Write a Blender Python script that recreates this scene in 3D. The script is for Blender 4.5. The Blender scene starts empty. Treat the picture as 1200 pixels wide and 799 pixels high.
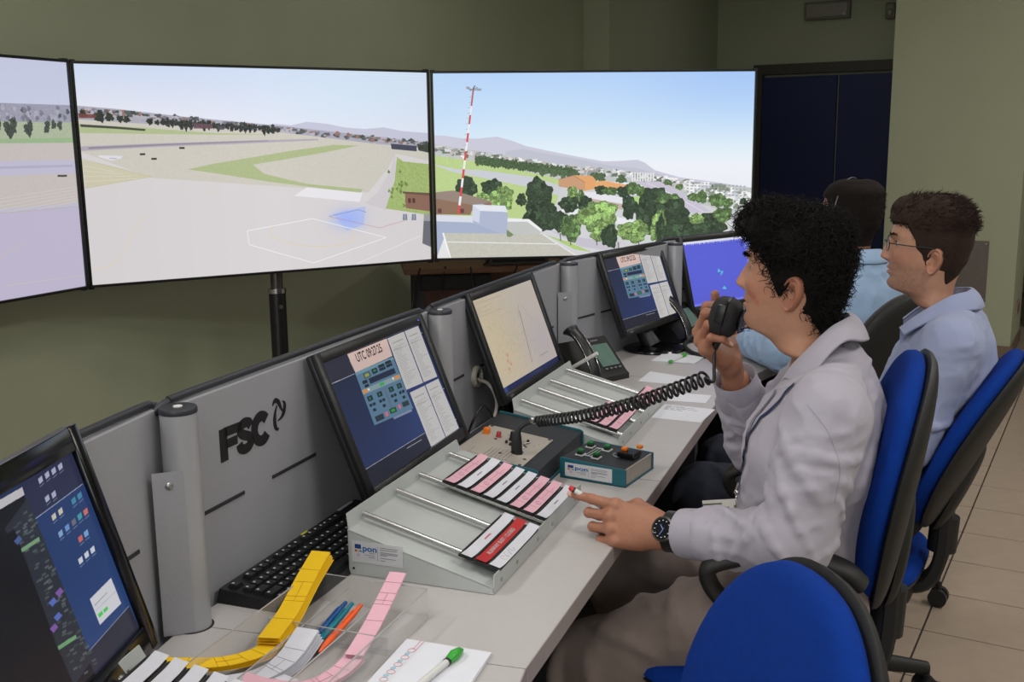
import bpy, bmesh, math, random
import numpy as np
from mathutils import Matrix, Vector, Quaternion
random.seed(7); RNG = np.random.default_rng(7)
SC = bpy.context.scene
COL = SC.collection
PI = math.pi
R = math.radians

# ------------------------------------------------------------------ camera
cam_d = bpy.data.cameras.new('camera'); cam = bpy.data.objects.new('camera', cam_d); COL.objects.link(cam)
cam_d.sensor_fit = 'HORIZONTAL'; cam_d.sensor_width = 36.0; cam_d.lens = 36.0 * 1234.64 / 1200.0
cam_d.clip_start = 0.02; cam_d.clip_end = 60
cam.matrix_world = Matrix.Translation((0, 0, 1.4373)) @ Matrix.Rotation(R(90 - 10.8068), 4, 'X') @ Matrix.Rotation(R(-0.6594), 4, 'Z')
SC.camera = cam
# ------------------------------------------------------------------ world, exposure
w = bpy.data.worlds.new('world'); SC.world = w; w.use_nodes = True
w.node_tree.nodes['Background'].inputs[0].default_value = (0.9, 0.95, 1.0, 1)
w.node_tree.nodes['Background'].inputs[1].default_value = 0.02
SC.view_settings.view_transform = 'Standard'; SC.view_settings.look = 'None'
SC.view_settings.gamma = 1.0; SC.view_settings.use_curve_mapping = False
SC.view_settings.exposure = 0.0
# ------------------------------------------------------------------ ceiling light: power of each fitting (built further down), in W
LAMP_POWER = {'desk': 10.0, 'near': 31.0, 'right': 26.0, 'left': 34.0, 'far': 3.0, 'back': 2.0, 'window': 30.0}
LAMP_COLOR = (1.0, 0.98, 0.96)

# ------------------------------------------------------------------ helpers
def rgb(r, g, b):
    f = lambda c: (c / 255 / 12.92) if c / 255 <= 0.04045 else ((c / 255 + 0.055) / 1.055) ** 2.4
    return (f(r), f(g), f(b), 1.0)
def T(x, y, z): return Matrix.Translation((x, y, z))
def RZ(a): return Matrix.Rotation(a, 4, 'Z')
def RX(a): return Matrix.Rotation(a, 4, 'X')
def RY(a): return Matrix.Rotation(a, 4, 'Y')
def frame(o, x, y, z=None):
    x = Vector(x).normalized(); y = Vector(y); y = (y - x * y.dot(x)).normalized(); z = x.cross(y)
    return Matrix(((x.x, y.x, z.x, o[0]), (x.y, y.y, z.y, o[1]), (x.z, y.z, z.z, o[2]), (0, 0, 0, 1)))
# console frame: x along the console away from the camera, y from the operators towards the screens, z up, origin at the near post
TH = R(69.6)
DESK = T(-0.474, 1.448, 0) @ RZ(TH)
def D(x, y, z): return DESK @ Vector((x, y, z))
# room frame: x = u along the left wall, y = -v (to the left), z up
ROOM = RZ(R(60.05))

MATS = {}
def mat(name, col, rough=0.5, metal=0.0, var=0.06, scale=40.0, bump=0.0, bscale=300.0, emit=0.0, spec=0.5, coat=0.0, trans=0.0, alpha=1.0, sheen=0.0, attr=False, sss=0.0, wr=0.0):
    if name in MATS: return MATS[name]
    m = bpy.data.materials.new(name); m.use_nodes = True; nt = m.node_tree; b = nt.nodes['Principled BSDF']
    N = nt.nodes.new; L = nt.links.new
    b.inputs['Roughness'].default_value = rough; b.inputs['Metallic'].default_value = metal
    b.inputs['Specular IOR Level'].default_value = spec
    if coat: b.inputs['Coat Weight'].default_value = coat; b.inputs['Coat Roughness'].default_value = 0.05
    if sheen: b.inputs['Sheen Weight'].default_value = sheen; b.inputs['Sheen Roughness'].default_value = 0.5
    if trans: b.inputs['Transmission Weight'].default_value = trans; b.inputs['IOR'].default_value = 1.45
    if sss:
        b.inputs['Subsurface Weight'].default_value = sss; b.inputs['Subsurface Radius'].default_value = (1, 0.35, 0.2); b.inputs['Subsurface Scale'].default_value = 0.006
    b.inputs['Alpha'].default_value = alpha
    tc = N('ShaderNodeTexCoord')
    if attr:
        src = N('ShaderNodeVertexColor'); src.layer_name = 'Col'; colout = src.outputs['Color']
    else:
        src = N('ShaderNodeRGB'); src.outputs[0].default_value = col; colout = src.outputs[0]
    if var:
        nz = N('ShaderNodeTexNoise'); nz.inputs['Scale'].default_value = scale; nz.inputs['Detail'].default_value = 4
        L(tc.outputs['Object'], nz.inputs['Vector'])
        mr = N('ShaderNodeMapRange'); mr.inputs['From Min'].default_value = 0.3; mr.inputs['From Max'].default_value = 0.7
        mr.inputs['To Min'].default_value = 1 - var; mr.inputs['To Max'].default_value = 1 + var
        L(nz.outputs['Fac'], mr.inputs['Value'])
        mx = N('ShaderNodeVectorMath'); mx.operation = 'SCALE'
        L(colout, mx.inputs[0]); L(mr.outputs['Result'], mx.inputs['Scale']); colout = mx.outputs[0]
    L(colout, b.inputs['Base Color'])
    if emit:
        L(colout, b.inputs['Emission Color']); b.inputs['Emission Strength'].default_value = emit
    if bump:
        n2 = N('ShaderNodeTexNoise'); n2.inputs['Scale'].default_value = bscale; n2.inputs['Detail'].default_value = 3
        L(tc.outputs['Object'], n2.inputs['Vector'])
        bp = N('ShaderNodeBump'); bp.inputs['Strength'].default_value = bump; bp.inputs['Distance'].default_value = 0.002
        L(n2.outputs['Fac'], bp.inputs['Height'])
        if wr:   # soft cloth wrinkles
            n3 = N('ShaderNodeTexNoise'); n3.noise_type = 'RIDGED_MULTIFRACTAL'; n3.inputs['Scale'].default_value = 11; n3.inputs['Detail'].default_value = 2.5; n3.inputs['Distortion'].default_value = 0.8
            L(tc.outputs['Object'], n3.inputs['Vector']); b2 = N('ShaderNodeBump'); b2.inputs['Strength'].default_value = wr; b2.inputs['Distance'].default_value = 0.008
            L(n3.outputs['Fac'], b2.inputs['Height']); L(bp.outputs['Normal'], b2.inputs['Normal']); L(b2.outputs['Normal'], b.inputs['Normal'])
        else: L(bp.outputs['Normal'], b.inputs['Normal'])
    MATS[name] = m
    return m

class MB:
    """collects shapes for one mesh"""
    def __init__(s): s.v = []; s.f = []; s.mi = []; s.cur = 0
    def add(s, vs, fs, M=None):
        o = len(s.v)
        if M is not None: vs = [M @ Vector(p) for p in vs]
        s.v += [tuple(p) for p in vs]; s.f += [tuple(i + o for i in f) for f in fs]; s.mi += [s.cur] * len(fs)
        return s
    def box(s, c, d, M=None, bev=0.0):
        x, y, z = d[0] / 2, d[1] / 2, d[2] / 2
        if bev <= 0:
            vs = [(c[0] + a * x, c[1] + b * y, c[2] + e * z) for a in (-1, 1) for b in (-1, 1) for e in (-1, 1)]
            return s.add(vs, [(0, 1, 3, 2), (4, 6, 7, 5), (0, 4, 5, 1), (2, 3, 7, 6), (0, 2, 6, 4), (1, 5, 7, 3)], M)
        bm = bmesh.new(); bmesh.ops.create_cube(bm, size=1.0)
        for v in bm.verts: v.co = Vector((v.co.x * d[0], v.co.y * d[1], v.co.z * d[2]))
        bmesh.ops.bevel(bm, geom=bm.edges[:], offset=min(bev, min(d) * 0.49), segments=2, affect='EDGES', profile=0.5)
        bm.verts.index_update()
        vs = [v.co + Vector(c) for v in bm.verts]; fs = [[v.index for v in f.verts] for f in bm.faces]; bm.free()
        return s.add(vs, fs, M)
    def prism(s, poly, h0, h1, M=None):
        """polygon in xy (counter-clockwise) extruded from z=h0 to h1"""
        n = len(poly)
        vs = [(p[0], p[1], h0) for p in poly] + [(p[0], p[1], h1) for p in poly]
        fs = [tuple(range(n - 1, -1, -1)), tuple(range(n, 2 * n))] + [(i, (i + 1) % n, n + (i + 1) % n, n + i) for i in range(n)]
        return s.add(vs, fs, M)
    def tube(s, pts, r, n=10, cap=True, M=None, closed=False):
        pts = [Vector(p) for p in pts]; m = len(pts)
        rs = r if isinstance(r, (list, tuple)) else [r] * m
        vs = []; prev = None
        for i, p in enumerate(pts):
            if closed: t = (pts[(i + 1) % m] - pts[i - 1])
            else: t = pts[min(i + 1, m - 1)] - pts[max(i - 1, 0)]
            t = t.normalized() if t.length > 1e-9 else Vector((0, 0, 1))
            if prev is None:
                a = Vector((0, 0, 1)) if abs(t.z) < 0.9 else Vector((1, 0, 0))
                u = t.cross(a).normalized()
            else:
                u = prev - t * prev.dot(t); u = u.normalized() if u.length > 1e-6 else t.orthogonal().normalized()
            prev = u; w_ = t.cross(u)
            for k in range(n):
                a = 2 * PI * k / n
                vs.append(p + (u * math.cos(a) + w_ * math.sin(a)) * rs[i])
        fs = []
        for i in range(m if closed else m - 1):
            j = (i + 1) % m
            for k in range(n): fs.append((i * n + k, i * n + (k + 1) % n, j * n + (k + 1) % n, j * n + k))
        if cap and not closed: fs += [tuple(range(n - 1, -1, -1)), tuple(range((m - 1) * n, m * n))]
        return s.add(vs, fs, M)
    def cyl(s, p0, p1, r, n=20, r1=None, M=None): return s.tube([p0, p1], [r, r if r1 is None else r1], n, True, M)
    def lathe(s, prof, n=32, M=None):
        vs = []
        for (r, z) in prof: vs += [(r * math.cos(2 * PI * k / n), r * math.sin(2 * PI * k / n), z) for k in range(n)]
        fs = []
        for i in range(len(prof) - 1):
            for k in range(n): fs.append((i * n + k, i * n + (k + 1) % n, (i + 1) * n + (k + 1) % n, (i + 1) * n + k))
        fs += [tuple(range(n - 1, -1, -1)), tuple(range((len(prof) - 1) * n, len(prof) * n))]
        return s.add(vs, fs, M)
    def ball(s, c, r, n=12, M=None):
        rx, ry, rz = r if isinstance(r, (tuple, list)) else (r, r, r)
        vs = [(c[0], c[1], c[2] - rz)]
        for i in range(1, n):
            p = PI * i / n - PI / 2
            for k in range(2 * n):
                a = PI * k / n; vs.append((c[0] + rx * math.cos(p) * math.cos(a), c[1] + ry * math.cos(p) * math.sin(a), c[2] + rz * math.sin(p)))
        vs.append((c[0], c[1], c[2] + rz)); m = 2 * n; fs = []
        for k in range(m): fs.append((0, 1 + (k + 1) % m, 1 + k))
        for i in range(n - 2):
            for k in range(m): a = 1 + i * m; fs.append((a + k, a + (k + 1) % m, a + m + (k + 1) % m, a + m + k))
        a = 1 + (n - 2) * m
        for k in range(m): fs.append((a + k, a + (k + 1) % m, len(vs) - 1))
        return s.add(vs, fs, M)
    def grid(s, rows, M=None, closed=False):
        """rows: list of equally long point lists"""
        n = len(rows[0]); vs = [p for r_ in rows for p in r_]; fs = []
        for i in range(len(rows) - 1):
            for k in range(n if closed else n - 1):
                fs.append((i * n + k, i * n + (k + 1) % n, (i + 1) * n + (k + 1) % n, (i + 1) * n + k))
        return s.add(vs, fs, M)
    def mesh(s, name, mats, smooth=None, fix=True, cols=None):
        me = bpy.data.meshes.new(name); me.from_pydata(s.v, [], s.f)
        for m in (mats if isinstance(mats, (list, tuple)) else [mats]): me.materials.append(m)
        if any(s.mi): me.polygons.foreach_set('material_index', s.mi)
        if fix:
            bm = bmesh.new(); bm.from_mesh(me); bmesh.ops.recalc_face_normals(bm, faces=bm.faces[:]); bm.to_mesh(me); bm.free()
        if smooth is not None: shade(me, smooth)
        if cols is not None: set_cols(me, cols)
        me.update(); return me
    def build(s, name, mats, parent=None, smooth=None, M=None, fix=True, cols=None):
        return link(name, s.mesh(name, mats, smooth, fix, cols), parent, M)
def set_cols(me, cols):
    ca = me.color_attributes.new('Col', 'FLOAT_COLOR', 'POINT')
    c = np.ones((len(me.vertices), 4), 'f'); c[:, :3] = cols
    ca.data.foreach_set('color', c.ravel())
def shade(me, ang):
    me.polygons.foreach_set('use_smooth', [True] * len(me.polygons))
    if ang < 180:
        bm = bmesh.new(); bm.from_mesh(me); lim = R(ang)
        for e in bm.edges:
            if len(e.link_faces) == 2 and e.calc_face_angle(0) > lim: e.smooth = False
        bm.to_mesh(me); bm.free()
def link(name, data, parent=None, M=None):
    o = bpy.data.objects.new(name, data); COL.objects.link(o)
    if parent is not None: o.parent = parent
    if M is not None: o.matrix_local = M
    return o
def tag(o, label=None, cat=None, group=None, kind=None):
    if label: o['label'] = label
    if cat: o['category'] = cat
    if group: o['group'] = group
    if kind: o['kind'] = kind
    return o
def thing(name, M, label, cat, group=None):
    o = bpy.data.objects.new(name, None); COL.objects.link(o); o.matrix_world = M; o.empty_display_size = 0.05
    return tag(o, label, cat, group)
def copy_thing(root, M, label, group=None):
    r = root.copy(); COL.objects.link(r); r.matrix_world = M; r['label'] = label
    if group: r['group'] = group
    for ch in kids(root):
        c = ch.copy(); COL.objects.link(c); c.parent = r; c.matrix_local = ch.matrix_local
        for g in kids(ch):
            d = g.copy(); COL.objects.link(d); d.parent = c; d.matrix_local = g.matrix_local
    return r
KIDS = {}
def kids(o): return [c for c in COL.objects if c.parent == o]
def catmull(pts, n):
    """smooth polyline through pts, n samples per span"""
    P = [np.array(p, float) for p in pts]; P = [2 * P[0] - P[1]] + P + [2 * P[-1] - P[-2]]; out = []
    for i in range(1, len(P) - 2):
        for k in range(n):
            t = k / n; a, b, c, d = P[i - 1], P[i], P[i + 1], P[i + 2]
            out.append(0.5 * (2 * b + (c - a) * t + (2 * a - 5 * b + 4 * c - d) * t * t + (3 * b - a - 3 * c + d) * t ** 3))
    out.append(P[-2]); return [tuple(p) for p in out]
def text_mesh(body, size, bold=0.0, align='CENTER', depth=0.0):
    cu = bpy.data.curves.new('text', 'FONT'); cu.body = body; cu.size = size; cu.align_x = align; cu.align_y = 'CENTER'
    cu.offset = bold; cu.extrude = depth; cu.resolution_u = 3
    o = bpy.data.objects.new('text_source', cu); COL.objects.link(o)
    dg = bpy.context.evaluated_depsgraph_get(); me = bpy.data.meshes.new_from_object(o.evaluated_get(dg))
    bpy.data.objects.remove(o); bpy.data.curves.remove(cu); me.materials.clear()
    return me
def text(name, body, size, m, parent, M, bold=0.0, sx=1.0, align='CENTER', depth=0.0):
    me = text_mesh(body, size, bold, align, depth); me.materials.append(m)
    if sx != 1.0: me.transform(Matrix.Diagonal((sx, 1, 1, 1)))
    return link(name, me, parent, M)

# ------------------------------------------------------------------ painter for what the screens show
class Paint:
    def __init__(s, w_, h_, col=(0, 0, 0)):
        s.w = w_; s.h = h_; s.a = np.zeros((h_, w_, 3), 'f'); s.a[:] = np.array(col) / 255.0
        s.X, s.Y = np.meshgrid((np.arange(w_) + 0.5) / w_, (np.arange(h_) + 0.5) / h_)
    def vgrad(s, stops):
        ys = [p[0] for p in stops]
        for c in range(3): s.a[..., c] = np.interp(s.Y, ys, [p[1][c] / 255 for p in stops])
    def mask(s, poly):
        """soft coverage of a polygon in uv"""
        P = np.array(poly, float); x0, y0 = P.min(0); x1, y1 = P.max(0)
        i0, i1 = max(0, int(y0 * s.h) - 1), min(s.h, int(y1 * s.h) + 2); j0, j1 = max(0, int(x0 * s.w) - 1), min(s.w, int(x1 * s.w) + 2)
        if i1 <= i0 or j1 <= j0: return None
        acc = np.zeros((i1 - i0, j1 - j0), 'f')
        for dx in (-0.25, 0.25):
            for dy in (-0.25, 0.25):
                X = s.X[i0:i1, j0:j1] + dx / s.w; Y = s.Y[i0:i1, j0:j1] + dy / s.h; ins = np.zeros(X.shape, bool)
                for k in range(len(P)):
                    (ax, ay), (bx, by) = P[k - 1], P[k]
                    if ay == by: continue
                    c = ((ay > Y) != (by > Y)) & (X < (bx - ax) * (Y - ay) / (by - ay) + ax); ins ^= c
                acc += ins * 0.25
        return acc, (i0, i1, j0, j1)
    def poly(s, poly, col, al=1.0, noise=0.0, ns=3):
        m = s.mask(poly)
        if m is None: return
        m, (i0, i1, j0, j1) = m; m = (m * al)[..., None]; c = np.array(col, 'f') / 255
        if noise:
            noise = noise * (0.35 if noise < 0.5 else 1.0); k = RNG.random(((i1 - i0) // ns + 2, (j1 - j0) // ns + 2)); k = np.kron(k, np.ones((ns, ns)))[: i1 - i0, : j1 - j0]
            c = c * (1 + noise * (k - 0.5))[..., None]
        s.a[i0:i1, j0:j1] = s.a[i0:i1, j0:j1] * (1 - m) + np.clip(c, 0, 1) * m
    def rect(s, x0, y0, x1, y1, col, al=1.0, noise=0.0, ns=3): s.poly([(x0, y0), (x1, y0), (x1, y1), (x0, y1)], col, al, noise, ns)
    def line(s, pts, wd, col, al=1.0):
        for p, q in zip(pts[:-1], pts[1:]):
            dx, dy = (q[0] - p[0]) * s.w, (q[1] - p[1]) * s.h; L_ = math.hypot(dx, dy) or 1
            nx, ny = -dy / L_ * wd / 2 / s.w, dx / L_ * wd / 2 / s.h
            s.poly([(p[0] + nx, p[1] + ny), (q[0] + nx, q[1] + ny), (q[0] - nx, q[1] - ny), (p[0] - nx, p[1] - ny)], col, al)
    def blob(s, x, y, rx, ry, col, rough=0.25, noise=0.0, al=1.0, n=22, ns=3):
        ph = RNG.random(6) * 6.3
        P = []
        for k in range(n):
            a = 2 * PI * k / n; r_ = 1 + rough * (0.5 * math.sin(3 * a + ph[0]) + 0.4 * math.sin(5 * a + ph[1]) + 0.5 * math.sin(9 * a + ph[2]))
            P.append((x + rx * r_ * math.cos(a), y + ry * r_ * math.sin(a)))
        s.poly(P, col, al, noise, ns)
    def soft(s, x, y, rx, ry, col, al):
        g = np.exp(-(((s.X - x) / rx) ** 2 + ((s.Y - y) / ry) ** 2))[..., None] * al
        s.a = s.a * (1 - g) + np.array(col, 'f') / 255 * g
    def image(s, name):
        im = bpy.data.images.new(name, s.w, s.h); px = np.ones((s.h, s.w, 4), 'f'); px[..., :3] = np.clip(s.a[::-1], 0, 1)
        im.pixels.foreach_set(px.ravel()); im.update(); im.pack(); return im
def screen_mat(name, paint, strength=1.0, rough=0.25):
    m = bpy.data.materials.new(name); m.use_nodes = True; nt = m.node_tree; b = nt.nodes['Principled BSDF']
    t = nt.nodes.new('ShaderNodeTexImage'); t.image = paint.image(name); t.extension = 'EXTEND'
    uv = nt.nodes.new('ShaderNodeTexCoord'); nt.links.new(uv.outputs['UV'], t.inputs['Vector'])
    nt.links.new(t.outputs['Color'], b.inputs['Emission Color']); b.inputs['Emission Strength'].default_value = strength
    b.inputs['Base Color'].default_value = (0.01, 0.01, 0.012, 1); b.inputs['Roughness'].default_value = rough; b.inputs['Specular IOR Level'].default_value = 0.3
    return m
def screen_quad(name, w_, h_, m, parent, M):
    """plane in local xz, centred in x, from z=0 up, facing -y, with uv"""
    me = bpy.data.meshes.new(name); me.from_pydata([(-w_ / 2, 0, 0), (w_ / 2, 0, 0), (w_ / 2, 0, h_), (-w_ / 2, 0, h_)], [], [(0, 1, 2, 3)])
    uvl = me.uv_layers.new(name='UVMap')
    for i, c in enumerate([(0, 0), (1, 0), (1, 1), (0, 1)]): uvl.data[i].uv = c
    me.materials.append(m); me.update()
    return link(name, me, parent, M)
# ================================================================== the room
WALL = mat('wall_paint', rgb(167, 171, 145), 0.85, var=0.03, scale=3, bump=0.15, bscale=120)
CEILM = mat('ceiling_paint', rgb(225, 224, 216), 0.9, var=0.02)
TILE = mat('floor_tile', rgb(166, 148, 132), 0.32, var=0.05, scale=14, bump=0.02)
GROUT = mat('grout', rgb(92, 84, 76), 0.9, var=0.1)
SKIRT = mat('skirting_tile', rgb(120, 98, 82), 0.5, var=0.08)
BLACK = mat('black_plastic', rgb(22, 22, 23), 0.38, var=0.05)
GLOSSBLACK = mat('gloss_black', rgb(12, 12, 13), 0.16, var=0.02)
MATTEBLACK = mat('matte_black', rgb(26, 26, 27), 0.7, var=0.08, bump=0.1)
CHROME = mat('chrome', rgb(205, 205, 208), 0.18, metal=1.0, var=0.02)
STEEL = mat('brushed_steel', rgb(150, 145, 140), 0.4, metal=0.7, var=0.05)
WHITE = mat('white_plastic', rgb(205, 204, 200), 0.45, var=0.02)
PAPER = mat('paper', rgb(214, 215, 222), 0.8, var=0.02)
INK = mat('ink', rgb(60, 60, 74), 0.8, var=0.0)
SCREWM = mat('screw_metal', rgb(170, 170, 168), 0.3, metal=1.0, var=0.05)

def roombox(name, x0, x1, y0, y1, z0, z1, m, kind='structure', parent=None):
    o = MB().box(((x0 + x1) / 2, (y0 + y1) / 2, (z0 + z1) / 2), (x1 - x0, y1 - y0, z1 - z0)).build(name, m, parent, M=ROOM if parent is None else None)
    if kind: o['kind'] = kind
    return o
CEIL_Z = 3.05
# floor slab carries on the tile grid as a material where single tiles are hidden or too far away
fm = bpy.data.materials.new('floor_slab'); fm.use_nodes = True; nt = fm.node_tree; b = nt.nodes['Principled BSDF']
tc = nt.nodes.new('ShaderNodeTexCoord'); mp = nt.nodes.new('ShaderNodeMapping'); br = nt.nodes.new('ShaderNodeTexBrick')
mp.inputs['Location'].default_value = (-6.102 + 0.2988 * 30, -0.405 + 0.2988 * 30, 0)
br.offset = 0; br.inputs['Scale'].default_value = 1; br.inputs['Brick Width'].default_value = 0.2988; br.inputs['Row Height'].default_value = 0.2988
br.inputs['Mortar Size'].default_value = 0.004; br.inputs['Color1'].default_value = rgb(160, 145, 130); br.inputs['Color2'].default_value = rgb(157, 142, 128); br.inputs['Mortar'].default_value = rgb(50, 44, 40)
nt.links.new(tc.outputs['Object'], mp.inputs['Vector']); nt.links.new(mp.outputs['Vector'], br.inputs['Vector']); nt.links.new(br.outputs['Color'], b.inputs['Base Color'])
b.inputs['Roughness'].default_value = 0.4
floor = roombox('floor', -3.5, 10.774, -3.2, 3.963, -0.1, -0.0045, fm)
tile_me = MB().box((0, 0, 0), (0.2932, 0.2932, 0.006), bev=0.0012).mesh('tile', TILE)
n_t = 0
for i in range(-15, 9):
    for j in range(-5, 4):
        if j > 1 and i < -11: continue
        u_ = 6.102 + (i + 0.5) * 0.2988; l_ = 0.405 + (j + 0.5) * 0.2988
        if u_ > 7.40 and l_ > 0.40: continue
        if n_t < 295:
            link('tile', tile_me, floor, T(u_, l_, -0.003)); n_t += 1
roombox('ceiling', -3.5, 10.774, -3.2, 3.963, CEIL_Z, CEIL_Z + 0.1, CEILM)
roombox('wall_left', -3.5, 10.774, 3.963, 4.063, 0, CEIL_Z, WALL)
roombox('wall_back', 10.774, 10.874, -3.2, 4.063, 0, CEIL_Z, WALL)
roombox('wall_right', -3.5, 10.774, -3.3, -3.2, 0, CEIL_Z, WALL)
roombox('wall_near', -3.6, -3.5, -3.3, 4.063, 0, CEIL_Z, WALL)
roombox('wall_pillar', 8.122, 10.774, 3.732, 3.963, 0, CEIL_Z, WALL)
wc = roombox('wall_column', 7.438, 8.14, 0.549, 1.374, 0, CEIL_Z, WALL)
# skirting tiles round the column
sk = tag(link('baseboard_column', MB().box((7.433, 0.9615, 0.04), (0.010, 0.825, 0.078)).mesh('baseboard_column', GROUT), None, ROOM), kind='structure')
for k in range(3): MB().box((7.427, 0.549 + 0.149 + 0.2988 * k - 0.015, 0.041), (0.010, 0.294, 0.080), bev=0.001).build('tile', SKIRT, sk)
for k in range(3): MB().box((7.438 + 0.117 + 0.2345 * k, 0.544, 0.041), (0.230, 0.010, 0.080), bev=0.001).build('tile', SKIRT, sk)
# dark passage door behind the column
DKD = mat('dark_door', rgb(30, 26, 24), 0.6)
d2 = roombox('door_2', 8.75, 8.80, -1.6, 0.548, 0, 2.4, DKD)
roombox('wall_passage', 8.80, 8.90, -3.2, 0.549, 0, CEIL_Z, WALL)
# blue double door in the back wall
DBLUE = mat('door_blue', rgb(14, 30, 84), 0.5, var=0.05, scale=6)
DFRAME = mat('door_frame', rgb(62, 58, 48), 0.5)
DW0, DW1, DH = 1.60, 3.31, 2.146
d1 = tag(link('door_1', None if False else MB().box((10.745, (DW0 + DW1) / 2 + 0.43, DH / 2 - 0.06), (0.05, 0.80 - 0.02, DH - 0.13), bev=0.004).mesh('door_leaf', DBLUE), None, ROOM), kind='structure')
MB().box((10.745, (DW0 + DW1) / 2 - 0.35, DH / 2 - 0.06), (0.05, 0.74, DH - 0.13), bev=0.004).build('door_leaf', DBLUE, d1)
f = MB(); f.box((10.735, DW1 - 0.035, DH / 2), (0.09, 0.09, DH), bev=0.004); f.build('door_frame', DFRAME, d1)
f = MB(); f.box((10.735, DW0 + 0.045, DH / 2), (0.09, 0.09, DH), bev=0.004); f.build('door_frame', DFRAME, d1)
f = MB(); f.box((10.735, (DW0 + DW1) / 2, DH - 0.05), (0.088, DW1 - DW0 - 0.09, 0.10), bev=0.004); f.build('door_frame', DFRAME, d1)
f = MB(); f.tube([(10.69, 2.42, 1.0), (10.65, 2.42, 1.0), (10.65, 2.32, 1.0)], 0.01, 8); f.build('handle', STEEL, d1, smooth=40)

# wall fittings
t = thing('emergency_light', ROOM @ T(10.774, 2.62, 2.635), 'dim emergency light with a framed diffuser high above the dark blue door', 'emergency light')
MB().box((-0.03, 0, 0), (0.06, 0.44, 0.17), bev=0.01).build('housing', mat('fitting_grey', rgb(118, 112, 98), 0.5), t)
MB().box((-0.065, 0, 0.0), (0.02, 0.39, 0.125), bev=0.006).build('diffuser', mat('fitting_diffuser', rgb(142, 138, 126), 0.3), t)
MB().box((-0.07, -0.165, -0.045), (0.014, 0.016, 0.014), bev=0.002).build('test_lamp', WHITE, t)
t = thing('alarm_sensor', ROOM @ T(10.774, 2.03, 2.59), 'small grey alarm sensor high on the wall right of the emergency light', 'sensor')
MB().box((-0.035, 0, 0), (0.07, 0.09, 0.15), bev=0.015).build('housing', mat('fitting_grey', (0, 0, 0, 1)), t)
MB().ball((-0.07, 0, -0.02), (0.02, 0.03, 0.035), 8).build('lens', mat('fitting_diffuser', (0, 0, 0, 1)), t, smooth=180)
t = thing('wall_plate', ROOM @ T(7.438, 0.915, 0.56), 'square grey steel cover plate on the green column behind the man in glasses', 'cover plate')
MB().box((-0.006, 0, 0), (0.012, 0.40, 0.40), bev=0.004).build('plate', mat('plate_grey', rgb(108, 98, 92), 0.45, metal=0.2), t)
for a in (-1, 1):
    for c in (-1, 1): MB().cyl((-0.012, a * 0.183, c * 0.183), (-0.016, a * 0.183, c * 0.183), 0.006, 10).build('screw', SCREWM, t)
t = thing('wall_socket', ROOM @ T(7.438, 0.865, 0.27), 'pale wall socket low on the green column below the steel plate', 'socket')
MB().box((-0.007, 0, 0), (0.014, 0.09, 0.12), bev=0.003).build('plate', mat('socket_cream', rgb(176, 180, 150), 0.5), t)
for c in (-0.025, 0.025): MB().cyl((-0.014, 0, c), (-0.0155, 0, c), 0.016, 14).build('outlet', MATTEBLACK, t)
t = thing('wall_socket', ROOM @ T(7.74, 0.549, 0.295), 'double wall socket low on the narrow right side of the green column', 'socket')
MB().box((0, -0.006, 0), (0.20, 0.012, 0.09), bev=0.003).build('plate', mat('socket_red', rgb(150, 132, 112), 0.5), t)
for c in (-0.05, 0.05): MB().cyl((c, -0.012, 0), (c, -0.0135, 0), 0.022, 14).build('outlet', mat('outlet_red', rgb(120, 62, 52), 0.5), t)

# unseen window assumed behind the camera: glowing panes and area lamp add frontal light
WINM = mat('glow_pane', rgb(235, 242, 250), 0.2, var=0.0, emit=2.0)
wn = tag(link('window_1', MB().box((-3.49, -0.2, 1.62), (0.03, 3.4, 1.46), bev=0.004).mesh('window_frame', WHITE), None, ROOM), kind='structure')
for k in range(3): MB().box((-3.47, -0.2 + (k - 1) * 1.12, 1.62), (0.012, 1.04, 1.36)).build('pane', WINM, wn)
for k in range(4): MB().box((-3.462, -0.2 + (k - 1.5) * 1.12, 1.62), (0.03, 0.07, 1.44), bev=0.004).build('frame_bar', WHITE, wn)
ld = bpy.data.lights.new('window_lamp', 'AREA'); ld.shape = 'RECTANGLE'; ld.size = 1.36; ld.size_y = 3.2; ld.energy = LAMP_POWER['window']; ld.color = (0.93, 0.97, 1.0)
lo = bpy.data.objects.new('window_lamp', ld); COL.objects.link(lo); lo.matrix_world = ROOM @ T(-3.44, -0.2, 1.62) @ RY(R(-90))
# ceiling light fittings (above the frame, they light the room)
LAMPM = mat('lamp_tube', (1, 1, 1, 1), 0.4, var=0, emit=1.5)
def ceiling_lamp(u_, l_, key, label):
    t = thing('ceiling_light', ROOM @ T(u_, l_, CEIL_Z), label, 'ceiling light', 'ceiling light fittings')
    MB().box((0, 0, -0.03), (1.25, 0.32, 0.058), bev=0.004).build('housing', WHITE, t)
    for k in (-0.08, 0.08): MB().cyl((-0.58, k, -0.078), (0.58, k, -0.078), 0.013, 10).build('tube', LAMPM, t, smooth=40)
    for k in (-0.6, 0.6): MB().box((k, 0, -0.078), (0.02, 0.24, 0.04), bev=0.003).build('tube_holder', WHITE, t)
    ld = bpy.data.lights.new('fluorescent', 'AREA'); ld.shape = 'RECTANGLE'; ld.size = 1.2; ld.size_y = 0.28; ld.energy = LAMP_POWER[key]; ld.color = LAMP_COLOR
    lo = bpy.data.objects.new('fluorescent', ld); COL.objects.link(lo); lo.parent = t; lo.matrix_local = T(0, 0, -0.10)
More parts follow.
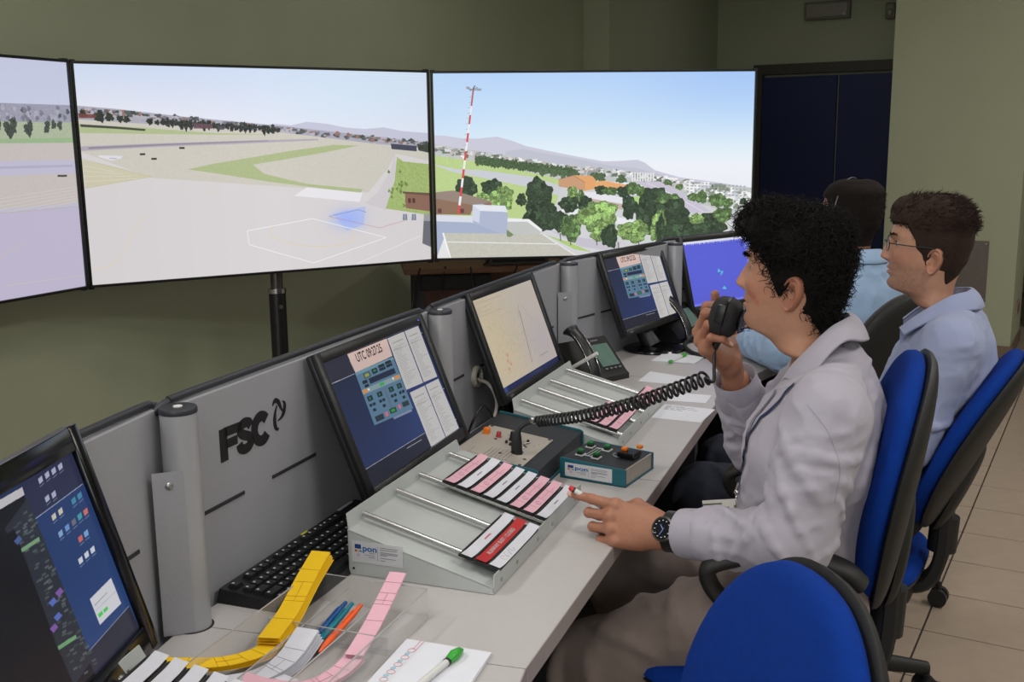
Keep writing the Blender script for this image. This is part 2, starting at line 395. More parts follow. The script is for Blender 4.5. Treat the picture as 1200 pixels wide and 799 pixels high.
for u_, l_, k_, lb in [(1.2, 0.9, 'desk', 'ceiling light over the near end of the console'), (3.6, 0.9, 'desk', 'ceiling light over the middle of the console'),
                       (1.2, -1.3, 'near', 'ceiling light behind the near operator chair'), (3.6, -1.3, 'near', 'ceiling light behind the seated men'),
                       (6.0, -1.3, 'right', 'ceiling light over the aisle in front of the column'), (-1.2, -0.2, 'near', 'ceiling light behind the camera'),
                       (0.3, 2.5, 'left', 'ceiling light in the near left corner'), (5.2, 2.9, 'far', 'added ceiling light above the wall displays, brightening the left wall'), (9.2, 2.4, 'back', 'added weak ceiling light in front of the dark blue door, brightening the back')]:  # last two fittings are added fill for the left wall, pillar and back wall
    ceiling_lamp(u_, l_, k_, lb)
# ================================================================== wall displays showing the airfield
BEZ = mat('display_bezel', rgb(16, 16, 18), 0.3, var=0.02)
TVW, TVH = 1.555, 0.8747
def sketch(q):
    """homography from a four-cornered sketch (tl, tr, br, bl) to picture coordinates 0..1"""
    A = []; B = []
    for (x, y), (u, v) in zip(q, [(0, 0), (1, 0), (1, 1), (0, 1)]):
        A += [[x, y, 1, 0, 0, 0, -u * x, -u * y], [0, 0, 0, x, y, 1, -v * x, -v * y]]; B += [u, v]
    h = np.append(np.linalg.solve(np.array(A, float), np.array(B, float)), 1).reshape(3, 3)
    def f(*p):
        o = []
        for x, y in p:
            a = h @ (x, y, 1); o.append((a[0] / a[2], a[1] / a[2]))
        return o
    return f
def city(p, S, pts, n, cols, sz, asp=1.0, spread=6):
    """many small buildings and trees along a skyline band"""
    for k in range(n):
        t = RNG.random() * (len(pts) - 1); i = int(t); f_ = t - i
        x = pts[i][0] * (1 - f_) + pts[i + 1][0] * f_; y = pts[i][1] * (1 - f_) + pts[i + 1][1] * f_ + (RNG.random() - 0.5) * spread
        (u, v), = S((x, y)); c = cols[int(RNG.random() * len(cols))]; s_ = sz * (0.5 + RNG.random())
        if RNG.random() < 0.5: p.rect(u, v - s_ * 0.5, u + s_ * asp, v + s_ * 0.5, c, 0.9)
        else: p.blob(u, v, s_ * 0.7, s_ * 0.9, c, 0.3, 0.3)

# --- middle display
p2 = Paint(1120, 630, (216, 211, 212)); S = sketch([(190, 164), (1109.5, 191), (1122.3, 672.3), (241, 741)])
def P_(*a): return S(*a)
p2.poly(P_((180, 150), (1130, 180), (1130, 380), (740, 335), (180, 280)), (222, 228, 244))
for k in range(24):
    a = k / 24; p2.poly(P_((180, 150 + 120 * a), (1130, 180 + 180 * a), (1130, 185 + 187.5 * a), (180, 155 + 125 * a)), (205 + 25 * a, 219 + 13 * a, 244 + 1 * a), 1)
p2.soft(0.8, 0.12, 0.3, 0.2, (214, 236, 250), 0.5)
p2.poly(P_((690, 326), (720, 322), (760, 326), (800, 317), (850, 322), (900, 332), (950, 336), (1000, 332), (1050, 342), (1120, 347), (1120, 385), (740, 345)), (196, 196, 216), 0.9)
p2.poly(P_((180, 272), (300, 282), (480, 303), (740, 328), (1120, 372), (1120, 388), (740, 352), (500, 335), (180, 312)), (168, 166, 180), 0.9, 0.25, 3)
city(p2, P_, [(205, 284), (480, 310), (740, 338), (1110, 375)], 260, [(92, 96, 96), (130, 128, 140), (186, 180, 190), (70, 78, 72), (150, 120, 112)], 0.009, 1.4, 10)
p2.poly(P_((180, 308), (740, 345), (1120, 392), (1120, 420), (1030, 400), (1010, 440), (960, 500), (395, 462), (200, 390)), (206, 202, 192), 1, 0.06, 5)
p2.poly(P_((205, 322), (380, 332), (560, 346), (730, 350), (560, 350), (400, 348), (205, 345)), (176, 190, 140), 0.9, 0.1)
p2.poly(P_((208, 322), (300, 328), (380, 335), (378, 340), (300, 334), (210, 329)), (60, 62, 58), 0.9)
for x, y, r_ in [(215, 295, 9), (258, 302, 13), (285, 304, 10), (313, 308, 8), (330, 310, 8), (391, 315, 8), (410, 318, 6)]:
    (u, v), = P_((x, y)); p2.blob(u, v, r_ / 950, r_ / 520, (52, 58, 50), 0.3, 0.5)
for k in range(26):
    x = 425 + k * 12; y = 316 + (x - 425) * 0.064 + RNG.random() * 5; (u, v), = P_((x, y)); p2.blob(u, v, 0.007, 0.016 * (0.6 + RNG.random()), (58, 62, 60), 0.3, 0.5)
for a, c in [((505, 320, 555, 334), (110, 82, 92)), ((568, 326, 585, 337), (86, 84, 92)), ((205, 294, 250, 306), (120, 70, 66))]:
    p2.poly(P_((a[0], a[1]), (a[2], a[1] + 3), (a[2], a[3]), (a[0], a[3])), c, 0.9)
p2.poly(P_((210, 380), (420, 372), (620, 366), (830, 361), (830, 365), (620, 374), (400, 382), (210, 392)), (176, 168, 182), 0.9)
p2.poly(P_((230, 382), (420, 374), (700, 365), (700, 367), (420, 378), (230, 387)), (132, 126, 140), 0.7)
p2.poly(P_((490, 440), (560, 425), (640, 412), (760, 392), (870, 377), (935, 379), (830, 400), (720, 418), (660, 428), (690, 452), (800, 478), (945, 492), (940, 502), (700, 472), (560, 450)), (174, 186, 138), 0.95, 0.12, 4)
for k in range(10): p2.line(P_((660 + k * 30, 432 + k * 5), (840 + k * 18, 396 + k * 4)), 1.2, (196, 194, 178), 0.6)
p2.poly(P_((212, 415), (300, 434), (395, 458), (222, 489)), (206, 200, 174), 0.95, 0.06, 4)
for k in range(4): p2.line(P_((216, 430 + k * 14), (300 + k * 20, 446 + k * 6)), 1.2, (226, 222, 208), 0.9)
p2.line(P_((222, 489), (395, 459), (214, 413)), 1.4, (188, 190, 140), 0.9)
p2.poly(P_((255, 403), (320, 405), (316, 412), (290, 417), (258, 408)), (226, 224, 232), 0.9)
p2.line(P_((285, 411), (305, 412)), 2, (160, 164, 180))
for x, y in [(372, 400), (402, 412), (475, 384)]: p2.poly(P_((x - 7, y - 2), (x + 7, y - 2), (x + 7, y + 3), (x - 7, y + 3)), (58, 60, 58))
p2.poly(P_((1030, 395), (1018, 440), (985, 500), (950, 528), (1005, 545), (1030, 455)), (208, 203, 206))
p2.poly(P_((1018, 374), (1085, 380), (1085, 394), (1020, 388)), (72, 74, 92)); p2.poly(P_((1085, 375), (1118, 379), (1118, 398), (1090, 392)), (64, 70, 62), 1, 0.5)
p2.poly(P_((1034, 408), (1050, 420), (1125, 428), (1125, 560), (1060, 550), (1005, 542), (1028, 470)), (164, 184, 116), 1, 0.3, 4)
for k in range(18):
    x = 1010 + RNG.random() * 50; y = 440 + RNG.random() * 95; (u, v), = P_((x, y)); p2.blob(u, v, 0.004, 0.009, (112, 140, 74), 0.4, 0.5)
p2.poly(P_((1055, 500), (1125, 506), (1125, 550), (1057, 541)), (142, 106, 92)); p2.poly(P_((1048, 498), (1125, 502), (1125, 509), (1050, 503)), (108, 84, 72))
for x in (1063, 1074): p2.poly(P_((x, 515), (x + 7, 516), (x + 7, 528), (x, 527)), (88, 58, 52))
p2.poly(P_((800, 487), (945, 501), (938, 525), (767, 509)), (232, 230, 234))
p2.soft(*P_((908, 568))[0], 0.05, 0.05, (150, 176, 250), 0.75); p2.poly(P_((868, 556), (953, 536), (948, 584), (905, 600)), (158, 182, 250), 0.5)
p2.line(P_((858, 562), (935, 545), (955, 552)), 1.0, (70, 80, 140), 0.8); p2.line(P_((860, 563), (990, 592), (1055, 573)), 1.2, (196, 120, 140), 0.9)
p2.line(P_((645, 600), (815, 568), (1006, 617), (818, 683), (651, 636), (645, 600)), 1.6, (250, 250, 252))
p2.line([P_((815 + 110 * math.cos(a), 607 + 33 * math.sin(a) + 6 * math.cos(a)))[0] for a in np.linspace(-0.5, 3.6, 26)], 2.0, (224, 208, 164), 0.9)
p2.line(P_((930, 685), (1010, 650), (1095, 612)), 1.4, (246, 246, 250), 0.9)
p2.line(P_(*catmull([(236, 702), (290, 690), (320, 655), (345, 610), (378, 560)], 6)), 2.0, (228, 214, 170), 0.8); p2.line(P_((555, 490), (548, 505)), 1.5, (228, 214, 170))
for x in (1055, 1078): p2.poly(P_((x - 5, 556), (x + 5, 556), (x + 6, 572), (x - 6, 572)), (120, 132, 150)); p2.line(P_((x, 556), (x, 570)), 1.5, (235, 235, 240))
p2.poly(P_((1104, 556), (1130, 558), (1130, 645), (1100, 632)), (110, 112, 118)); p2.poly(P_((1104, 556), (1130, 558), (1130, 575), (1103, 574)), (160, 160, 164))
g = 1 - 0.05 * np.abs(p2.X - 0.5); p2.a *= g[..., None]

# --- left display (only its right third is in view; the rest goes on in the same way)
p1 = Paint(1120, 630, (190, 183, 204)); S1 = sketch([(0, 149.5), (173, 162), (226, 743), (0, 783)])
def P1(*a): return [(0.6 + 0.4 * u, v) for u, v in S1(*a)]
p1.vgrad([(0, (196, 200, 224)), (0.2, (200, 204, 228)), (0.215, (192, 192, 206)), (1, (186, 180, 204))])
p1.rect(0, 0.185, 1, 0.26, (150, 150, 168), 0.95, 0.3, 3)
for k in range(160):
    x = RNG.random(); p1.blob(x, 0.2 + 0.05 * RNG.random(), 0.006, 0.012, [(80, 84, 92), (120, 118, 132), (170, 168, 184)][k % 3], 0.3, 0.3)
p1.rect(0, 0.26, 1, 0.345, (168, 180, 150), 0.95, 0.15, 4)
for x, r_ in [(-40, 14), (0, 10), (45, 8), (78, 14), (100, 16), (125, 13), (105, 8), (150, 8), (-150, 16), (-200, 12)]:
    (u, v), = P1((x, 306)); p1.blob(u, v - 0.01, r_ / 1000, r_ / 480, (62, 72, 64), 0.3, 0.5)
for k in range(30): p1.blob(RNG.random(), 0.26 + 0.02 * RNG.random(), 0.008, 0.02, (66, 74, 66), 0.3, 0.5)
p1.poly(P1((-400, 330), (190, 320), (195, 345), (-400, 355)), (150, 178, 134), 0.95, 0.1)
p1.rect(0, 0.35, 1, 0.62, (196, 188, 184), 1, 0.05, 5)
p1.poly(P1((-400, 375), (190, 372), (198, 406), (-400, 415)), (190, 186, 208)); p1.poly(P1((-400, 388), (190, 384), (190, 390), (-400, 395)), (168, 164, 190), 0.7)
for k in range(6): p1.line(P1((-300, 500 + 14 * k), (60, 470 + 10 * k), (200, 440 + 8 * k)), 1.2, (214, 208, 204), 0.8)
p1.poly(P1((-400, 540), (205, 492), (240, 760), (-400, 820)), (188, 181, 205)); p1.line(P1((-400, 542), (205, 494)), 1.4, (176, 176, 140), 0.8)
p1.line(P1((0, 700), (60, 650), (120, 590)), 2.0, (206, 188, 176), 0.8); p1.line(P1((90, 720), (225, 705)), 2.0, (206, 192, 176), 0.7)
p1.poly(P1((-5, 295), (8, 295), (8, 320), (-5, 320)), (66, 70, 96)); p1.poly(P1((168, 409), (182, 409), (182, 414), (168, 414)), (66, 62, 66)); p1.poly(P1((66, 369), (72, 369), (72, 376), (66, 376)), (80, 76, 80))

# --- right display
p3 = Paint(1200, 675, (206, 214, 190)); S3 = sketch([(49.8, 76.7), (1157, 69.4), (1142, 688), (66.7, 711)])
def P3(*a): return S3(*a)
p3.vgrad([(0, (176, 208, 250)), (0.25, (200, 226, 250)), (0.42, (226, 240, 250)), (0.5, (238, 242, 250)), (0.62, (236, 238, 246)), (1, (225, 225, 225))])
p3.soft(0.97, 0.0, 0.35, 0.25, (150, 188, 246), 0.6); p3.soft(0.0, 0.1, 0.12, 0.4, (190, 214, 244), 0.4)
p3.poly(P3((40, 288), (90, 290), (150, 299), (200, 300), (270, 293), (320, 306), (370, 325), (440, 340), (540, 360), (640, 378), (700, 376), (755, 372), (780, 382), (815, 408), (900, 432), (1020, 448), (1160, 470), (1160, 520), (40, 345)), (198, 198, 216))
p3.poly(P3((300, 345), (360, 335), (440, 352), (560, 372), (660, 392), (760, 402), (900, 440), (900, 455), (300, 365)), (182, 186, 200), 0.7)
p3.poly(P3((40, 318), (250, 348), (480, 385), (720, 410), (900, 440), (1160, 470), (1160, 590), (1000, 560), (830, 455), (480, 440), (40, 372)), (188, 192, 190), 1, 0.3, 3)
city(p3, P3, [(60, 335), (250, 362), (480, 400), (720, 425), (900, 452), (1140, 500)], 420, [(96, 108, 96), (214, 214, 220), (240, 240, 240), (150, 150, 150), (84, 100, 78), (190, 180, 176)], 0.010, 1.3, 22)
city(p3, P3, [(920, 470), (1030, 490), (1140, 520)], 130, [(236, 236, 236), (246, 246, 250), (200, 204, 210), (120, 132, 110)], 0.014, 1.5, 60)
for k in range(9): p3.poly(P3((735 + k * 9, 416), (741 + k * 9, 416), (741 + k * 9, 446), (735 + k * 9, 446)), (226, 226, 230))
for r_ in range(4):
    for k in range(16): p3.poly(P3((925 + k * 13, 446 + r_ * 11 + k), (932 + k * 13, 446 + r_ * 11 + k), (932 + k * 13, 451 + r_ * 11 + k), (925 + k * 13, 451 + r_ * 11 + k)), (150, 154, 160), 0.8)
p3.poly(P3((40, 355), (240, 385), (440, 428), (500, 445), (520, 520), (360, 575), (40, 560)), (182, 206, 132), 1, 0.12, 4)
p3.poly(P3((40, 385), (130, 405), (220, 408), (400, 432), (480, 458), (530, 490), (500, 500), (400, 470), (230, 436), (120, 415)), (200, 202, 210))
for k in range(28):
    x = 205 + k * 12; (u, v), = P3((x, 372 + (x - 205) * 0.13 + 4 * RNG.random())); p3.blob(u, v, 0.010, 0.026, (62, 84, 52), 0.3, 0.6)
for x in (432, 470, 500, 540, 610, 630, 700): (u, v), = P3((x, 412 + (x - 432) * 0.1)); p3.blob(u, v, 0.016, 0.024, (70, 92, 60), 0.3, 0.5)
p3.poly(P3((500, 455), (1000, 530), (1160, 600), (1160, 720), (400, 720)), (204, 206, 208), 1, 0.1, 4)
p3.poly(P3((745, 448), (830, 446), (900, 480), (1005, 548), (950, 556), (850, 500)), (196, 190, 208)); p3.line(P3((790, 452), (870, 488), (985, 552)), 2, (236, 236, 240), 0.9)
p3.poly(P3((740, 500), (790, 495), (780, 540), (740, 530)), (170, 210, 120)); p3.poly(P3((940, 560), (1000, 565), (1060, 590), (960, 620)), (150, 190, 100), 1, 0.3)
p3.poly(P3((484, 440), (535, 425), (600, 428), (617, 448), (612, 472), (575, 479), (484, 464)), (226, 160, 100)); p3.poly(P3((484, 440), (535, 426), (575, 450), (575, 479), (484, 464)), (200, 148, 112)); p3.line(P3((484, 440), (535, 426), (575, 450)), 2, (150, 104, 80))
p3.poly(P3((610, 448), (640, 444), (718, 458), (716, 476), (610, 466)), (232, 164, 104))
p3.poly(P3((570, 482), (620, 484), (722, 506), (716, 526), (575, 502)), (228, 228, 236)); p3.poly(P3((576, 502), (716, 526), (712, 545), (580, 522)), (190, 170, 160)); p3.poly(P3((480, 545), (540, 540), (745, 580), (740, 600), (560, 572)), (232, 232, 238))
p3.poly(P3((380, 575), (520, 590), (640, 640), (620, 700), (540, 700), (430, 630)), (208, 208, 214)); p3.poly(P3((440, 630), (520, 655), (600, 690), (540, 680)), (170, 200, 110), 1, 0.4)
p3.poly(P3((455, 615), (560, 640), (700, 655), (690, 690), (560, 670)), (190, 186, 200), 0.8)
DG, LG, MG = (40, 56, 38), (104, 132, 72), (72, 98, 54)
trees = [(165, 468, 38, 36, DG), (255, 470, 36, 32, DG), (222, 500, 24, 14, LG), (290, 505, 40, 42, LG), (356, 510, 18, 22, DG), (415, 490, 46, 54, DG), (425, 560, 62, 60, DG), (560, 505, 14, 30, MG), (532, 488, 18, 26, LG),
         (520, 525, 34, 28, DG), (578, 525, 28, 28, DG), (495, 585, 32, 34, DG), (528, 605, 36, 48, MG), (622, 570, 70, 58, LG), (640, 620, 48, 36, LG), (660, 635, 30, 40, DG), (630, 476, 22, 16, DG), (662, 480, 28, 14, MG), (708, 482, 24, 20, DG), (740, 470, 24, 22, MG),
         (728, 535, 26, 42, DG), (768, 480, 20, 18, MG), (795, 560, 48, 66, DG), (815, 500, 44, 36, DG), (860, 515, 42, 30, MG), (870, 570, 66, 66, DG), (742, 618, 56, 38, LG), (830, 605, 30, 58, LG), (835, 610, 16, 50, DG), (900, 610, 60, 50, DG), (1000, 600, 62, 44, DG), (960, 575, 26, 18, LG),
         (1050, 560, 34, 26, MG), (975, 500, 22, 22, MG), (945, 500, 18, 14, MG), (1030, 510, 30, 24, MG), (1065, 520, 20, 18, MG), (1120, 515, 14, 12, DG), (900, 465, 14, 10, MG), (860, 450, 14, 10, MG)]
for x, y, rx, ry, c in trees:
    (u, v), = P3((x, y)); a_, b_ = rx / 1100, ry / 620
    p3.blob(u, v, a_, b_, c, 0.18, 0.7, n=30, ns=4)
    for k in range(int(6 + rx / 3)):
        an = RNG.random() * 6.28; rr = RNG.random() ** 0.5 * 0.8; q = 0.7 + 0.9 * RNG.random()
        p3.blob(u + a_ * rr * math.cos(an), v + b_ * rr * math.sin(an), a_ * 0.2, b_ * 0.2, (c[0] * q, c[1] * q, c[2] * q), 0.4, 0.5, n=9)
for x, y in [(490, 625), (525, 640), (615, 640), (690, 655), (760, 650)]: p3.line(P3((x, y), (x + 2, y + 26)), 3.5, (92, 82, 70))
p3.poly(P3((55, 490), (120, 482), (255, 520), (250, 545), (185, 548), (180, 562), (55, 560)), (134, 100, 80)); p3.poly(P3((55, 485), (120, 478), (256, 516), (200, 530), (55, 505)), (142, 124, 112))
for x in (68, 145): p3.poly(P3((x, 540), (x + 13, 541), (x + 13, 556), (x, 555)), (90, 50, 46))
p3.poly(P3((55, 560), (185, 570), (185, 590), (310, 590), (310, 640), (90, 640), (60, 720), (55, 720)), (160, 172, 200)); p3.poly(P3((60, 562), (186, 570), (186, 588), (60, 584)), (216, 220, 232))
p3.poly(P3((188, 527), (222, 524), (310, 556), (304, 634), (188, 588)), (168, 178, 204)); p3.poly(P3((188, 527), (300, 530), (309, 552), (212, 548)), (226, 230, 240)); p3.poly(P3((188, 527), (214, 548), (211, 590), (186, 580)), (206, 212, 230))
p3.poly(P3((308, 580), (380, 580), (428, 615), (420, 628), (306, 632)), (190, 192, 190)); p3.poly(P3((308, 576), (382, 576), (428, 612), (424, 620), (376, 585), (308, 585)), (238, 238, 242))
p3.poly(P3((88, 624), (430, 628), (545, 702), (545, 725), (110, 725)), (192, 190, 178), 1, 0.12, 6); p3.line(P3((86, 624), (112, 712)), 6, (244, 244, 248)); p3.line(P3((100, 655), (480, 662)), 3, (236, 236, 236)); p3.line(P3((430, 628), (545, 702)), 5, (226, 226, 226))
p3.poly(P3((306, 612), (330, 630), (318, 638), (306, 636)), (110, 130, 90))
po, pq = np.array((139, 560.0)), np.array((190, 126.0))
for k in range(14):
    a, b_ = po + (pq - po) * k / 14, po + (pq - po) * (k + 1) / 14; p3.line(P3(tuple(a), tuple(b_)), 9 - 0.25 * k, [(206, 70, 62), (236, 236, 240)][k % 2] if k < 12 else (180, 84, 84))
for k in range(10):
    a = po + (pq - po) * (0.55 + 0.042 * k); p3.line(P3(tuple(a), (a[0] - 12, a[1] + 1)), 1.2, (120, 130, 150), 0.8)
p3.line(P3((166, 128), (190, 133), (214, 132)), 3, (110, 112, 120)); p3.line(P3((176, 136), (205, 124)), 3, (120, 120, 128)); p3.poly(P3((163, 122), (176, 122), (180, 130), (166, 130)), (150, 152, 160)); p3.poly(P3((200, 128), (218, 128), (216, 136), (202, 136)), (150, 152, 160))
p3.line(P3((187, 132), (195, 118)), 4, (90, 92, 100))

p3.a = p3.a * 0.90 + 0.088; p1.a = p1.a * 0.95 + 0.04

def wall_display(name, o, yaw, paint, label, strength=1.0, pole=True):
    """o: lower left corner of the lit picture, seen from the front"""
    M = T(*o) @ RZ(R(yaw)) @ T(TVW / 2, 0, 0)
    M0 = T(M.translation.x, M.translation.y, 0) @ RZ(R(yaw)); z0 = M.translation.z
    t = thing(name, M0, label, 'display', 'airfield view displays')
    g = 0.011
    m = MB(); m.box((0, 0.035, z0 + TVH / 2), (TVW + 2 * g, 0.06, TVH + 2 * g), bev=0.004); m.build('casing', BEZ, t)
    m = MB()
    for s_ in (-1, 1):
        m.box((s_ * (TVW + g) / 2, 0.0, z0 + TVH / 2), (g, 0.012, TVH + 2 * g), bev=0.002)
        m.box((0, 0.0, z0 + TVH / 2 + s_ * (TVH + g) / 2), (TVW, 0.012, g), bev=0.002)
    m.build('bezel', BEZ, t)
    screen_quad('screen', TVW, TVH, screen_mat(name + '_picture_' + str(int(yaw)), paint, strength), t, T(0, 0.0035, z0))
    for s_ in (-1, 1):
        for zz in (z0 - 0.012, z0 + TVH + 0.010): MB().box((s_ * (TVW / 2 + 0.003), 0.02, zz), (0.022, 0.03, 0.014), bev=0.002).build('corner_clip', BEZ, t)
    if pole:
        pm = mat('stand_black', rgb(18, 17, 18), 0.35)
        px = pole if isinstance(pole, float) else 0.0
        MB().box((px, 0.085, z0 + 0.25), (0.40, 0.04, 0.36), bev=0.004).build('mount_plate', pm, t)
        MB().cyl((px, 0.05, 0.35), (px, 0.05, z0 - 0.095), 0.038, 28).build('pole', pm, t, smooth=40)
        c = MB(); c.cyl((px, 0.05, z0 - 0.105), (px, 0.05, z0 - 0.085), 0.041, 28); c.build('collar', CHROME, t, smooth=40)
        MB().cyl((px, 0.05, z0 - 0.09), (px, 0.05, z0 + 0.08), 0.027, 24).build('inner_tube', mat('tube_grey', rgb(96, 90, 88), 0.25, metal=0.8), t, smooth=40)
        b_ = MB(); b_.cyl((px, 0.012, z0 - 0.165), (px, 0.006, z0 - 0.165), 0.009, 12); b_.build('clamp_screw', SCREWM, t, smooth=40)
        for k in range(3):
            a = k * 2.094 + 0.5; b_ = MB(); b_.tube([(px, 0.05, 0.35), (px + 0.34 * math.cos(a), 0.05 + 0.34 * math.sin(a), 0.02)], 0.016, 10); b_.build('leg', pm, t, smooth=40)
    return t
wall_display('wall_display', (-2.312, 2.792, 0.877), 67.55, p1, 'left wall display, cut by the frame, showing the far end of the runway', 0.97)
wall_display('wall_display', (-1.706, 4.262, 0.8755), 31.88, p2, 'middle wall display showing the empty apron and runway', 1.0, 0.015)
wall_display('wall_display', (-0.359, 5.122, 0.8745), 4.59, p3, 'right wall display showing trees, roofs and a red and white mast', 1.0, 0.02)

# brown table with cables behind the console
WOODB = mat('table_brown', rgb(120, 82, 56), 0.45, var=0.12, scale=12)
t = thing('side_table', T(0.10, 6.25, 0) @ RZ(R(8)), 'brown wooden table under the right wall display behind the console', 'table')
MB().box((0, 0, 0.725), (1.5, 0.75, 0.03), bev=0.006).build('tabletop', WOODB, t)
MB().box((0.02, 0.2, 0.42), (1.25, 0.02, 0.50)).build('modesty_panel', mat('table_panel', rgb(96, 60, 42), 0.5, var=0.1), t)
for a in (-1, 1):
    for c in (-1, 1): MB().box((a * 0.66, c * 0.31, 0.355), (0.05, 0.05, 0.71), bev=0.004).build('leg', mat('table_leg', rgb(28, 26, 28), 0.5), t)
MB().box((-0.46, -0.2, 0.66), (0.4, 0.3, 0.09), bev=0.01).build('cable_tray', MATTEBLACK, t)
t = thing('equipment_box', T(0.03, 6.05, 0.741) @ RZ(R(8)), 'small grey equipment box on the brown table under the displays', 'box')
MB().box((0, 0, 0.075), (0.34, 0.22, 0.15), bev=0.006).build('casing', mat('eq_box', rgb(84, 78, 70), 0.5), t)
MB().box((0, -0.113, 0.075), (0.30, 0.006, 0.11), bev=0.002).build('front_panel', MATTEBLACK, t)
t = thing('computer_unit', T(0.62, 6.05, 0.741) @ RZ(R(12)), 'black upright computer unit on the brown table', 'computer')
MB().box((0, 0, 0.09), (0.16, 0.3, 0.18), bev=0.006).build('casing', BLACK, t); MB().box((0, -0.153, 0.09), (0.14, 0.006, 0.16), bev=0.002).build('front_panel', GLOSSBLACK, t)
def cable(name, pts, r, m, label, cat='cable', n=8, group=None):
    o = MB().tube(catmull(pts, 8), r, n).build(name, m, None, smooth=60); return tag(o, label, cat, group)
TB = T(0.10, 6.25, 0) @ RZ(R(8))
def tb(*ps): return [tuple(TB @ Vector(p)) for p in ps]
cable('cable', tb((-0.66, -0.365, 0.745), (-0.70, -0.42, 0.62), (-0.72, -0.44, 0.40), (-0.68, -0.42, 0.06), (-0.55, -0.40, 0.008)), 0.006, BLACK, 'black cable hanging down the left leg of the brown table')
cable('cable', tb((-0.52, -0.36, 0.75), (-0.55, -0.42, 0.60), (-0.40, -0.45, 0.45), (-0.22, -0.44, 0.56), (-0.12, -0.385, 0.75)), 0.005, BLACK, 'thin black cable looping below the edge of the brown table')
cable('cable', tb((-0.30, -0.30, 0.746), (-0.20, -0.20, 0.80), (0.02, -0.22, 0.80), (0.22, -0.30, 0.747)), 0.005, BLACK, 'black cable arching over the top of the brown table')
cable('cable', tb((-0.38, -0.37, 0.747), (-0.36, -0.42, 0.55), (-0.28, -0.44, 0.36), (-0.10, -0.42, 0.30), (0.10, -0.40, 0.45), (0.2, -0.37, 0.747)), 0.005, BLACK, 'long black cable drooping in front of the brown table')
# ================================================================== the console
PANEL = mat('partition_grey', rgb(160, 160, 166), 0.45, metal=0.12, var=0.03, scale=200, bump=0.08, bscale=900)
PANELD = mat('slot_dark', rgb(40, 40, 42), 0.7)
RUBBER = mat('edge_rubber', rgb(44, 45, 52), 0.45, var=0.05)
POSTM = mat('post_grey', rgb(172, 172, 176), 0.38, metal=0.3, var=0.02)
TOPM = mat('worktop_grey', rgb(180, 176, 174), 0.42, var=0.015, scale=60)
EDGEM = mat('worktop_edge', rgb(158, 148, 146), 0.5, var=0.03)
DZ = 0.74; ZT = 1.068
A0 = R(8.4); A3 = R(-15.3); A4 = R(-30)
def seg_pt(o, a, x, y): return (o[0] + x * math.cos(a) - y * math.sin(a), o[1] + x * math.sin(a) + y * math.cos(a))
PA, PB, PC = (0.0, 0.0), (0.900, -0.003), (1.842, -0.008); PD = seg_pt(PC, A3, 0.70, 0); PE = seg_pt(PD, A4, 0.75, 0); P0 = seg_pt(PA, A0, -0.9, 0)
def worktop(name, poly, label):
    """poly counter-clockwise in console xy; last edge listed between points 0 and 1 is the front"""
    t = thing(name, DESK @ T(0, 0, 0), label, 'worktop', 'worktops of the console')
    MB().prism(poly, DZ - 0.030, DZ).build('top', TOPM, t)
    a, b = Vector(poly[0]), Vector(poly[1]); d = (b - a).normalized(); n_ = Vector((d.y, -d.x)) * 0.0015
    MB().prism([tuple(a + n_), tuple(b + n_), tuple(b - n_ * 0), tuple(a)][::1], DZ - 0.0305, DZ - 0.0005).build('edge_band', EDGEM, t)
    return t
BK = 0.012
j0, j3 = (0.037, -0.505), (1.772, -0.507)
f0 = seg_pt(P0, A0, 0, -0.505); b0 = seg_pt(P0, A0, 0, BK)
jd = seg_pt(PD, (A3 + A4) / 2, 0, -0.51); jdb = seg_pt(PD, (A3 + A4) / 2, 0, BK); e_f = seg_pt(PE, A4, 0, -0.505); e_b = seg_pt(PE, A4, 0, BK)
worktop('worktop', [f0, (j0[0] - 0.001, j0[1]), (-0.001, BK), b0], 'grey worktop at the near end in front of the left monitor')
w1 = worktop('worktop', [(j0[0] + 0.001, -0.505), (0.868, -0.505), (0.868, BK), (0.001, BK)], 'grey worktop under the near strip tray and the clear organiser')
worktop('worktop', [(0.872, -0.505), (j3[0] - 0.001, -0.505), (1.841, BK), (0.872, BK)], 'grey worktop under the second strip tray and the map monitor')
worktop('worktop', [(j3[0] + 0.001, -0.507), (jd[0] - 0.001, jd[1]), jdb, (1.845, BK)], 'grey worktop under the monitor on the round stand')
worktop('worktop', [(jd[0] + 0.001, jd[1]), e_f, e_b, (jdb[0] + 0.002, jdb[1])], 'grey worktop at the far end under the radar monitor')
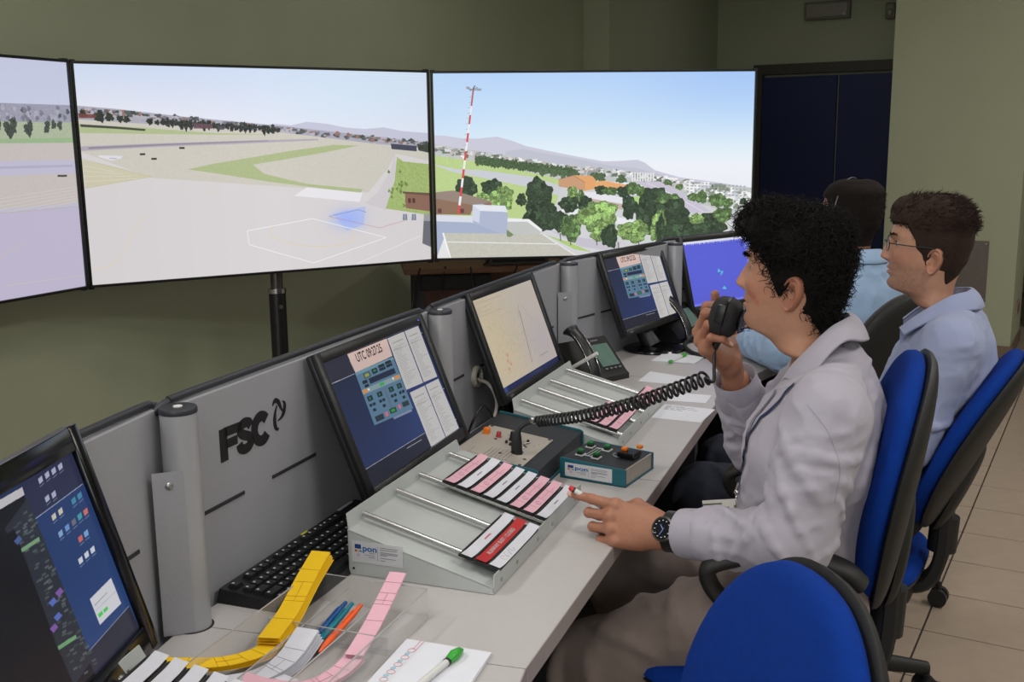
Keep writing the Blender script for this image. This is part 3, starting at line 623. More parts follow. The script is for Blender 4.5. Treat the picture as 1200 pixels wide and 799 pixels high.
def partition(o, a, ln, label, slots, grommets=(), x0=0.0):
    M = DESK @ T(o[0], o[1], 0) @ RZ(a)
    t = thing('partition', M, label, 'partition', 'partition panels along the console')
    MB().box((ln / 2 + x0 / 2, 0.030, (ZT + 0.60) / 2), (ln - x0 - 0.012, 0.020, ZT - 0.60), bev=0.002).build('panel', PANEL, t)
    tr = MB(); L_ = ln
    tr.tube(catmull([(x0 - 0.012, 0.034, ZT - 0.006), (0.02 + x0, 0.032, ZT + 0.004), (0.10, 0.030, ZT + 0.008), (ln - 0.12, 0.030, ZT + 0.008), (ln - 0.03, 0.034, ZT + 0.002), (ln, 0.036, ZT - 0.006)], 6), 0.0062, 12)
    tr.build('edge_trim', RUBBER, t, smooth=60)
    for xa, xb, z in slots: MB().box(((xa + xb) / 2, 0.0195, z), (xb - xa, 0.003, 0.0055)).build('slot', PANELD, t)
    for x, z in grommets:
        g = MB(); Mg = T(x, 0.020, z) @ RX(PI / 2)
        g.lathe([(0.019, 0), (0.026, 0.0), (0.027, 0.004), (0.026, 0.011), (0.021, 0.013), (0.019, 0.012), (0.018, 0.001)], 28, Mg); g.build('grommet', mat('grommet_cream', rgb(176, 172, 158), 0.5), t, smooth=40)
        MB().cyl((x, 0.0215, z), (x, 0.0185, z), 0.018, 20).build('hole', MATTEBLACK, t)
    return t
SZ = 0.887
partition(seg_pt(P0, A0, 0, 0.012), A0, 0.93, 'grey partition panel at the near end behind the left monitor', [(0.10, 0.40, SZ), (0.745, 0.825, SZ - 0.004)])
ptA = partition(PA, 0.0, 0.9, 'grey partition panel with the black three letter sign', [(0.060, 0.172, SZ), (0.253, 0.392, SZ), (0.62, 0.74, SZ), (0.80, 0.86, SZ)])
partition(PB, 0.0, 0.942, 'grey partition panel behind the map monitor', [(0.06, 0.17, SZ), (0.25, 0.39, SZ), (0.62, 0.74, SZ), (0.8, 0.86, SZ)], [(0.243, 0.868)])
partition(PC, A3, 0.70, 'grey partition panel behind the monitor on the round stand', [(0.07, 0.18, SZ), (0.22, 0.36, SZ)], [(0.40, 0.872)])
partition(seg_pt(PD, A4, 0, 0.055), A4, 0.75, 'grey partition panel at the far end behind the radar monitor', [(0.07, 0.18, SZ)])
# black sign on the second panel: three letters and a knot emblem, flat cut letters
SIGN = mat('sign_black', rgb(20, 19, 21), 0.6)
def arc(cx, cz, rx, rz, a0, a1, n=14): return [(cx + rx * math.cos(R(a0 + (a1 - a0) * k / n)), cz + rz * math.sin(R(a0 + (a1 - a0) * k / n))) for k in range(n + 1)]
def band(pts, wd):
    """ribbon of varying width along a path, as quads"""
    n = len(pts); wd = wd if isinstance(wd, list) else [wd] * n; rows = []
    for i in range(n):
        p, q = pts[max(i - 1, 0)], pts[min(i + 1, n - 1)]; dx, dz = q[0] - p[0], q[1] - p[1]; l = math.hypot(dx, dz) or 1
        nx, nz = -dz / l * wd[i] / 2, dx / l * wd[i] / 2; rows.append(((pts[i][0] + nx, pts[i][1] + nz), (pts[i][0] - nx, pts[i][1] - nz)))
    return rows
def add_band(m, rows, M, y0=0.0, y1=0.0012):
    for i in range(len(rows) - 1):
        a, b, c, d = rows[i][0], rows[i][1], rows[i + 1][1], rows[i + 1][0]
        m.add([(a[0], -y1, a[1]), (b[0], -y1, b[1]), (c[0], -y1, c[1]), (d[0], -y1, d[1]), (a[0], -y0, a[1]), (b[0], -y0, b[1]), (c[0], -y0, c[1]), (d[0], -y0, d[1])],
              [(0, 1, 2, 3), (4, 7, 6, 5), (0, 4, 5, 1), (1, 5, 6, 2), (2, 6, 7, 3), (3, 7, 4, 0)], M)
SG = T(0.117, 0.0198, 0.952)
m = MB(); h = 0.052; wd_ = 0.0185
add_band(m, band([(wd_ / 2, 0), (wd_ / 2, h)], wd_), SG); add_band(m, band([(wd_ * 0.6, h - 0.0065), (0.057, h - 0.0075)], 0.0150), SG); add_band(m, band([(wd_ * 0.6, h * 0.50), (0.045, h * 0.50)], 0.0140), SG)
m.build('letter', SIGN, ptA)
m = MB(); s_pts = catmull([(0.083, 0.0385), (0.078, 0.045), (0.066, 0.047), (0.055, 0.043), (0.0545, 0.034), (0.064, 0.0275), (0.076, 0.0225), (0.082, 0.0145), (0.076, 0.0065), (0.064, 0.0045), (0.053, 0.0085), (0.050, 0.0165)], 5)
add_band(m, band(s_pts, 0.0160), SG); m.build('letter', SIGN, ptA)
m = MB(); add_band(m, band(arc(0.112, 0.0258, 0.0195, 0.0205, 38, 322, 26), 0.0175), SG); m.build('letter', SIGN, ptA)
m = MB(); nb = 18
for pts, w0 in [(catmull([(0.148, 0.055), (0.152, 0.060), (0.158, 0.062), (0.166, 0.057), (0.172, 0.046), (0.177, 0.039)], 5), 0.0065), (catmull([(0.178, 0.056), (0.183, 0.053), (0.184, 0.046), (0.180, 0.036), (0.172, 0.029), (0.161, 0.026)], 5), 0.0060), (catmull([(0.161, 0.053), (0.155, 0.043), (0.152, 0.031), (0.153, 0.019), (0.158, 0.012), (0.163, 0.013)], 5), 0.0062)]:
    k = len(pts); add_band(m, band(pts, [1.25 * w0 * max(0.12, min(1, 2.2 * min(i / k + 0.08, 1.05 - i / k))) for i in range(k)]), SG)
m.build('emblem', SIGN, ptA)
def post(o, a, label, flange=True):
    t = thing('console_post', DESK @ T(o[0], o[1], 0) @ RZ(a), label, 'post', 'tube posts of the console')
    MB().cyl((0, 0, 0.55), (0, 0, ZT - 0.003), 0.0262, 40).build('tube', POSTM, t, smooth=40)
    c = MB(); c.lathe([(0.0265, ZT - 0.0045), (0.0268, ZT - 0.003), (0.0268, ZT + 0.002), (0.0255, ZT + 0.004)], 40); c.build('cap', RUBBER, t, smooth=40)
    c = MB(); c.lathe([(0.0065, ZT + 0.004), (0.0065, ZT + 0.0055), (0.003, ZT + 0.006)], 16); c.build('cap_screw', WHITE, t, smooth=40)
    c = MB(); c.lathe([(0.024, DZ - 0.002), (0.0295, DZ - 0.002), (0.0295, DZ + 0.0006), (0.024, DZ + 0.0006)], 32); c.build('floor_ring', MATTEBLACK, t)
    if flange:
        f_ = MB(); f_.prism([(-0.0470, 0.0160), (-0.0455, 0.0140), (-0.0290, -0.0060), (-0.0200, -0.0175), (-0.0190, -0.0165), (-0.0270, -0.0040)], DZ + 0.001, 0.985); f_.build('flange', PANEL, t)
        s_ = MB(); s_.lathe([(0.0055, 0), (0.0055, 0.002), (0.003, 0.0035)], 14, T(-0.0330, -0.0020, 0.965) @ RZ(R(-51)) @ RX(PI / 2)); s_.build('screw', SCREWM, t, smooth=40)
    return t
post(PA, 0, 'grey tube post with a flange left of the black three letter sign'); post(PB, 0, 'grey tube post between the clock monitor and the map monitor', False); post(PC, R(-7), 'grey tube post with a flange right of the map monitor'); post(PD, R(-22), 'grey tube post between the far clock monitor and the radar monitor', False)
# frame below the worktops
t = thing('support_frame', DESK @ T(0.9, 0, 0), 'dark support frame under the worktops of the console', 'frame')
DKF = mat('support_frame', rgb(52, 52, 56), 0.55)
for (o, a, ln) in [(P0, A0, 0.9), (PA, 0, 0.9), (PB, 0, 0.942), (PC, A3, 0.70), (PD, A4, 0.75)]:
    q = seg_pt(o, a, ln / 2, -0.06); MB().box((0, 0, 0.36), (ln - 0.03, 0.018, 0.66)).build('modesty_panel', DKF, t, M=T(q[0] - 0.9, q[1], 0) @ RZ(a))
for (o, a) in [(PA, 0), (PB, 0), (PC, R(-7)), (PD, R(-22))]:
    q = seg_pt(o, a, 0, -0.24); MB().box((0, 0, 0.355), (0.025, 0.34, 0.70), bev=0.003).build('leg', DKF, t, M=T(q[0] - 0.9, q[1], 0) @ RZ(a))
# ================================================================== what stands on the console
PINK = mat('strip_pink', rgb(218, 168, 182), 0.75, var=0.02); SWHITE = mat('strip_white', rgb(206, 206, 214), 0.75, var=0.02)
SRED = mat('strip_red', rgb(176, 26, 32), 0.55, var=0.03); YELLOW = mat('strip_yellow', rgb(240, 194, 8), 0.7, var=0.03); HOLDER = mat('strip_holder', rgb(18, 18, 19), 0.4)
TRAYM = mat('tray_grey', rgb(178, 182, 180), 0.45, var=0.02, bump=0.04, bscale=800); RAILM = mat('rail_chrome', rgb(190, 190, 188), 0.25, metal=1.0)
LABELM = mat('label_white', rgb(196, 196, 198), 0.5, var=0.0); LBLUE = mat('label_blue', rgb(20, 92, 160), 0.5, var=0.0); LNAVY = mat('label_navy', rgb(16, 62, 120), 0.5, var=0)
LRED = mat('label_red', rgb(190, 60, 70), 0.5, var=0); LYEL = mat('label_yellow', rgb(214, 176, 60), 0.5, var=0); LGREY = mat('label_grey', rgb(120, 116, 130), 0.6, var=0); LLILAC = mat('label_lilac', rgb(176, 140, 176), 0.6, var=0); LCY = mat('label_cyan', rgb(70, 140, 190), 0.6, var=0)
def flat(m, x0, z0, x1, z1, y=0.0): m.add([(x0, y, z0), (x1, y, z0), (x1, y, z1), (x0, y, z1)], [(0, 1, 2, 3)])
def sticker(parent, M, w_=0.064, h_=0.030):
    """white label, printed: blue flag, three letters, dots and small lines; local xz plane facing -y"""
    MB().box((w_ / 2, 0, h_ / 2), (w_, 0.0006, h_)).build('label', LABELM, parent, M=M)
    e = -0.0005; k = w_ / 0.064; M0 = M; M = M @ Matrix.Diagonal((1, 1, (h_ / 0.030) / k, 1))
    def q(name, x0, z0, x1, z1, m): a = MB(); a.box(((x0 + x1) / 2 * k, e, (z0 + z1) / 2 * k), ((x1 - x0) * k, 0.0004, (z1 - z0) * k)); return a.build(name, m, parent, M=M)
    q('label_flag', 0.004, 0.0195, 0.0118, 0.0255, LNAVY)
    for i, m in enumerate((LRED, LYEL, LCY)):
        a = MB(); a.cyl(((0.0052 + 0.003 * i) * k, e + 0.0002, 0.0162 * k), ((0.0052 + 0.003 * i) * k, e - 0.0002, 0.0162 * k), 0.0016 * k, 10); a.build('label_dot', m, parent, M=M)
    a = MB(); a.tube([((0.0082 + 0.0016 * math.cos(t)) * k, e, (0.0105 + 0.002 * math.sin(t)) * k) for t in np.linspace(0, 2 * PI, 10)[:-1]], 0.0005 * k, 4, closed=True); a.build('label_seal', LLILAC, parent, M=M)
    text('label_text', 'pon', 0.0118 * k, LBLUE, parent, M @ T(0.0228 * k, e - 0.0003, 0.0205 * k) @ RX(PI / 2), bold=0.0003 * k)
    a = MB()
    for x0, x1, z in [(0.022, 0.029, 0.0145), (0.0165, 0.029, 0.0115), (0.021, 0.029, 0.0085), (0.036, 0.058, 0.0243), (0.036, 0.057, 0.0215), (0.036, 0.058, 0.0178), (0.036, 0.0575, 0.0158), (0.036, 0.044, 0.0138), (0.036, 0.055, 0.0098), (0.036, 0.042, 0.0062)]:
        a.box(((x0 + x1) / 2 * k, e, z * k), ((x1 - x0) * k, 0.0003, 0.0008 * k))
    a.box((0.0325 * k, e, 0.0155 * k), (0.0003 * k, 0.0003, 0.021 * k)); a.build('label_print', LGREY, parent, M=M)

SL = -0.261; TSL = math.atan(0.261)
def tray(M, label, sticker_on=True, n_rail=4):
    """flight strip board; local origin at back left foot; x along, y towards the back (negative to the front)"""
    t = thing('strip_board', M, label, 'strip board', 'strip boards on the console')
    W = 0.475; Dp = 0.252; zb, zf = 0.077, 0.0115
    def side(x0, x1, nm):
        prof = [(0, 0.001), (0, zb), (-Dp, zf), (-Dp, 0.001)]
        m = MB(); m.add([(x0, p[0], p[1]) for p in prof] + [(x1, p[0], p[1]) for p in prof], [(3, 2, 1, 0), (4, 5, 6, 7), (0, 1, 5, 4), (1, 2, 6, 5), (2, 3, 7, 6), (3, 0, 4, 7)]); m.build(nm, TRAYM, t)
    side(0, 0.0015, 'side_plate'); side(W - 0.0015, W, 'side_plate')
    m = MB(); m.add([(0.0, 0, zb - 0.0005), (W, 0, zb - 0.0005), (W, -Dp, zf - 0.0005), (0, -Dp, zf - 0.0005), (0, 0, zb - 0.002), (W, 0, zb - 0.002), (W, -Dp, zf - 0.002), (0, -Dp, zf - 0.002)],
                    [(3, 2, 1, 0), (4, 5, 6, 7), (0, 1, 5, 4), (1, 2, 6, 5), (2, 3, 7, 6), (3, 0, 4, 7)]); m.build('bed', TRAYM, t)
    m = MB(); m.prism([(0.000, -0.001), (W, -0.001), (W, 0.001), (0.0, 0.001)], 0.001, zb); m.build('back_plate', TRAYM, t)
    m = MB(); m.add([(0.003, 0.0, zb - 0.002), (W - 0.003, 0.0, zb - 0.002), (W - 0.012, 0.006, zb + 0.024), (0.008, 0.006, zb + 0.024), (0.003, 0.0015, zb - 0.002), (W - 0.003, 0.0015, zb - 0.002), (W - 0.012, 0.0075, zb + 0.024), (0.008, 0.0075, zb + 0.024)],
                    [(0, 1, 2, 3), (7, 6, 5, 4), (0, 4, 5, 1), (1, 5, 6, 2), (2, 6, 7, 3), (3, 7, 4, 0)]); m.build('back_flange', TRAYM, t)
    m = MB(); m.box((W / 2, -Dp - 0.001, 0.0165), (W - 0.004, 0.0016, 0.031)); m.build('front_lip', TRAYM, t)
    for x in (0.012, 0.085, 0.19, 0.27, 0.41): MB().cyl((x + 0.02, -Dp - 0.0015, 0.014), (x + 0.02, -Dp - 0.0035, 0.014), 0.0035, 10).build('screw', SCREWM, t, smooth=40)
    if sticker_on: MB().cyl((-0.0005, -0.008, 0.012), (-0.002, -0.008, 0.012), 0.002, 8).build('screw', MATTEBLACK, t)
    for x in (0.048, 0.172, 0.268, 0.405):
        m = MB(); m.cyl((x, -0.003, zb + 0.0115), (x, -Dp + 0.002, zf + 0.0125), 0.005, 14); m.build('rail', RAILM, t, smooth=40)
    if sticker_on: sticker(t, Matrix(((0, 1, 0, -0.0008), (-1, 0, 0, -0.006), (0, 0, 1, 0.024), (0, 0, 0, 1))), 0.092, 0.036)
    return t
STRIPS = []
def strip(M_tray, x, y, ln, m, label, kind=None, tone=None, group='flight strips on the boards'):
    """strip holder lying on the rails; x = left end, y = centre across (negative towards the front)"""
    z = 0.077 + 0.0172 + (-y) * SL
    M = M_tray @ T(x, y, z) @ RX(TSL)
    t = thing('flight_strip', M, label, 'flight strip', group)
    MB().box((ln / 2, 0, 0.002), (ln, 0.0246, 0.004), bev=0.0008).build('holder', HOLDER, t)
    MB().box((ln / 2, 0.0095, 0.0048), (ln - 0.012, 0.0030, 0.0022), bev=0.0006).build('clip_edge', HOLDER, t)
    rows = []
    for k in range(9):
        a = k / 8; xx = -0.004 + (ln + 0.008) * a; zz = 0.0047 + 0.0045 * max(0, abs(2 * a - 1) - 0.72) * 3; rows.append([(xx, -0.0118, zz), (xx, 0.0072, zz)])
    g = MB(); g.grid(rows); g.build('paper', m, t, fix=False)
    if tone == 'busy':
        text('print', 'RUNWAY BUSY / CLOSED', 0.0105, LABELM, t, T(ln / 2, -0.0022, 0.0052), bold=0.00012, sx=0.98)
    elif tone == 'redtext':
        a = MB(); 
        for k in range(8): a.box((ln * 0.42 + k * 0.0034, -0.002, 0.0050), (0.0024, 0.0028, 0.0002))
        a.build('print', LRED, t)
    elif tone == 'hand':
        a = MB(); 
        for k in range(4): a.tube([(0.040 + k * 0.013 + 0.005 * math.cos(q), -0.002 + 0.006 * math.sin(q * 1.0 + k), 0.0051) for q in np.linspace(0, 5, 9)], 0.00025, 4)
        a.build('handwriting', mat('pencil', rgb(150, 150, 160), 0.8), t)
    elif tone == 'print':
        a = MB()
        for k in range(7): a.box((ln * 0.45 + k * 0.0034, -0.002, 0.0050), (0.0022, 0.0026, 0.0002))
        a.build('print', LGREY, t)
    elif tone == 'lines':
        a = MB()
        for xx in (0.2, 0.45, 0.72): a.box((ln * xx, -0.002, 0.0050), (0.0004, 0.016, 0.0002))
        a.box((ln * 0.585, -0.002, 0.0050), (ln * 0.27, 0.0004, 0.0002)); a.box((ln * 0.86, -0.004, 0.0050), (ln * 0.24, 0.0004, 0.0002))
        a.tube([(ln * 0.32 + 0.006 * math.cos(q), -0.003 + 0.005 * math.sin(q), 0.0051) for q in np.linspace(0, 5.5, 9)], 0.0003, 4)
        a.build('print', mat('print_rose', rgb(150, 104, 120), 0.8), t)
    return t
MT1 = DESK @ T(0.240, -0.128, DZ); MT2 = DESK @ T(1.050, -0.118, DZ)
tray(MT1, 'pale grey strip board nearest, with white label on its side and eleven strips')
rowA = ['pink', 'white', 'pink', 'white', 'white', 'pink', 'pink', 'white']
names = ['topmost', 'second', 'third', 'fourth', 'fifth', 'sixth', 'seventh', 'lowest']
for i, c in enumerate(rowA):
    strip(MT1, 0.260, -0.063 - 0.0254 * i, 0.166, PINK if c == 'pink' else SWHITE, f'{c} flight strip, {names[i]} of the eight in the far row of the nearest board', tone='lines' if c == 'pink' else 'print')
strip(MT1, 0.024, -0.195, 0.190, SWHITE, 'white flight strip with faint red print above the red strip', tone='redtext')
strip(MT1, 0.026, -0.2185, 0.186, SRED, 'red flight strip lettered for a busy or closed runway', tone='busy')
strip(MT1, 0.026, -0.242, 0.186, SWHITE, 'white flight strip with pencil marks below the red strip', tone='hand')
tray(MT2, 'pale grey strip board in front of the map monitor with the coiled cord over it', False)
for i in range(3): strip(MT2, 0.040, -0.174 - 0.0254 * i, 0.180, PINK, f'pink flight strip, {["topmost", "middle", "lowest"][i]} of three under the coiled cord', tone='lines')
for i in range(2): strip(MT2, 0.300, -0.216 - 0.0254 * i, 0.150, PINK, f'pink flight strip, {["upper", "lower"][i]} of two at the far front corner of the second board', tone='lines')
MT0 = DESK @ RZ(A0) @ T(-0.715, -0.078, DZ)
tray(MT0, 'pale grey strip board at the lower left corner below the left monitor', False)
for i in range(5): strip(MT0, 0.285, -0.022 - 0.0254 * i, 0.170, SWHITE, f'white flight strip, {["topmost", "second", "third", "fourth", "lowest"][i]} of five on the board below the left monitor', tone='print')

# ---------------- monitors
def clock_page(seed=0):
    p = Paint(700, 400, (42, 52, 92)); S = sketch([(85, 228), (490, 68), (652, 485), (290, 738)])
    for k in range(20):
        a = k / 20; p.rect(0, a, 1, a + 0.06, (38 + 3 * a, 46 + 8 * a, 68 + 30 * a))
    p.soft(0.75, 0.55, 0.35, 0.5, (46, 62, 118), 0.8)
    p.poly(S((80, 225), (200, 180), (228, 266), (118, 316)), (48, 50, 66)); p.poly(S((250, 668), (512, 509), (545, 575), (290, 742)), (36, 38, 52))
    p.line(S((118, 315), (226, 268)), 1.6, (210, 212, 220)); p.line(S((258, 667), (512, 508)), 1.6, (190, 194, 208))
    p.poly(S((196, 188), (358, 124), (382, 196), (230, 264)), (222, 194, 184)); p.poly(S((205, 215), (365, 150), (382, 196), (230, 264)), (212, 186, 180), 0.6)
    B = sketch([(228, 264), (384, 199), (466, 409), (308, 479)])   # the blue panel, its own corners
    (bx0, by0), (bx1, by1), (bx2, by2), (bx3, by3) = S((228, 264), (384, 199), (466, 409), (308, 479))
    def Q(u, v): return ((bx0 * (1 - u) + bx1 * u) * (1 - v) + (bx3 * (1 - u) + bx2 * u) * v, (by0 * (1 - u) + by1 * u) * (1 - v) + (by3 * (1 - u) + by2 * u) * v)
    def qr(u0, v0, u1, v1, c, a=1): p.poly([Q(u0, v0), Q(u1, v0), Q(u1, v1), Q(u0, v1)], c, a)
    qr(0, 0, 1, 1, (92, 126, 152)); qr(0, 0, 1, 0.05, (112, 152, 168)); qr(0, 0.33, 1, 0.42, (136, 158, 164)); qr(0.48, 0.46, 0.55, 0.86, (96, 116, 140))
    dk, gr = (34, 46, 60), (60, 170, 84)
    qr(0.16, 0.07, 0.32, 0.17, (70, 90, 80)); qr(0.19, 0.09, 0.29, 0.15, (150, 160, 96)); qr(0.24, 0.19, 0.92, 0.29, (40, 48, 72))
    for u, v, w_, h_ in [(0.38, 0.06, 0.13, 0.09), (0.56, 0.04, 0.16, 0.05), (0.56, 0.10, 0.16, 0.05), (0.75, 0.03, 0.16, 0.05), (0.75, 0.09, 0.16, 0.05), (0.08, 0.19, 0.12, 0.06), (0.10, 0.27, 0.10, 0.05)]: qr(u, v, u + w_, v + h_, dk)
    qr(0.41, 0.08, 0.48, 0.12, gr, 0.7); qr(0.44, 0.345, 0.55, 0.40, gr)
    for x in (0.06, 0.30, 0.60, 0.82):
        qr(x, 0.48, x + 0.12, 0.57, dk); qr(x + 0.03, 0.50, x + 0.08, 0.55, gr, 0.5)
        for q in (0, 0.08): qr(x - 0.01 + q, 0.62, x + 0.055 + q, 0.67, dk)
        qr(x + 0.03, 0.72, x + 0.10, 0.77, dk)
    qr(0.02, 0.345, 0.13, 0.405, (226, 140, 80)); qr(0.84, 0.335, 0.96, 0.395, (226, 140, 80)); qr(0.14, 0.35, 0.18, 0.39, (230, 230, 230)); qr(0.78, 0.34, 0.82, 0.38, (230, 230, 230))
    qr(0.07, 0.86, 0.27, 0.96, (46, 58, 70)); qr(0.44, 0.84, 0.60, 0.93, (30, 60, 40)); qr(0.47, 0.86, 0.57, 0.91, gr, 0.8); qr(0.78, 0.82, 0.95, 0.91, (46, 62, 66)); qr(0.32, 0.86, 0.38, 0.94, (220, 110, 130)); qr(0.67, 0.83, 0.73, 0.91, (220, 110, 130))
    p.poly(S((384, 446), (458, 412), (462, 420), (388, 454)), (190, 196, 210), 0.6); p.line(S((440, 571), (500, 535)), 2.2, (206, 208, 215), 0.8)
    for k, q in enumerate([((361, 124), (428, 97), (506, 305), (438, 334)), ((431, 96), (486, 74), (563, 280), (509, 303)), ((452, 345), (512, 316), (596, 526), (538, 564)), ((515, 314), (567, 288), (650, 488), (598, 524))]):
        uv = S(*q); p.poly(uv, (198, 196, 194))
        def W(u, v): return ((uv[0][0] * (1 - u) + uv[1][0] * u) * (1 - v) + (uv[3][0] * (1 - u) + uv[2][0] * u) * v, (uv[0][1] * (1 - u) + uv[1][1] * u) * (1 - v) + (uv[3][1] * (1 - u) + uv[2][1] * u) * v)
        p.line([W(0.15, 0.12), W(0.8, 0.12)], 2.2, (130, 124, 120), 0.8)
        for j in range(22):
            v = 0.2 + 0.034 * j; e = 0.25 + 0.6 * RNG.random() * (0.6 if j % 5 else 1.0); p.line([W(0.12, v), W(0.12 + e, v)], 1.2, (120, 116, 116), 0.65)
        p.line([W(0.05, 0.25), W(0.9, 0.25)], 1.5, (120, 120, 126), 0.6); p.line([W(0.05, 0.78), W(0.9, 0.78)], 1.2, (140, 140, 146), 0.5)
    for v in (0.08, 0.62, 0.92): p.line([(0.985, v), (1.0, v)], 2, (200, 205, 215))
    return p
def map_page():
    p = Paint(700, 400, (196, 184, 166)); p.soft(0.1, 0.5, 0.5, 0.6, (206, 190, 158), 0.8); p.soft(0.85, 0.7, 0.35, 0.5, (180, 172, 178), 0.8); p.soft(0.8, 0.1, 0.4, 0.3, (190, 184, 178), 0.6)
    for k in range(420):
        x, y = RNG.random() * 0.75, 0.12 + 0.8 * RNG.random(); a = RNG.random() * 6.28; l = 0.004 + 0.02 * RNG.random()
        p.line([(x, y), (x + l * math.cos(a), y + l * 1.7 * math.sin(a))], 1.1, [(150, 142, 110), (130, 124, 110), (176, 150, 120), (160, 158, 120)][k % 4], 0.6)
    for k in range(14): p.line([(0.02, 0.03 + 0.012 * k), (0.02 + 0.45 * RNG.random(), 0.03 + 0.012 * k)], 1.0, (140, 132, 120), 0.5)
    for k in range(10):
        pts = [(0.05 + 0.6 * RNG.random(), 0.2 + 0.6 * RNG.random()) for _ in range(4)]; p.line(catmull(pts, 5), 1.0, (166, 170, 120), 0.5)
    for x, y in [(0.22, 0.72), (0.25, 0.76), (0.20, 0.80), (0.24, 0.66)]: p.blob(x, y, 0.014, 0.02, (206, 128, 100), 0.5, 0.0, 0.6)
    p.line([(0.64, 0.28), (0.565, 0.86)], 2.6, (60, 56, 60)); p.line([(0.645, 0.28), (0.60, 0.60)], 1.0, (110, 104, 100)); p.line([(0.67, 0.20), (0.60, 0.33)], 1.2, (110, 104, 104)); p.line([(0.72, 0.26), (0.80, 0.44)], 1.2, (130, 124, 124)); p.line([(0.55, 0.52), (0.60, 0.50)], 1.2, (130, 124, 124)); p.line([(0.72, 0.84), (0.86, 0.84)], 1.6, (100, 94, 92), 0.8)
    p.rect(0.46, 0, 0.462, 0.93, (176, 168, 160), 0.6)
    p.rect(0, 0.945, 1, 1, (38, 44, 84)); p.rect(0.0, 0.945, 0.08, 1, (60, 90, 150), 0.6)
    return p
def radar_page():
    p = Paint(700, 400, (86, 92, 205)); p.soft(0.2, 0.3, 0.6, 0.6, (92, 98, 214), 0.6); p.rect(0, 0, 1, 0.035, (215, 218, 235)); 
    for k in range(50): p.rect(0.02 * k, 0.035, 0.02 * k + 0.012 * RNG.random(), 0.055, (200, 205, 235), 0.9)
    for x, y, r_ in [(0.42, 0.50, 0.018), (0.46, 0.53, 0.016), (0.44, 0.56, 0.010), (0.45, 0.78, 0.018), (0.47, 0.79, 0.010)]: p.blob(x, y, r_ * 0.9, r_ * 1.3, (90, 200, 220), 0.6)
    p.line([(0.44, 0.56), (0.40, 0.66)], 1.2, (150, 150, 230), 0.7)
    p.rect(0.83, 0.05, 1, 0.96, (104, 112, 222))
    for k in range(26):
        y = 0.08 + 0.033 * k; p.rect(0.85, y, 0.85 + 0.12 * RNG.random(), y + 0.014, (190, 200, 240), 0.7)
    p.rect(0, 0.965, 1, 1, (110, 118, 226))
    return p
def desktop_page():
    p = Paint(700, 400, (30, 50, 110)); S = sketch([(-535, 541), (235, 85), (435, 620), (-194, 1321)])
    for k in range(20): a = k / 20; p.rect(0, a, 1, a + 0.06, (36 + 4 * a, 56 + 14 * a, 104 + 18 * a))
    p.poly(S((70, 190), (235, 85), (270, 180), (120, 290)), (42, 46, 74))
    p.poly(S((280, 700), (405, 555), (436, 622), (300, 790)), (44, 46, 62)); p.line(S((120, 292), (268, 184)), 1.6, (170, 176, 196)); p.line(S((280, 700), (405, 556)), 1.6, (150, 156, 180))
    p.poly(S((-540, 540), (80, 190), (300, 760), (330, 800), (-194, 1321)), (22, 23, 28)); p.poly(S((-540, 540), (85, 190), (92, 215), (-528, 575)), (196, 194, 200)); p.poly(S((30, 318), (100, 225), (295, 720), (240, 800)), (44, 48, 58))
    p.poly(S((60, 320), (-500, 640), (-200, 1300), (230, 800)), (20, 21, 25))
    for k in range(90):
        v = RNG.random(); x0 = 45 + 200 * v + 55 * RNG.random(); y0 = 300 + 480 * v - (x0 - 45 - 200 * v) * 0.8
        c = [(90, 104, 100), (70, 84, 78), (110, 116, 122)][k % 3]; p.poly(S((x0, y0), (x0 + 12, y0 - 8), (x0 + 14, y0 - 2), (x0 + 2, y0 + 6)), c, 0.7)
    for q, c in [((80, 380, 55), (130, 176, 130)), ((190, 680, 55), (120, 176, 120))]: p.poly(S((q[0], q[1]), (q[0] + q[2], q[1] - q[2] * 0.66), (q[0] + q[2] + 3, q[1] - q[2] * 0.66 + 12), (q[0] + 3, q[1] + 12)), c, 0.9)
    for x, y, c in [(70, 355, (74, 96, 150)), (175, 545, (90, 110, 190)), (190, 590, (90, 110, 190)), (178, 625, (130, 90, 170)), (195, 515, (130, 90, 170))]: p.poly(S((x - 12, y + 2), (x + 4, y - 16), (x + 14, y - 4), (x, y + 14)), c)
    ic = [(140, 165), (160, 150), (180, 138), (200, 125), (160, 222), (180, 210), (240, 230), (258, 215), (180, 278), (200, 262), (200, 330), (220, 312), (240, 295), (258, 278), (276, 264), (260, 346), (277, 330), (260, 412), (278, 395), (296, 380)]
    cc = [(190, 190, 220)] * 6 + [(70, 150, 180), (70, 150, 180), (226, 214, 190), (226, 214, 190), (150, 180, 220), (120, 160, 220), (120, 116, 130), (70, 170, 180), (226, 120, 100), (226, 110, 96), (130, 180, 226), (230, 232, 236), (230, 232, 236), (230, 232, 236)]
    for (x, y), c in zip(ic, cc):
        p.poly(S((x - 7, y + 2), (x + 5, y - 9), (x + 9, y + 8), (x - 2, y + 18)), c, 0.9); p.line(S((x - 1, y + 26), (x + 12, y + 14)), 1.4, (170, 180, 206), 0.7)
    p.poly(S((288, 535), (352, 470), (382, 548), (318, 614)), (214, 214, 222)); p.line(S((302, 555), (340, 515)), 1.6, (150, 150, 160)); p.line(S((306, 570), (366, 510)), 1.2, (180, 180, 190)); p.poly(S((312, 582), (324, 570), (328, 580), (316, 592)), (70, 210, 90)); p.poly(S((328, 568), (340, 556), (343, 565), (331, 577)), (70, 210, 90))
    return p
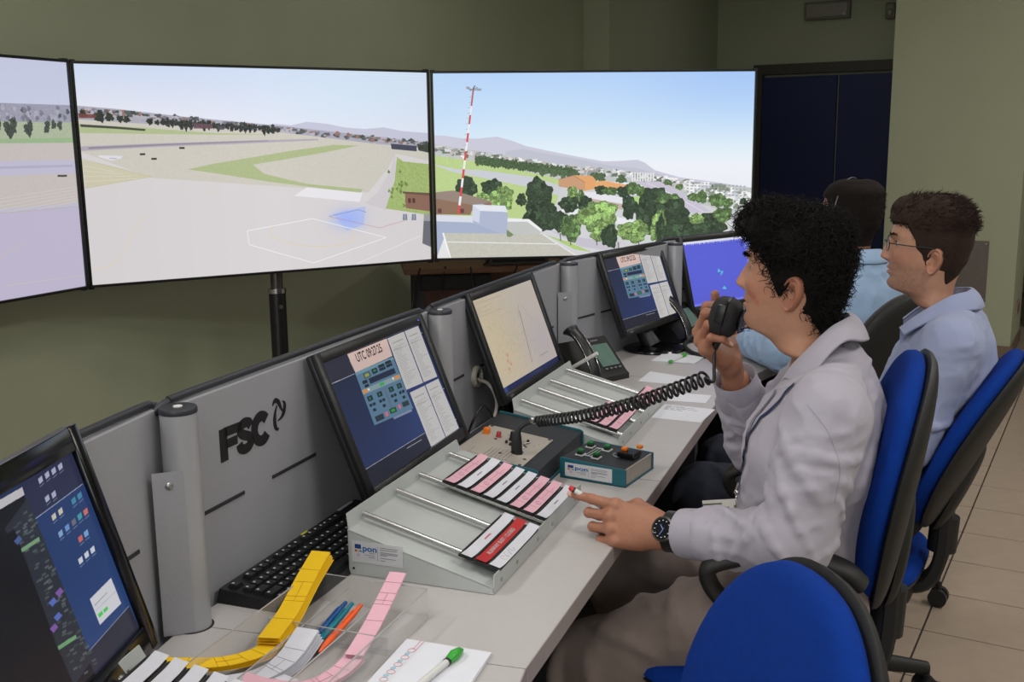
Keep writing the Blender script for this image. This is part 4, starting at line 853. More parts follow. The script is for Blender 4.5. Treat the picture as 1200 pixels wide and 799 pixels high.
def monitor(M, label, paint, key, tilt, zlit=0.098, lw=0.42, lh=0.236, bz=(0.018, 0.020, 0.024), gloss=False, strength=0.8, clock=None, led=False, foot=(0.060, 0.030)):
    """M: base point on the desk below the screen centre, y towards the back; the lit lower edge stands zlit above the desk at y=0"""
    bm_ = GLOSSBLACK if gloss else BLACK
    t = thing('monitor', M, label, 'monitor')
    Mt = T(0, 0, zlit) @ RX(-tilt)
    b, tp, lo = bz; W, H = lw + 2 * b, lh + tp + lo; zc = (lh + tp - lo) / 2
    MB().box((0, 0.012, zc), (W, 0.013, H), bev=0.004).build('casing', bm_, t, M=Mt, smooth=30)
    MB().box((0, 0.028, zc - 0.065), (W * 0.7, 0.022, H * 0.42), bev=0.009).build('rear_housing', BLACK, t, M=Mt, smooth=30)
    m = MB()
    for s_ in (-1, 1): m.box((s_ * (lw + b) / 2, 0.002, zc), (b, 0.012, H), bev=0.0025)
    m.box((0, 0.002, lh + tp / 2), (lw, 0.012, tp), bev=0.0025); m.box((0, 0.002, -lo / 2), (lw, 0.012, lo), bev=0.0025)
    m.build('bezel', bm_, t, M=Mt, smooth=30)
    screen_quad('screen', lw, lh, screen_mat('monitor_page_' + key, paint, strength, 0.2), t, Mt @ T(0, 0.0035, 0))
    for k in range(5): MB().box((lw / 2 - 0.02 - 0.016 * k, -0.0042, -lo * 0.72), (0.008, 0.0016, 0.0022)).build('button', mat('button_grey', rgb(70, 70, 72), 0.4), t, M=Mt)
    text('maker_mark', 'HDMI', 0.009, mat('mark_grey', rgb(150, 150, 152), 0.5), t, Mt @ T(-lw / 2 + 0.03, -0.0045, -lo * 0.5) @ RX(PI / 2))
    MB().tube([(0, 0.054, zlit + 0.05), (0, 0.042, zlit - 0.03), (0, foot[1] + 0.008, 0.010)], [0.020, 0.027, 0.033], 16).build('stem', BLACK, t, smooth=40)
    c = MB(); c.lathe([(foot[0] - 0.003, 0.0), (foot[0], 0.004), (foot[0] - 0.003, 0.009), (foot[0] * 0.65, 0.013), (0.03, 0.016)], 40, T(0, foot[1], 0)); c.build('foot', GLOSSBLACK, t, smooth=40)
    if clock:
        text('clock_text', 'UTC 09:27:25', 0.0235, mat('clock_ink', rgb(34, 26, 34), 0.6, var=0), t, Mt @ T(clock[0], 0.0028, clock[1]) @ RX(PI / 2), sx=clock[2], bold=0.0004)
    if led: MB().box((lw / 2 - 0.012, -0.0046, lh + tp * 0.45), (0.006, 0.001, 0.003)).build('power_light', mat('led_blue', rgb(90, 90, 200), 0.4, emit=0.4), t, M=Mt)
    return t
CP = clock_page()
(cu_, cv_), = sketch([(85, 228), (490, 68), (652, 485), (290, 738)])((286, 184)); CLK = ((cu_ - 0.5) * 0.42, (1 - cv_) * 0.236, 0.80)
Mm1 = DESK @ T(0.593, -0.0930, DZ) @ RZ(R(1.1)); Mm2 = DESK @ T(1.317, -0.076, DZ) @ RZ(R(-0.7)); Mm3 = DESK @ T(2.028, -0.137, DZ) @ RZ(R(-12.4)) @ T(0.21, 0, 0)
monitor(Mm1, 'black monitor with a large UTC clock beside the black three letter sign', CP, 'clock', R(21.8), clock=CLK, led=True)
monitor(Mm2, 'black monitor showing a cream coloured map', map_page(), 'map', R(20.2), strength=0.86)
monitor(Mm3, 'black monitor on a round foot with the second clock page, behind the desk phone', CP, 'clock_far', R(20.3), foot=(0.105, -0.004), clock=CLK, strength=0.9)
monitor(DESK @ T(2.559, -0.257, DZ) @ RZ(R(-29.6)) @ T(0.21, 0, 0), 'black monitor with a plain blue radar page behind the hand microphone', radar_page(), 'radar', R(15), foot=(0.100, 0.0), strength=1.0)
monitor(DESK @ T(-0.207, -0.086, DZ) @ RZ(R(16.3)) @ T(-0.21, 0, 0), 'glossy black monitor at the left edge with desktop icons', desktop_page(), 'desktop', R(16.3), zlit=0.107, gloss=True, strength=0.8, bz=(0.022, 0.030, 0.034))

# ---------------- keyboards
KEYM = mat('key_black', rgb(24, 24, 26), 0.45, var=0.03); KINK = mat('key_print', rgb(170, 172, 176), 0.6, var=0)
key_me = {}
def keyboard(M, label, full=True):
    t = thing('keyboard', M, label, 'keyboard')
    W, Dp = 0.44, 0.144
    m = MB(); m.add([(-W / 2, -Dp / 2, 0), (W / 2, -Dp / 2, 0), (W / 2, Dp / 2, 0), (-W / 2, Dp / 2, 0), (-W / 2 + 0.004, -Dp / 2 + 0.004, 0.010), (W / 2 - 0.004, -Dp / 2 + 0.004, 0.010), (W / 2 - 0.004, Dp / 2 - 0.004, 0.022), (-W / 2 + 0.004, Dp / 2 - 0.004, 0.022)],
            [(3, 2, 1, 0), (4, 5, 6, 7), (0, 1, 5, 4), (1, 2, 6, 5), (2, 3, 7, 6), (3, 0, 4, 7)]); m.build('case', BLACK, t)
    sl = math.atan(0.012 / 0.142)
    def kk(x, r_, wd):
        y = -0.052 + r_ * 0.0192 + (0.006 if r_ == 5 else 0); z = 0.010 + (y + Dp / 2) * 0.0845
        k_ = round(wd, 4)
        if k_ not in key_me:
            a = MB(); h_ = 0.008; g = 0.0022
            a.add([(-wd / 2 + 0.0008, -0.0086, 0), (wd / 2 - 0.0008, -0.0086, 0), (wd / 2 - 0.0008, 0.0086, 0), (-wd / 2 + 0.0008, 0.0086, 0), (-wd / 2 + g, -0.0064, h_), (wd / 2 - g, -0.0064, h_), (wd / 2 - g, 0.0070, h_ - 0.001), (-wd / 2 + g, 0.0070, h_ - 0.001)],
                  [(3, 2, 1, 0), (4, 5, 6, 7), (0, 1, 5, 4), (1, 2, 6, 5), (2, 3, 7, 6), (3, 0, 4, 7)])
            a.cur = 1; a.box((-wd / 2 + 0.0062, 0.0026, h_ - 0.0002), (0.0036, 0.0036, 0.0006)); key_me[k_] = a.mesh('key', [KEYM, KINK], fix=False)
        link('key', key_me[k_], t, T(x, y, z - 0.001) @ RX(sl))
    x0 = -0.208
    rows = {4: [1] * 13 + [2], 3: [1.5] + [1] * 12 + [1.5], 2: [1.8] + [1] * 11 + [2.2], 1: [1.3] + [1] * 11 + [2.7], 0: [1.4, 1.2, 1.2, 5.8, 1.2, 1.2, 1.4, 1.6], 5: [1, 0, 1, 1, 1, 1, 0.5, 1, 1, 1, 1, 0.5, 1, 1, 1, 1]}
    for r_, ws in rows.items():
        x = x0
        for u_ in ws:
            wd = u_ * 0.0188
            if not (r_ == 5 and u_ in (0, 0.5)): kk(x + wd / 2, r_, wd)
            x += wd if u_ != 0 else 0.0188
    for r_ in (3, 4): 
        for c in range(3): kk(0.078 + 0.0188 * c, r_, 0.0188)
    for c in range(3): kk(0.078 + 0.0188 * c, 0, 0.0188); kk(0.078 + 0.0188 * c, 5, 0.0188)
    kk(0.0968, 1, 0.0188)
    for r_ in range(5):
        for c in range(4): kk(0.146 + 0.0188 * c, r_, 0.0188)
    MB().box((0.175, 0.0665, 0.0228), (0.05, 0.006, 0.0008)).build('maker_mark', KINK, t)
    MB().box((0.03, 0.0665, 0.0226), (0.02, 0.004, 0.0010)).build('indicator', mat('led_yellow', rgb(190, 190, 60), 0.4), t)
    return t
keyboard(DESK @ T(0.295, -0.058, DZ + 0.001), 'black keyboard against the partition below the black three letter sign')
keyboard(DESK @ T(2.585, -0.495, DZ + 0.001) @ RZ(R(-28)), 'black keyboard at the far end behind the raised hand')

# ---------------- big radio box with the socket of the coiled cord
TEAL = mat('box_teal', rgb(24, 92, 104), 0.45, var=0.03); DARKTOP = mat('box_dark', rgb(30, 33, 40), 0.5, var=0.04, bump=0.06, bscale=900); ALU = mat('alu_panel', rgb(178, 170, 160), 0.4, metal=0.15, var=0.03)
t = thing('radio_unit', DESK @ T(0.718, -0.091, DZ), 'large dark radio unit with a beige switch panel and the coiled cord plugged in', 'radio unit')
Wd = 0.32; pr = [(0, 0.004), (0, 0.072), (-0.197, 0.043), (-0.197, 0.004)]
m = MB(); m.add([(0.004, p[0], p[1]) for p in pr] + [(Wd - 0.004, p[0], p[1]) for p in pr], [(3, 2, 1, 0), (4, 5, 6, 7), (0, 1, 5, 4), (1, 2, 6, 5), (2, 3, 7, 6), (3, 0, 4, 7)]); m.build('casing', DARKTOP, t)
for x in (0, Wd - 0.004):
    m = MB(); pr2 = [(0.003, 0.0), (0.003, 0.076), (-0.192, 0.048), (-0.199, 0.044), (-0.200, 0.040), (-0.200, 0.0)]
    n_ = len(pr2); m.add([(x, p[0], p[1]) for p in pr2] + [(x + 0.004, p[0], p[1]) for p in pr2], [tuple(range(n_))[::-1], tuple(range(n_, 2 * n_))] + [(i, (i + 1) % n_, n_ + (i + 1) % n_, n_ + i) for i in range(n_)]); m.build('side_plate', TEAL, t)
MB().box((Wd / 2, -0.1985, 0.003), (Wd, 0.004, 0.006)).build('base_edge', TEAL, t)
RM = T(0, 0, 0.072) @ RX(math.atan(0.029 / 0.197))     # top plane of the unit
MB().box((0.108, -0.090, 0.0012), (0.205, 0.150, 0.002), bev=0.0006).build('switch_panel', ALU, t, M=RM)
for x, y in [(0.012, -0.022), (0.204, -0.022), (0.012, -0.158), (0.204, -0.158), (0.050, -0.155), (0.052, -0.100), (0.128, -0.060)]: MB().cyl((x, y, 0.002), (x, y, 0.0032), 0.0038, 10).build('screw', mat('dark_screw', rgb(70, 66, 62), 0.5), t, M=RM, smooth=40)
m = MB()
for k in range(7): m.box((0.050, -0.075 - 0.008 * k, 0.0023), (0.058, 0.0008, 0.0004))
m.box((0.030, -0.042, 0.0023), (0.05, 0.0008, 0.0004)); m.box((0.018, -0.095, 0.0023), (0.0008, 0.10, 0.0004))
for k in range(9): m.box((0.13 + 0.05 * RNG.random(), -0.05 - 0.1 * RNG.random(), 0.0023), (0.008, 0.0012, 0.0004))
m.build('panel_print', mat('panel_print', rgb(120, 112, 106), 0.7), t, M=RM)
def knob(parent, x, y, r_, h_, mm, M, name='knob'):
    c = MB(); c.lathe([(r_ * 1.15, 0), (r_ * 1.15, h_ * 0.15), (r_, h_ * 0.2), (r_ * 0.92, h_ * 0.9), (r_ * 0.75, h_)], 20, M @ T(x, y, 0.002)); c.build(name, mm, parent, smooth=40)
ORANGE = mat('button_orange', rgb(232, 122, 20), 0.4); GREEN = mat('button_green', rgb(10, 112, 48), 0.35, var=0.03)
MB().box((0.150, -0.030, 0.008), (0.015, 0.013, 0.014), bev=0.002).build('orange_button', ORANGE, t, M=RM)
knob(t, 0.146, -0.060, 0.0055, 0.012, mat('button_red', rgb(170, 60, 60), 0.4), RM, 'red_button'); knob(t, 0.146, -0.094, 0.0085, 0.020, BLACK, RM)
for x, y in [(0.12, -0.088), (0.112, -0.100), (0.155, -0.125)]: knob(t, x, y, 0.003, 0.006, MATTEBLACK, RM, 'toggle')
c = MB(); c.lathe([(0.013, 0), (0.013, 0.003), (0.010, 0.005)], 20, RM @ T(0.080, -0.128, 0.002)); c.build('socket', CHROME, t, smooth=40)
for k in range(5): MB().tube([(0.06 + 0.02 * k, -0.135 + 0.012 * (k % 3), 0.003), (0.068 + 0.02 * k, -0.132 + 0.008 * (k % 2), 0.005)], 0.0016, 6).build('toggle', CHROME, t, M=RM)

# ---------------- small teal control box
t = thing('control_box', DESK @ T(0.804, -0.449, DZ) @ RZ(R(-10)), 'small teal control box with four green buttons and a white label', 'control box')
# local: x along its long right side, y along its labelled front face towards the panels
bx, by, hb, hf = 0.145, 0.150, 0.044, 0.037
def slab(x0, x1, y0, y1, z0, za, zb_):   # top slopes from za at y1 to zb_ at y0
    return [(x0, y0, z0), (x1, y0, z0), (x1, y1, z0), (x0, y1, z0), (x0, y0, zb_), (x1, y0, zb_), (x1, y1, za), (x0, y1, za)], [(3, 2, 1, 0), (4, 5, 6, 7), (0, 1, 5, 4), (1, 2, 6, 5), (2, 3, 7, 6), (3, 0, 4, 7)]
m = MB(); m.add(*slab(0.004, bx - 0.004, 0.003, by - 0.003, 0.003, hb - 0.002, hf - 0.002)); m.build('casing', mat('box_side', rgb(170, 162, 152), 0.45), t)
m = MB(); m.add(*slab(0.003, bx - 0.003, 0.006, by - 0.002, 0.03, hb - 0.0005, hf - 0.0005)); m.build('top_panel', DARKTOP, t)
for x in (0, bx - 0.004): m = MB(); m.add(*slab(x, x + 0.004, 0, by, 0, hb, hf)); m.build('end_plate', TEAL, t)
MB().box((bx / 2, by / 2, 0.0015), (bx, by, 0.003)).build('base', TEAL, t)
sticker(t, Matrix(((0, 1, 0, -0.0006), (-1, 0, 0, by - 0.012), (0, 0, 1, 0.006), (0, 0, 0, 1))), 0.108, 0.029)
CM = T(0, 0, hf) @ RX(math.atan((hb - hf) / by))
for x, y in [(0.040, 0.122), (0.100, 0.128), (0.040, 0.085), (0.100, 0.088)]:
    MB().box((x, y, 0.001), (0.020, 0.017, 0.002)).build('button_frame', WHITE, t, M=CM); MB().box((x, y, 0.004), (0.014, 0.012, 0.007), bev=0.001).build('button_base', BLACK, t, M=CM); MB().box((x, y, 0.0095), (0.013, 0.012, 0.006), bev=0.002).build('green_button', GREEN, t, M=CM)
m = MB()
for y in (0.098, 0.105, 0.112): m.box((0.070, y, 0.0008), (0.060, 0.0012, 0.0006))
for x in (0.040, 0.100): m.box((x, 0.105, 0.0008), (0.004, 0.018, 0.0006))
m.tube([(0.085 + 0.016 * math.cos(a), 0.050 + 0.016 * math.sin(a), 0.0008) for a in np.linspace(1.2, 3.6, 8)], 0.0006, 4); m.build('panel_print', LABELM, t, M=CM)
MB().box((0.088, 0.032, 0.006), (0.040, 0.040, 0.012), bev=0.003).build('switch_block', GLOSSBLACK, t, M=CM)
for x in (0.074, 0.104): MB().box((x + 0.016, 0.043 - (x - 0.074) * 0.7, 0.015), (0.012, 0.012, 0.007), bev=0.002).build('orange_button', ORANGE, t, M=CM)

# ---------------- telephones
def phone(M, label, lifted=True):
    t = thing('desk_phone', M, label, 'telephone')
    # local: x right, y to the back, front edge at y=0
    prof = [(0, 0.0), (0, 0.016), (0.012, 0.024), (0.105, 0.114), (0.113, 0.108), (0.085, 0.0)]
    n_ = len(prof); m = MB(); m.add([(-0.095, p[0], p[1]) for p in prof] + [(0.095, p[0], p[1]) for p in prof], [tuple(range(n_)), tuple(range(n_, 2 * n_))[::-1]] + [(i, n_ + i, n_ + (i + 1) % n_, (i + 1) % n_) for i in range(n_)]); m.build('body', BLACK, t, smooth=30)
    PM = T(0, 0.012, 0.024) @ RX(math.atan(0.090 / 0.093))
    MB().box((0.048, 0.062, 0.0015), (0.070, 0.080, 0.003), bev=0.001).build('screen', mat('phone_lcd', rgb(96, 122, 114), 0.25), t, M=PM)
    MB().box((0.040, 0.117, 0.001), (0.03, 0.004, 0.001)).build('maker_mark', LGREY, t, M=PM)
    for k in range(4): MB().box((0.022 + 0.018 * k, 0.013, 0.002), (0.010, 0.006, 0.004), bev=0.001).build('soft_key', mat('softkey', rgb(110, 112, 116), 0.4), t, M=PM)
    h = MB(); pts = catmull([(-0.052, -0.030, 0.002), (-0.052, 0.0, 0.024), (-0.052, 0.055, 0.042), (-0.052, 0.110, 0.044), (-0.052, 0.150, 0.030)], 6)
    rows = []
    for i, p in enumerate(pts):
        a = i / (len(pts) - 1); hw = 0.018 + 0.006 * (abs(2 * a - 1) ** 3); th_ = 0.012 + 0.012 * (abs(2 * a - 1) ** 6)
        rows.append([(p[0] + hw * math.cos(q), p[1], p[2] + th_ * math.sin(q)) for q in np.linspace(0, 2 * PI, 16)[:-1]])
    h.grid(rows, closed=True); n_ = len(rows[0]); h.f += [tuple(range(n_)), tuple(range((len(rows) - 1) * n_, len(rows) * n_))]; h.mi += [0, 0]; h.build('handset', BLACK, t, M=PM, smooth=50)
    st_ = [(p[0] - 0.0185, p[1], p[2] + 0.004) for p in pts]; MB().tube(st_, 0.0008, 6).build('handset_trim', CHROME, t, M=PM, smooth=60)
    st_ = [(p[0] + 0.0185, p[1], p[2] + 0.004) for p in pts]; MB().tube(st_, 0.0008, 6).build('handset_trim', CHROME, t, M=PM, smooth=60)
    return t
phone(DESK @ T(1.703, -0.1635, DZ) @ RZ(R(-30)), 'black desk phone with a pale green display beside the second strip board')
phone(DESK @ T(2.44, -0.285, DZ) @ RZ(R(-22)), 'black desk phone behind the raised hand microphone')
t = thing('pen', DESK @ T(1.575, -0.090, DZ + 0.062) @ RZ(R(-95)) @ RY(R(-32)), 'white pen with a black cap propped against the near desk phone', 'pen')
MB().cyl((0, 0, 0), (0.10, 0, 0), 0.0055, 14).build('barrel', WHITE, t, smooth=40); MB().cyl((-0.03, 0, 0), (0.002, 0, 0), 0.0064, 14).build('cap', BLACK, t, smooth=40)

# ---------------- papers
def sheet(poly, z, label, name='paper_sheet', cat='paper', lines=0, mat_=PAPER, n=1, group=None, tint=INK):
    t = thing(name, DESK @ T(poly[0][0], poly[0][1], z), label, cat, group)
    p0 = poly[0]; loc = [(p[0] - p0[0], p[1] - p0[1]) for p in poly]
    for k in range(n):
        a = (RNG.random() - 0.5) * 0.02 * (k > 0); MB().prism(loc, 0.0007 * k, 0.0007 * k + 0.0006).build('leaf', mat_, t, M=RZ(a))
    if lines:
        a = MB(); (x0, y0), (x1, y1), (x2, y2), (x3, y3) = loc[:4]
        for k in range(lines):
            v = 0.08 + 0.055 * k; e = 0.25 + 0.5 * RNG.random()
            for j in range(3):
                u0, u1 = 0.06 + e * j / 3, 0.06 + e * (j + 0.8) / 3
                A = (x0 + (x3 - x0) * u0 + (x1 - x0) * v, y0 + (y3 - y0) * u0 + (y1 - y0) * v); B = (x0 + (x3 - x0) * u1 + (x1 - x0) * v, y0 + (y3 - y0) * u1 + (y1 - y0) * v)
                a.tube([(A[0], A[1], 0.0007 * n), (B[0], B[1], 0.0007 * n)], 0.0004, 4)
        a.build('writing', tint, t)
    return t
sheet([(1.505, -0.379), (1.359, -0.375), (1.348, -0.503), (1.488, -0.515)], DZ + 0.0005, 'white sheet with handwriting at the front edge near the second strip board', lines=6)
sheet([(1.640, -0.365), (1.545, -0.365), (1.548, -0.480), (1.640, -0.480)], DZ + 0.0005, 'white sheet lying behind the coiled cord at the far end of the second strip board')
sheet([(1.887, -0.251), (1.748, -0.246), (1.738, -0.380), (1.839, -0.386)], DZ + 0.0005, 'plain white sheet in front of the desk phone')
sheet([(2.160, -0.234), (2.030, -0.222), (2.030, -0.360), (2.144, -0.372)], DZ + 0.0005, 'small white notepad in front of the round monitor foot', 'notepad', 'notepad', n=6)
t = thing('pen', DESK @ T(2.019, -0.289, DZ + 0.009) @ RZ(R(-12)), 'white and green pen lying on the small far notepad', 'pen')
MB().cyl((0, 0, 0), (0.085, 0, 0), 0.0045, 12).build('barrel', WHITE, t, smooth=40); MB().tube([(0.08, 0, 0), (0.10, 0, 0.002), (0.118, 0, 0)], [0.0050, 0.0075, 0.002], 12).build('clip_end', mat('pen_green', rgb(50, 160, 50), 0.4), t, smooth=40); MB().cyl((-0.016, 0, 0), (0.0, 0, 0), 0.0048, 12).build('grip', mat('pen_green', (0, 0, 0, 1)), t, smooth=40)
pd = sheet([(0.053, -0.322), (-0.150, -0.330), (-0.150, -0.462), (0.055, -0.450)], DZ + 0.0005, 'white notepad with coloured print at the front edge beside the clear organiser', 'notepad', 'notepad', n=8)
a = MB(); q = 0.0060
for k in range(6):
    x, y = -0.030 - 0.021 * k, -0.022; a.tube([(x + 0.0055 * math.cos(s_), y + 0.0055 * math.sin(s_), q) for s_ in np.linspace(0, 2 * PI, 12)[:-1]], 0.0004, 4, closed=True)
a.build('coloured_print', mat('print_red', rgb(214, 140, 150), 0.7), pd)
a = MB()
for k in range(6): a.ball((-0.0405 - 0.021 * k, -0.020, q - 0.0003), (0.004, 0.004, 0.0006), 6)
a.build('coloured_print', mat('print_cyan', rgb(150, 190, 206), 0.7), pd)
a = MB(); a.box((-0.013, -0.022, q - 0.0002), (0.026, 0.0008, 0.0005)); a.box((-0.016, -0.027, q - 0.0002), (0.03, 0.0008, 0.0005)); a.build('coloured_print', mat('print_red', (0, 0, 0, 1)), pd)
t = thing('pen', DESK @ T(0.010, -0.409, DZ + 0.0115) @ RZ(R(172)), 'white pen with a green tip lying on the near notepad', 'pen')
MB().cyl((0.010, 0, 0), (0.115, 0, 0), 0.0048, 16).build('barrel', WHITE, t, smooth=40); MB().cyl((0.006, 0, 0), (0.012, 0, 0), 0.0056, 16).build('ring', BLACK, t, smooth=40)
MB().tube([(0.008, 0, 0), (-0.008, 0, 0.0015), (-0.022, 0, 0.001), (-0.032, 0, -0.001)], [0.0055, 0.0078, 0.0056, 0.001], 14).build('clip_end', mat('pen_green', (0, 0, 0, 1)), t, smooth=50)

# ---------------- clear organiser with strips and pens
ACR = bpy.data.materials.new('clear_acrylic'); ACR.use_nodes = True; nt = ACR.node_tree; bb = nt.nodes['Principled BSDF']; ou = nt.nodes['Material Output']
bb.inputs['Base Color'].default_value = (0.9, 0.9, 0.9, 1); bb.inputs['Roughness'].default_value = 0.06
tr_ = nt.nodes.new('ShaderNodeBsdfTransparent'); tr_.inputs[0].default_value = (0.96, 0.955, 0.95, 1); mx_ = nt.nodes.new('ShaderNodeMixShader'); lw_ = nt.nodes.new('ShaderNodeLayerWeight'); lw_.inputs[0].default_value = 0.18
nzz = nt.nodes.new('ShaderNodeTexNoise'); nzz.inputs['Scale'].default_value = 30; rr_ = nt.nodes.new('ShaderNodeMapRange'); rr_.inputs['To Min'].default_value = 0.04; rr_.inputs['To Max'].default_value = 0.12
nt.links.new(nzz.outputs['Fac'], rr_.inputs['Value']); nt.links.new(rr_.outputs['Result'], bb.inputs['Roughness'])
mm_ = nt.nodes.new('ShaderNodeMath'); mm_.operation = 'MULTIPLY'; mm_.inputs[1].default_value = 0.55; nt.links.new(lw_.outputs['Facing'], mm_.inputs[0])
nt.links.new(mm_.outputs[0], mx_.inputs[0]); nt.links.new(tr_.outputs[0], mx_.inputs[1]); nt.links.new(bb.outputs[0], mx_.inputs[2]); nt.links.new(mx_.outputs[0], ou.inputs['Surface'])
ACE = mat('acrylic_edge', rgb(170, 166, 164), 0.15, var=0.0)
OX0, OX1, OY0, OY1, OH = -0.168, 0.134, -0.318, -0.123, 0.044
org = thing('clear_organiser', DESK @ T(0, 0, DZ), 'clear acrylic organiser with compartments for strips and pens', 'organiser')
def wallp(nm, x0, x1, y0, y1, h_):
    MB().box(((x0 + x1) / 2, (y0 + y1) / 2, h_ / 2 + 0.002), (max(x1 - x0, 0.0024), max(y1 - y0, 0.0024), h_)).build(nm, ACR, org)
    MB().box(((x0 + x1) / 2, (y0 + y1) / 2, h_ + 0.0023), (max(x1 - x0, 0.0022), max(y1 - y0, 0.0022), 0.0007)).build('rim', ACE, org)
MB().box(((OX0 + OX1) / 2, (OY0 + OY1) / 2, 0.0012), (OX1 - OX0, OY1 - OY0, 0.0022)).build('floor_plate', ACR, org)
wallp('long_wall', OX0, OX1, OY1, OY1, OH); wallp('long_wall', OX0, OX1, OY0, OY0, OH); wallp('end_wall', OX1, OX1, OY0, OY1, OH); wallp('end_wall', OX0, OX0, OY0, OY1, 0.016)
wallp('divider', OX0, OX1, -0.186, -0.186, 0.026); wallp('divider', OX0, OX1, -0.252, -0.252, 0.026); wallp('cross_divider', 0.006, 0.006, OY0 + 0.002, OY1 - 0.002, 0.026)
def strip_bundle(name, path, wd, n, m, label, print_m, dz=0.0013, fan=0.0):
    t = thing(name, DESK, label, 'paper strips', 'bundles of blank strips in the organiser')
    pts = catmull(path, 7)
    for k in range(n):
        rows = []; off = -dz * k
        for i, p in enumerate(pts):
            a = i / (len(pts) - 1); q = pts[min(i + 1, len(pts) - 1)]; o = pts[max(i - 1, 0)]; dx, dy = q[0] - o[0], q[1] - o[1]; l = math.hypot(dx, dy) or 1
            nx, ny = -dy / l * wd / 2, dx / l * wd / 2; fz = off * (1 + fan * abs(a - 0.45)); sh = fan * 0.0006 * k * (1 if k % 2 else -0.6)
            rows.append([(p[0] + nx + sh, p[1] + ny - sh, p[2] + fz), (p[0] - nx + sh, p[1] - ny - sh, p[2] + fz)])
        g = MB(); g.grid(rows); g.build('paper_strip', m, t, fix=False, smooth=60)
    g = MB(); L_ = len(pts) - 1
    for a in (0.18, 0.30, 0.40, 0.46, 0.64):
        i = int(a * L_); p, q = pts[i], pts[i + 1]; dx, dy = q[0] - p[0], q[1] - p[1]; l = math.hypot(dx, dy) or 1; nx, ny = -dy / l * wd / 2, dx / l * wd / 2
        g.tube([(p[0] + nx, p[1] + ny, p[2] + 0.0003), (p[0] - nx, p[1] - ny, p[2] + 0.0003)], 0.0003, 4)
    i0, i1 = int(0.3 * L_), int(0.46 * L_); g.tube([(p[0], p[1], p[2] + 0.0003) for p in pts[i0:i1 + 1]], 0.0003, 4); g.build('printed_lines', print_m, t)['kind'] = 'stuff'
    return t
YL = mat('yellow_print', rgb(176, 136, 10), 0.8, var=0); PL = mat('pink_print', rgb(160, 120, 134), 0.8, var=0); WL = mat('white_print', rgb(150, 150, 160), 0.8, var=0)
strip_bundle('yellow_strips', [(0.160, -0.124, DZ + 0.070), (0.10, -0.132, DZ + 0.052), (0.03, -0.146, DZ + 0.034), (-0.02, -0.156, DZ + 0.030), (-0.052, -0.164, DZ + 0.031)], 0.031, 9, YELLOW, 'thick yellow strip bundle rising over the keyboard from the clear organiser', YL, 0.0014, 0.9)
strip_bundle('yellow_strips', [(-0.035, -0.168, DZ + 0.018), (-0.080, -0.160, DZ + 0.021), (-0.120, -0.142, DZ + 0.027), (-0.150, -0.112, DZ + 0.034), (-0.163, -0.082, DZ + 0.036), (-0.168, -0.062, DZ + 0.042)], 0.030, 6, YELLOW, 'near yellow strip bundle curving out over the side of the clear organiser', YL, 0.0013, 0.6)
strip_bundle('white_strips', [(-0.018, -0.206, DZ + 0.036), (-0.070, -0.206, DZ + 0.020), (-0.110, -0.194, DZ + 0.014), (-0.150, -0.172, DZ + 0.020), (-0.180, -0.150, DZ + 0.026)], 0.034, 8, SWHITE, 'white strip bundle curled in the middle of the clear organiser', WL, 0.0015, 1.1)
strip_bundle('white_strips', [(-0.100, -0.226, DZ + 0.010), (-0.140, -0.215, DZ + 0.014), (-0.180, -0.190, DZ + 0.020), (-0.205, -0.165, DZ + 0.024)], 0.034, 5, SWHITE, 'lower white strip bundle at the lower edge of the picture, under the curled one', WL, 0.0014, 1.0)
strip_bundle('pink_strips', [(0.142, -0.266, DZ + 0.062), (0.09, -0.272, DZ + 0.046), (0.03, -0.280, DZ + 0.031), (-0.045, -0.292, DZ + 0.024)], 0.026, 3, PINK, 'long pink strip bundle leaning over the far wall of the clear organiser', PL, 0.0012, 0.5)
strip_bundle('pink_strips', [(-0.038, -0.290, DZ + 0.019), (-0.080, -0.284, DZ + 0.014), (-0.118, -0.262, DZ + 0.012), (-0.145, -0.226, DZ + 0.022), (-0.158, -0.196, DZ + 0.032)], 0.029, 5, PINK, 'near pink strip bundle curving towards the white strips in the clear organiser', PL, 0.0013, 0.6)
def ballpen(p0, p1, m, tip, label):
    t = thing('ballpoint_pen', DESK, label, 'pen', 'pens in the clear organiser'); a, b_ = Vector(p0), Vector(p1); d = b_ - a
    MB().tube([a, a + d * 0.06, a + d * 0.12, a + d * 0.80, a + d * 0.86], [0.0015, 0.0035, 0.0048, 0.0048, 0.0044], 14).build('barrel', m, t, smooth=50)
    MB().tube([a + d * 0.84, a + d * 0.93, a + d], [0.0038, 0.0034, 0.0030], 12).build('push_button', tip, t, smooth=50)
    n_ = Vector((0, 0, 0.0065)); MB().tube([a + d * 0.82 + n_ * 0.6, a + d * 0.78 + n_, a + d * 0.55 + n_ * 0.9], [0.0012, 0.0014, 0.001], 8).build('clip', tip, t, smooth=50)
PB1 = mat('pen_blue', rgb(28, 84, 150), 0.3, trans=0.2); PT1 = mat('pen_teal', rgb(20, 128, 150), 0.3, trans=0.2); PO1 = mat('pen_orange', rgb(236, 92, 34), 0.35)
ballpen((-0.030, -0.206, DZ + 0.010), (0.085, -0.208, DZ + 0.030), PB1, PB1, 'dark blue ballpoint pen in the clear organiser')
ballpen((-0.034, -0.217, DZ + 0.010), (0.084, -0.219, DZ + 0.030), PT1, PT1, 'teal ballpoint pen between the blue and orange pens')
ballpen((-0.030, -0.229, DZ + 0.010), (0.083, -0.234, DZ + 0.030), PO1, PO1, 'orange ballpoint pen in the clear organiser')

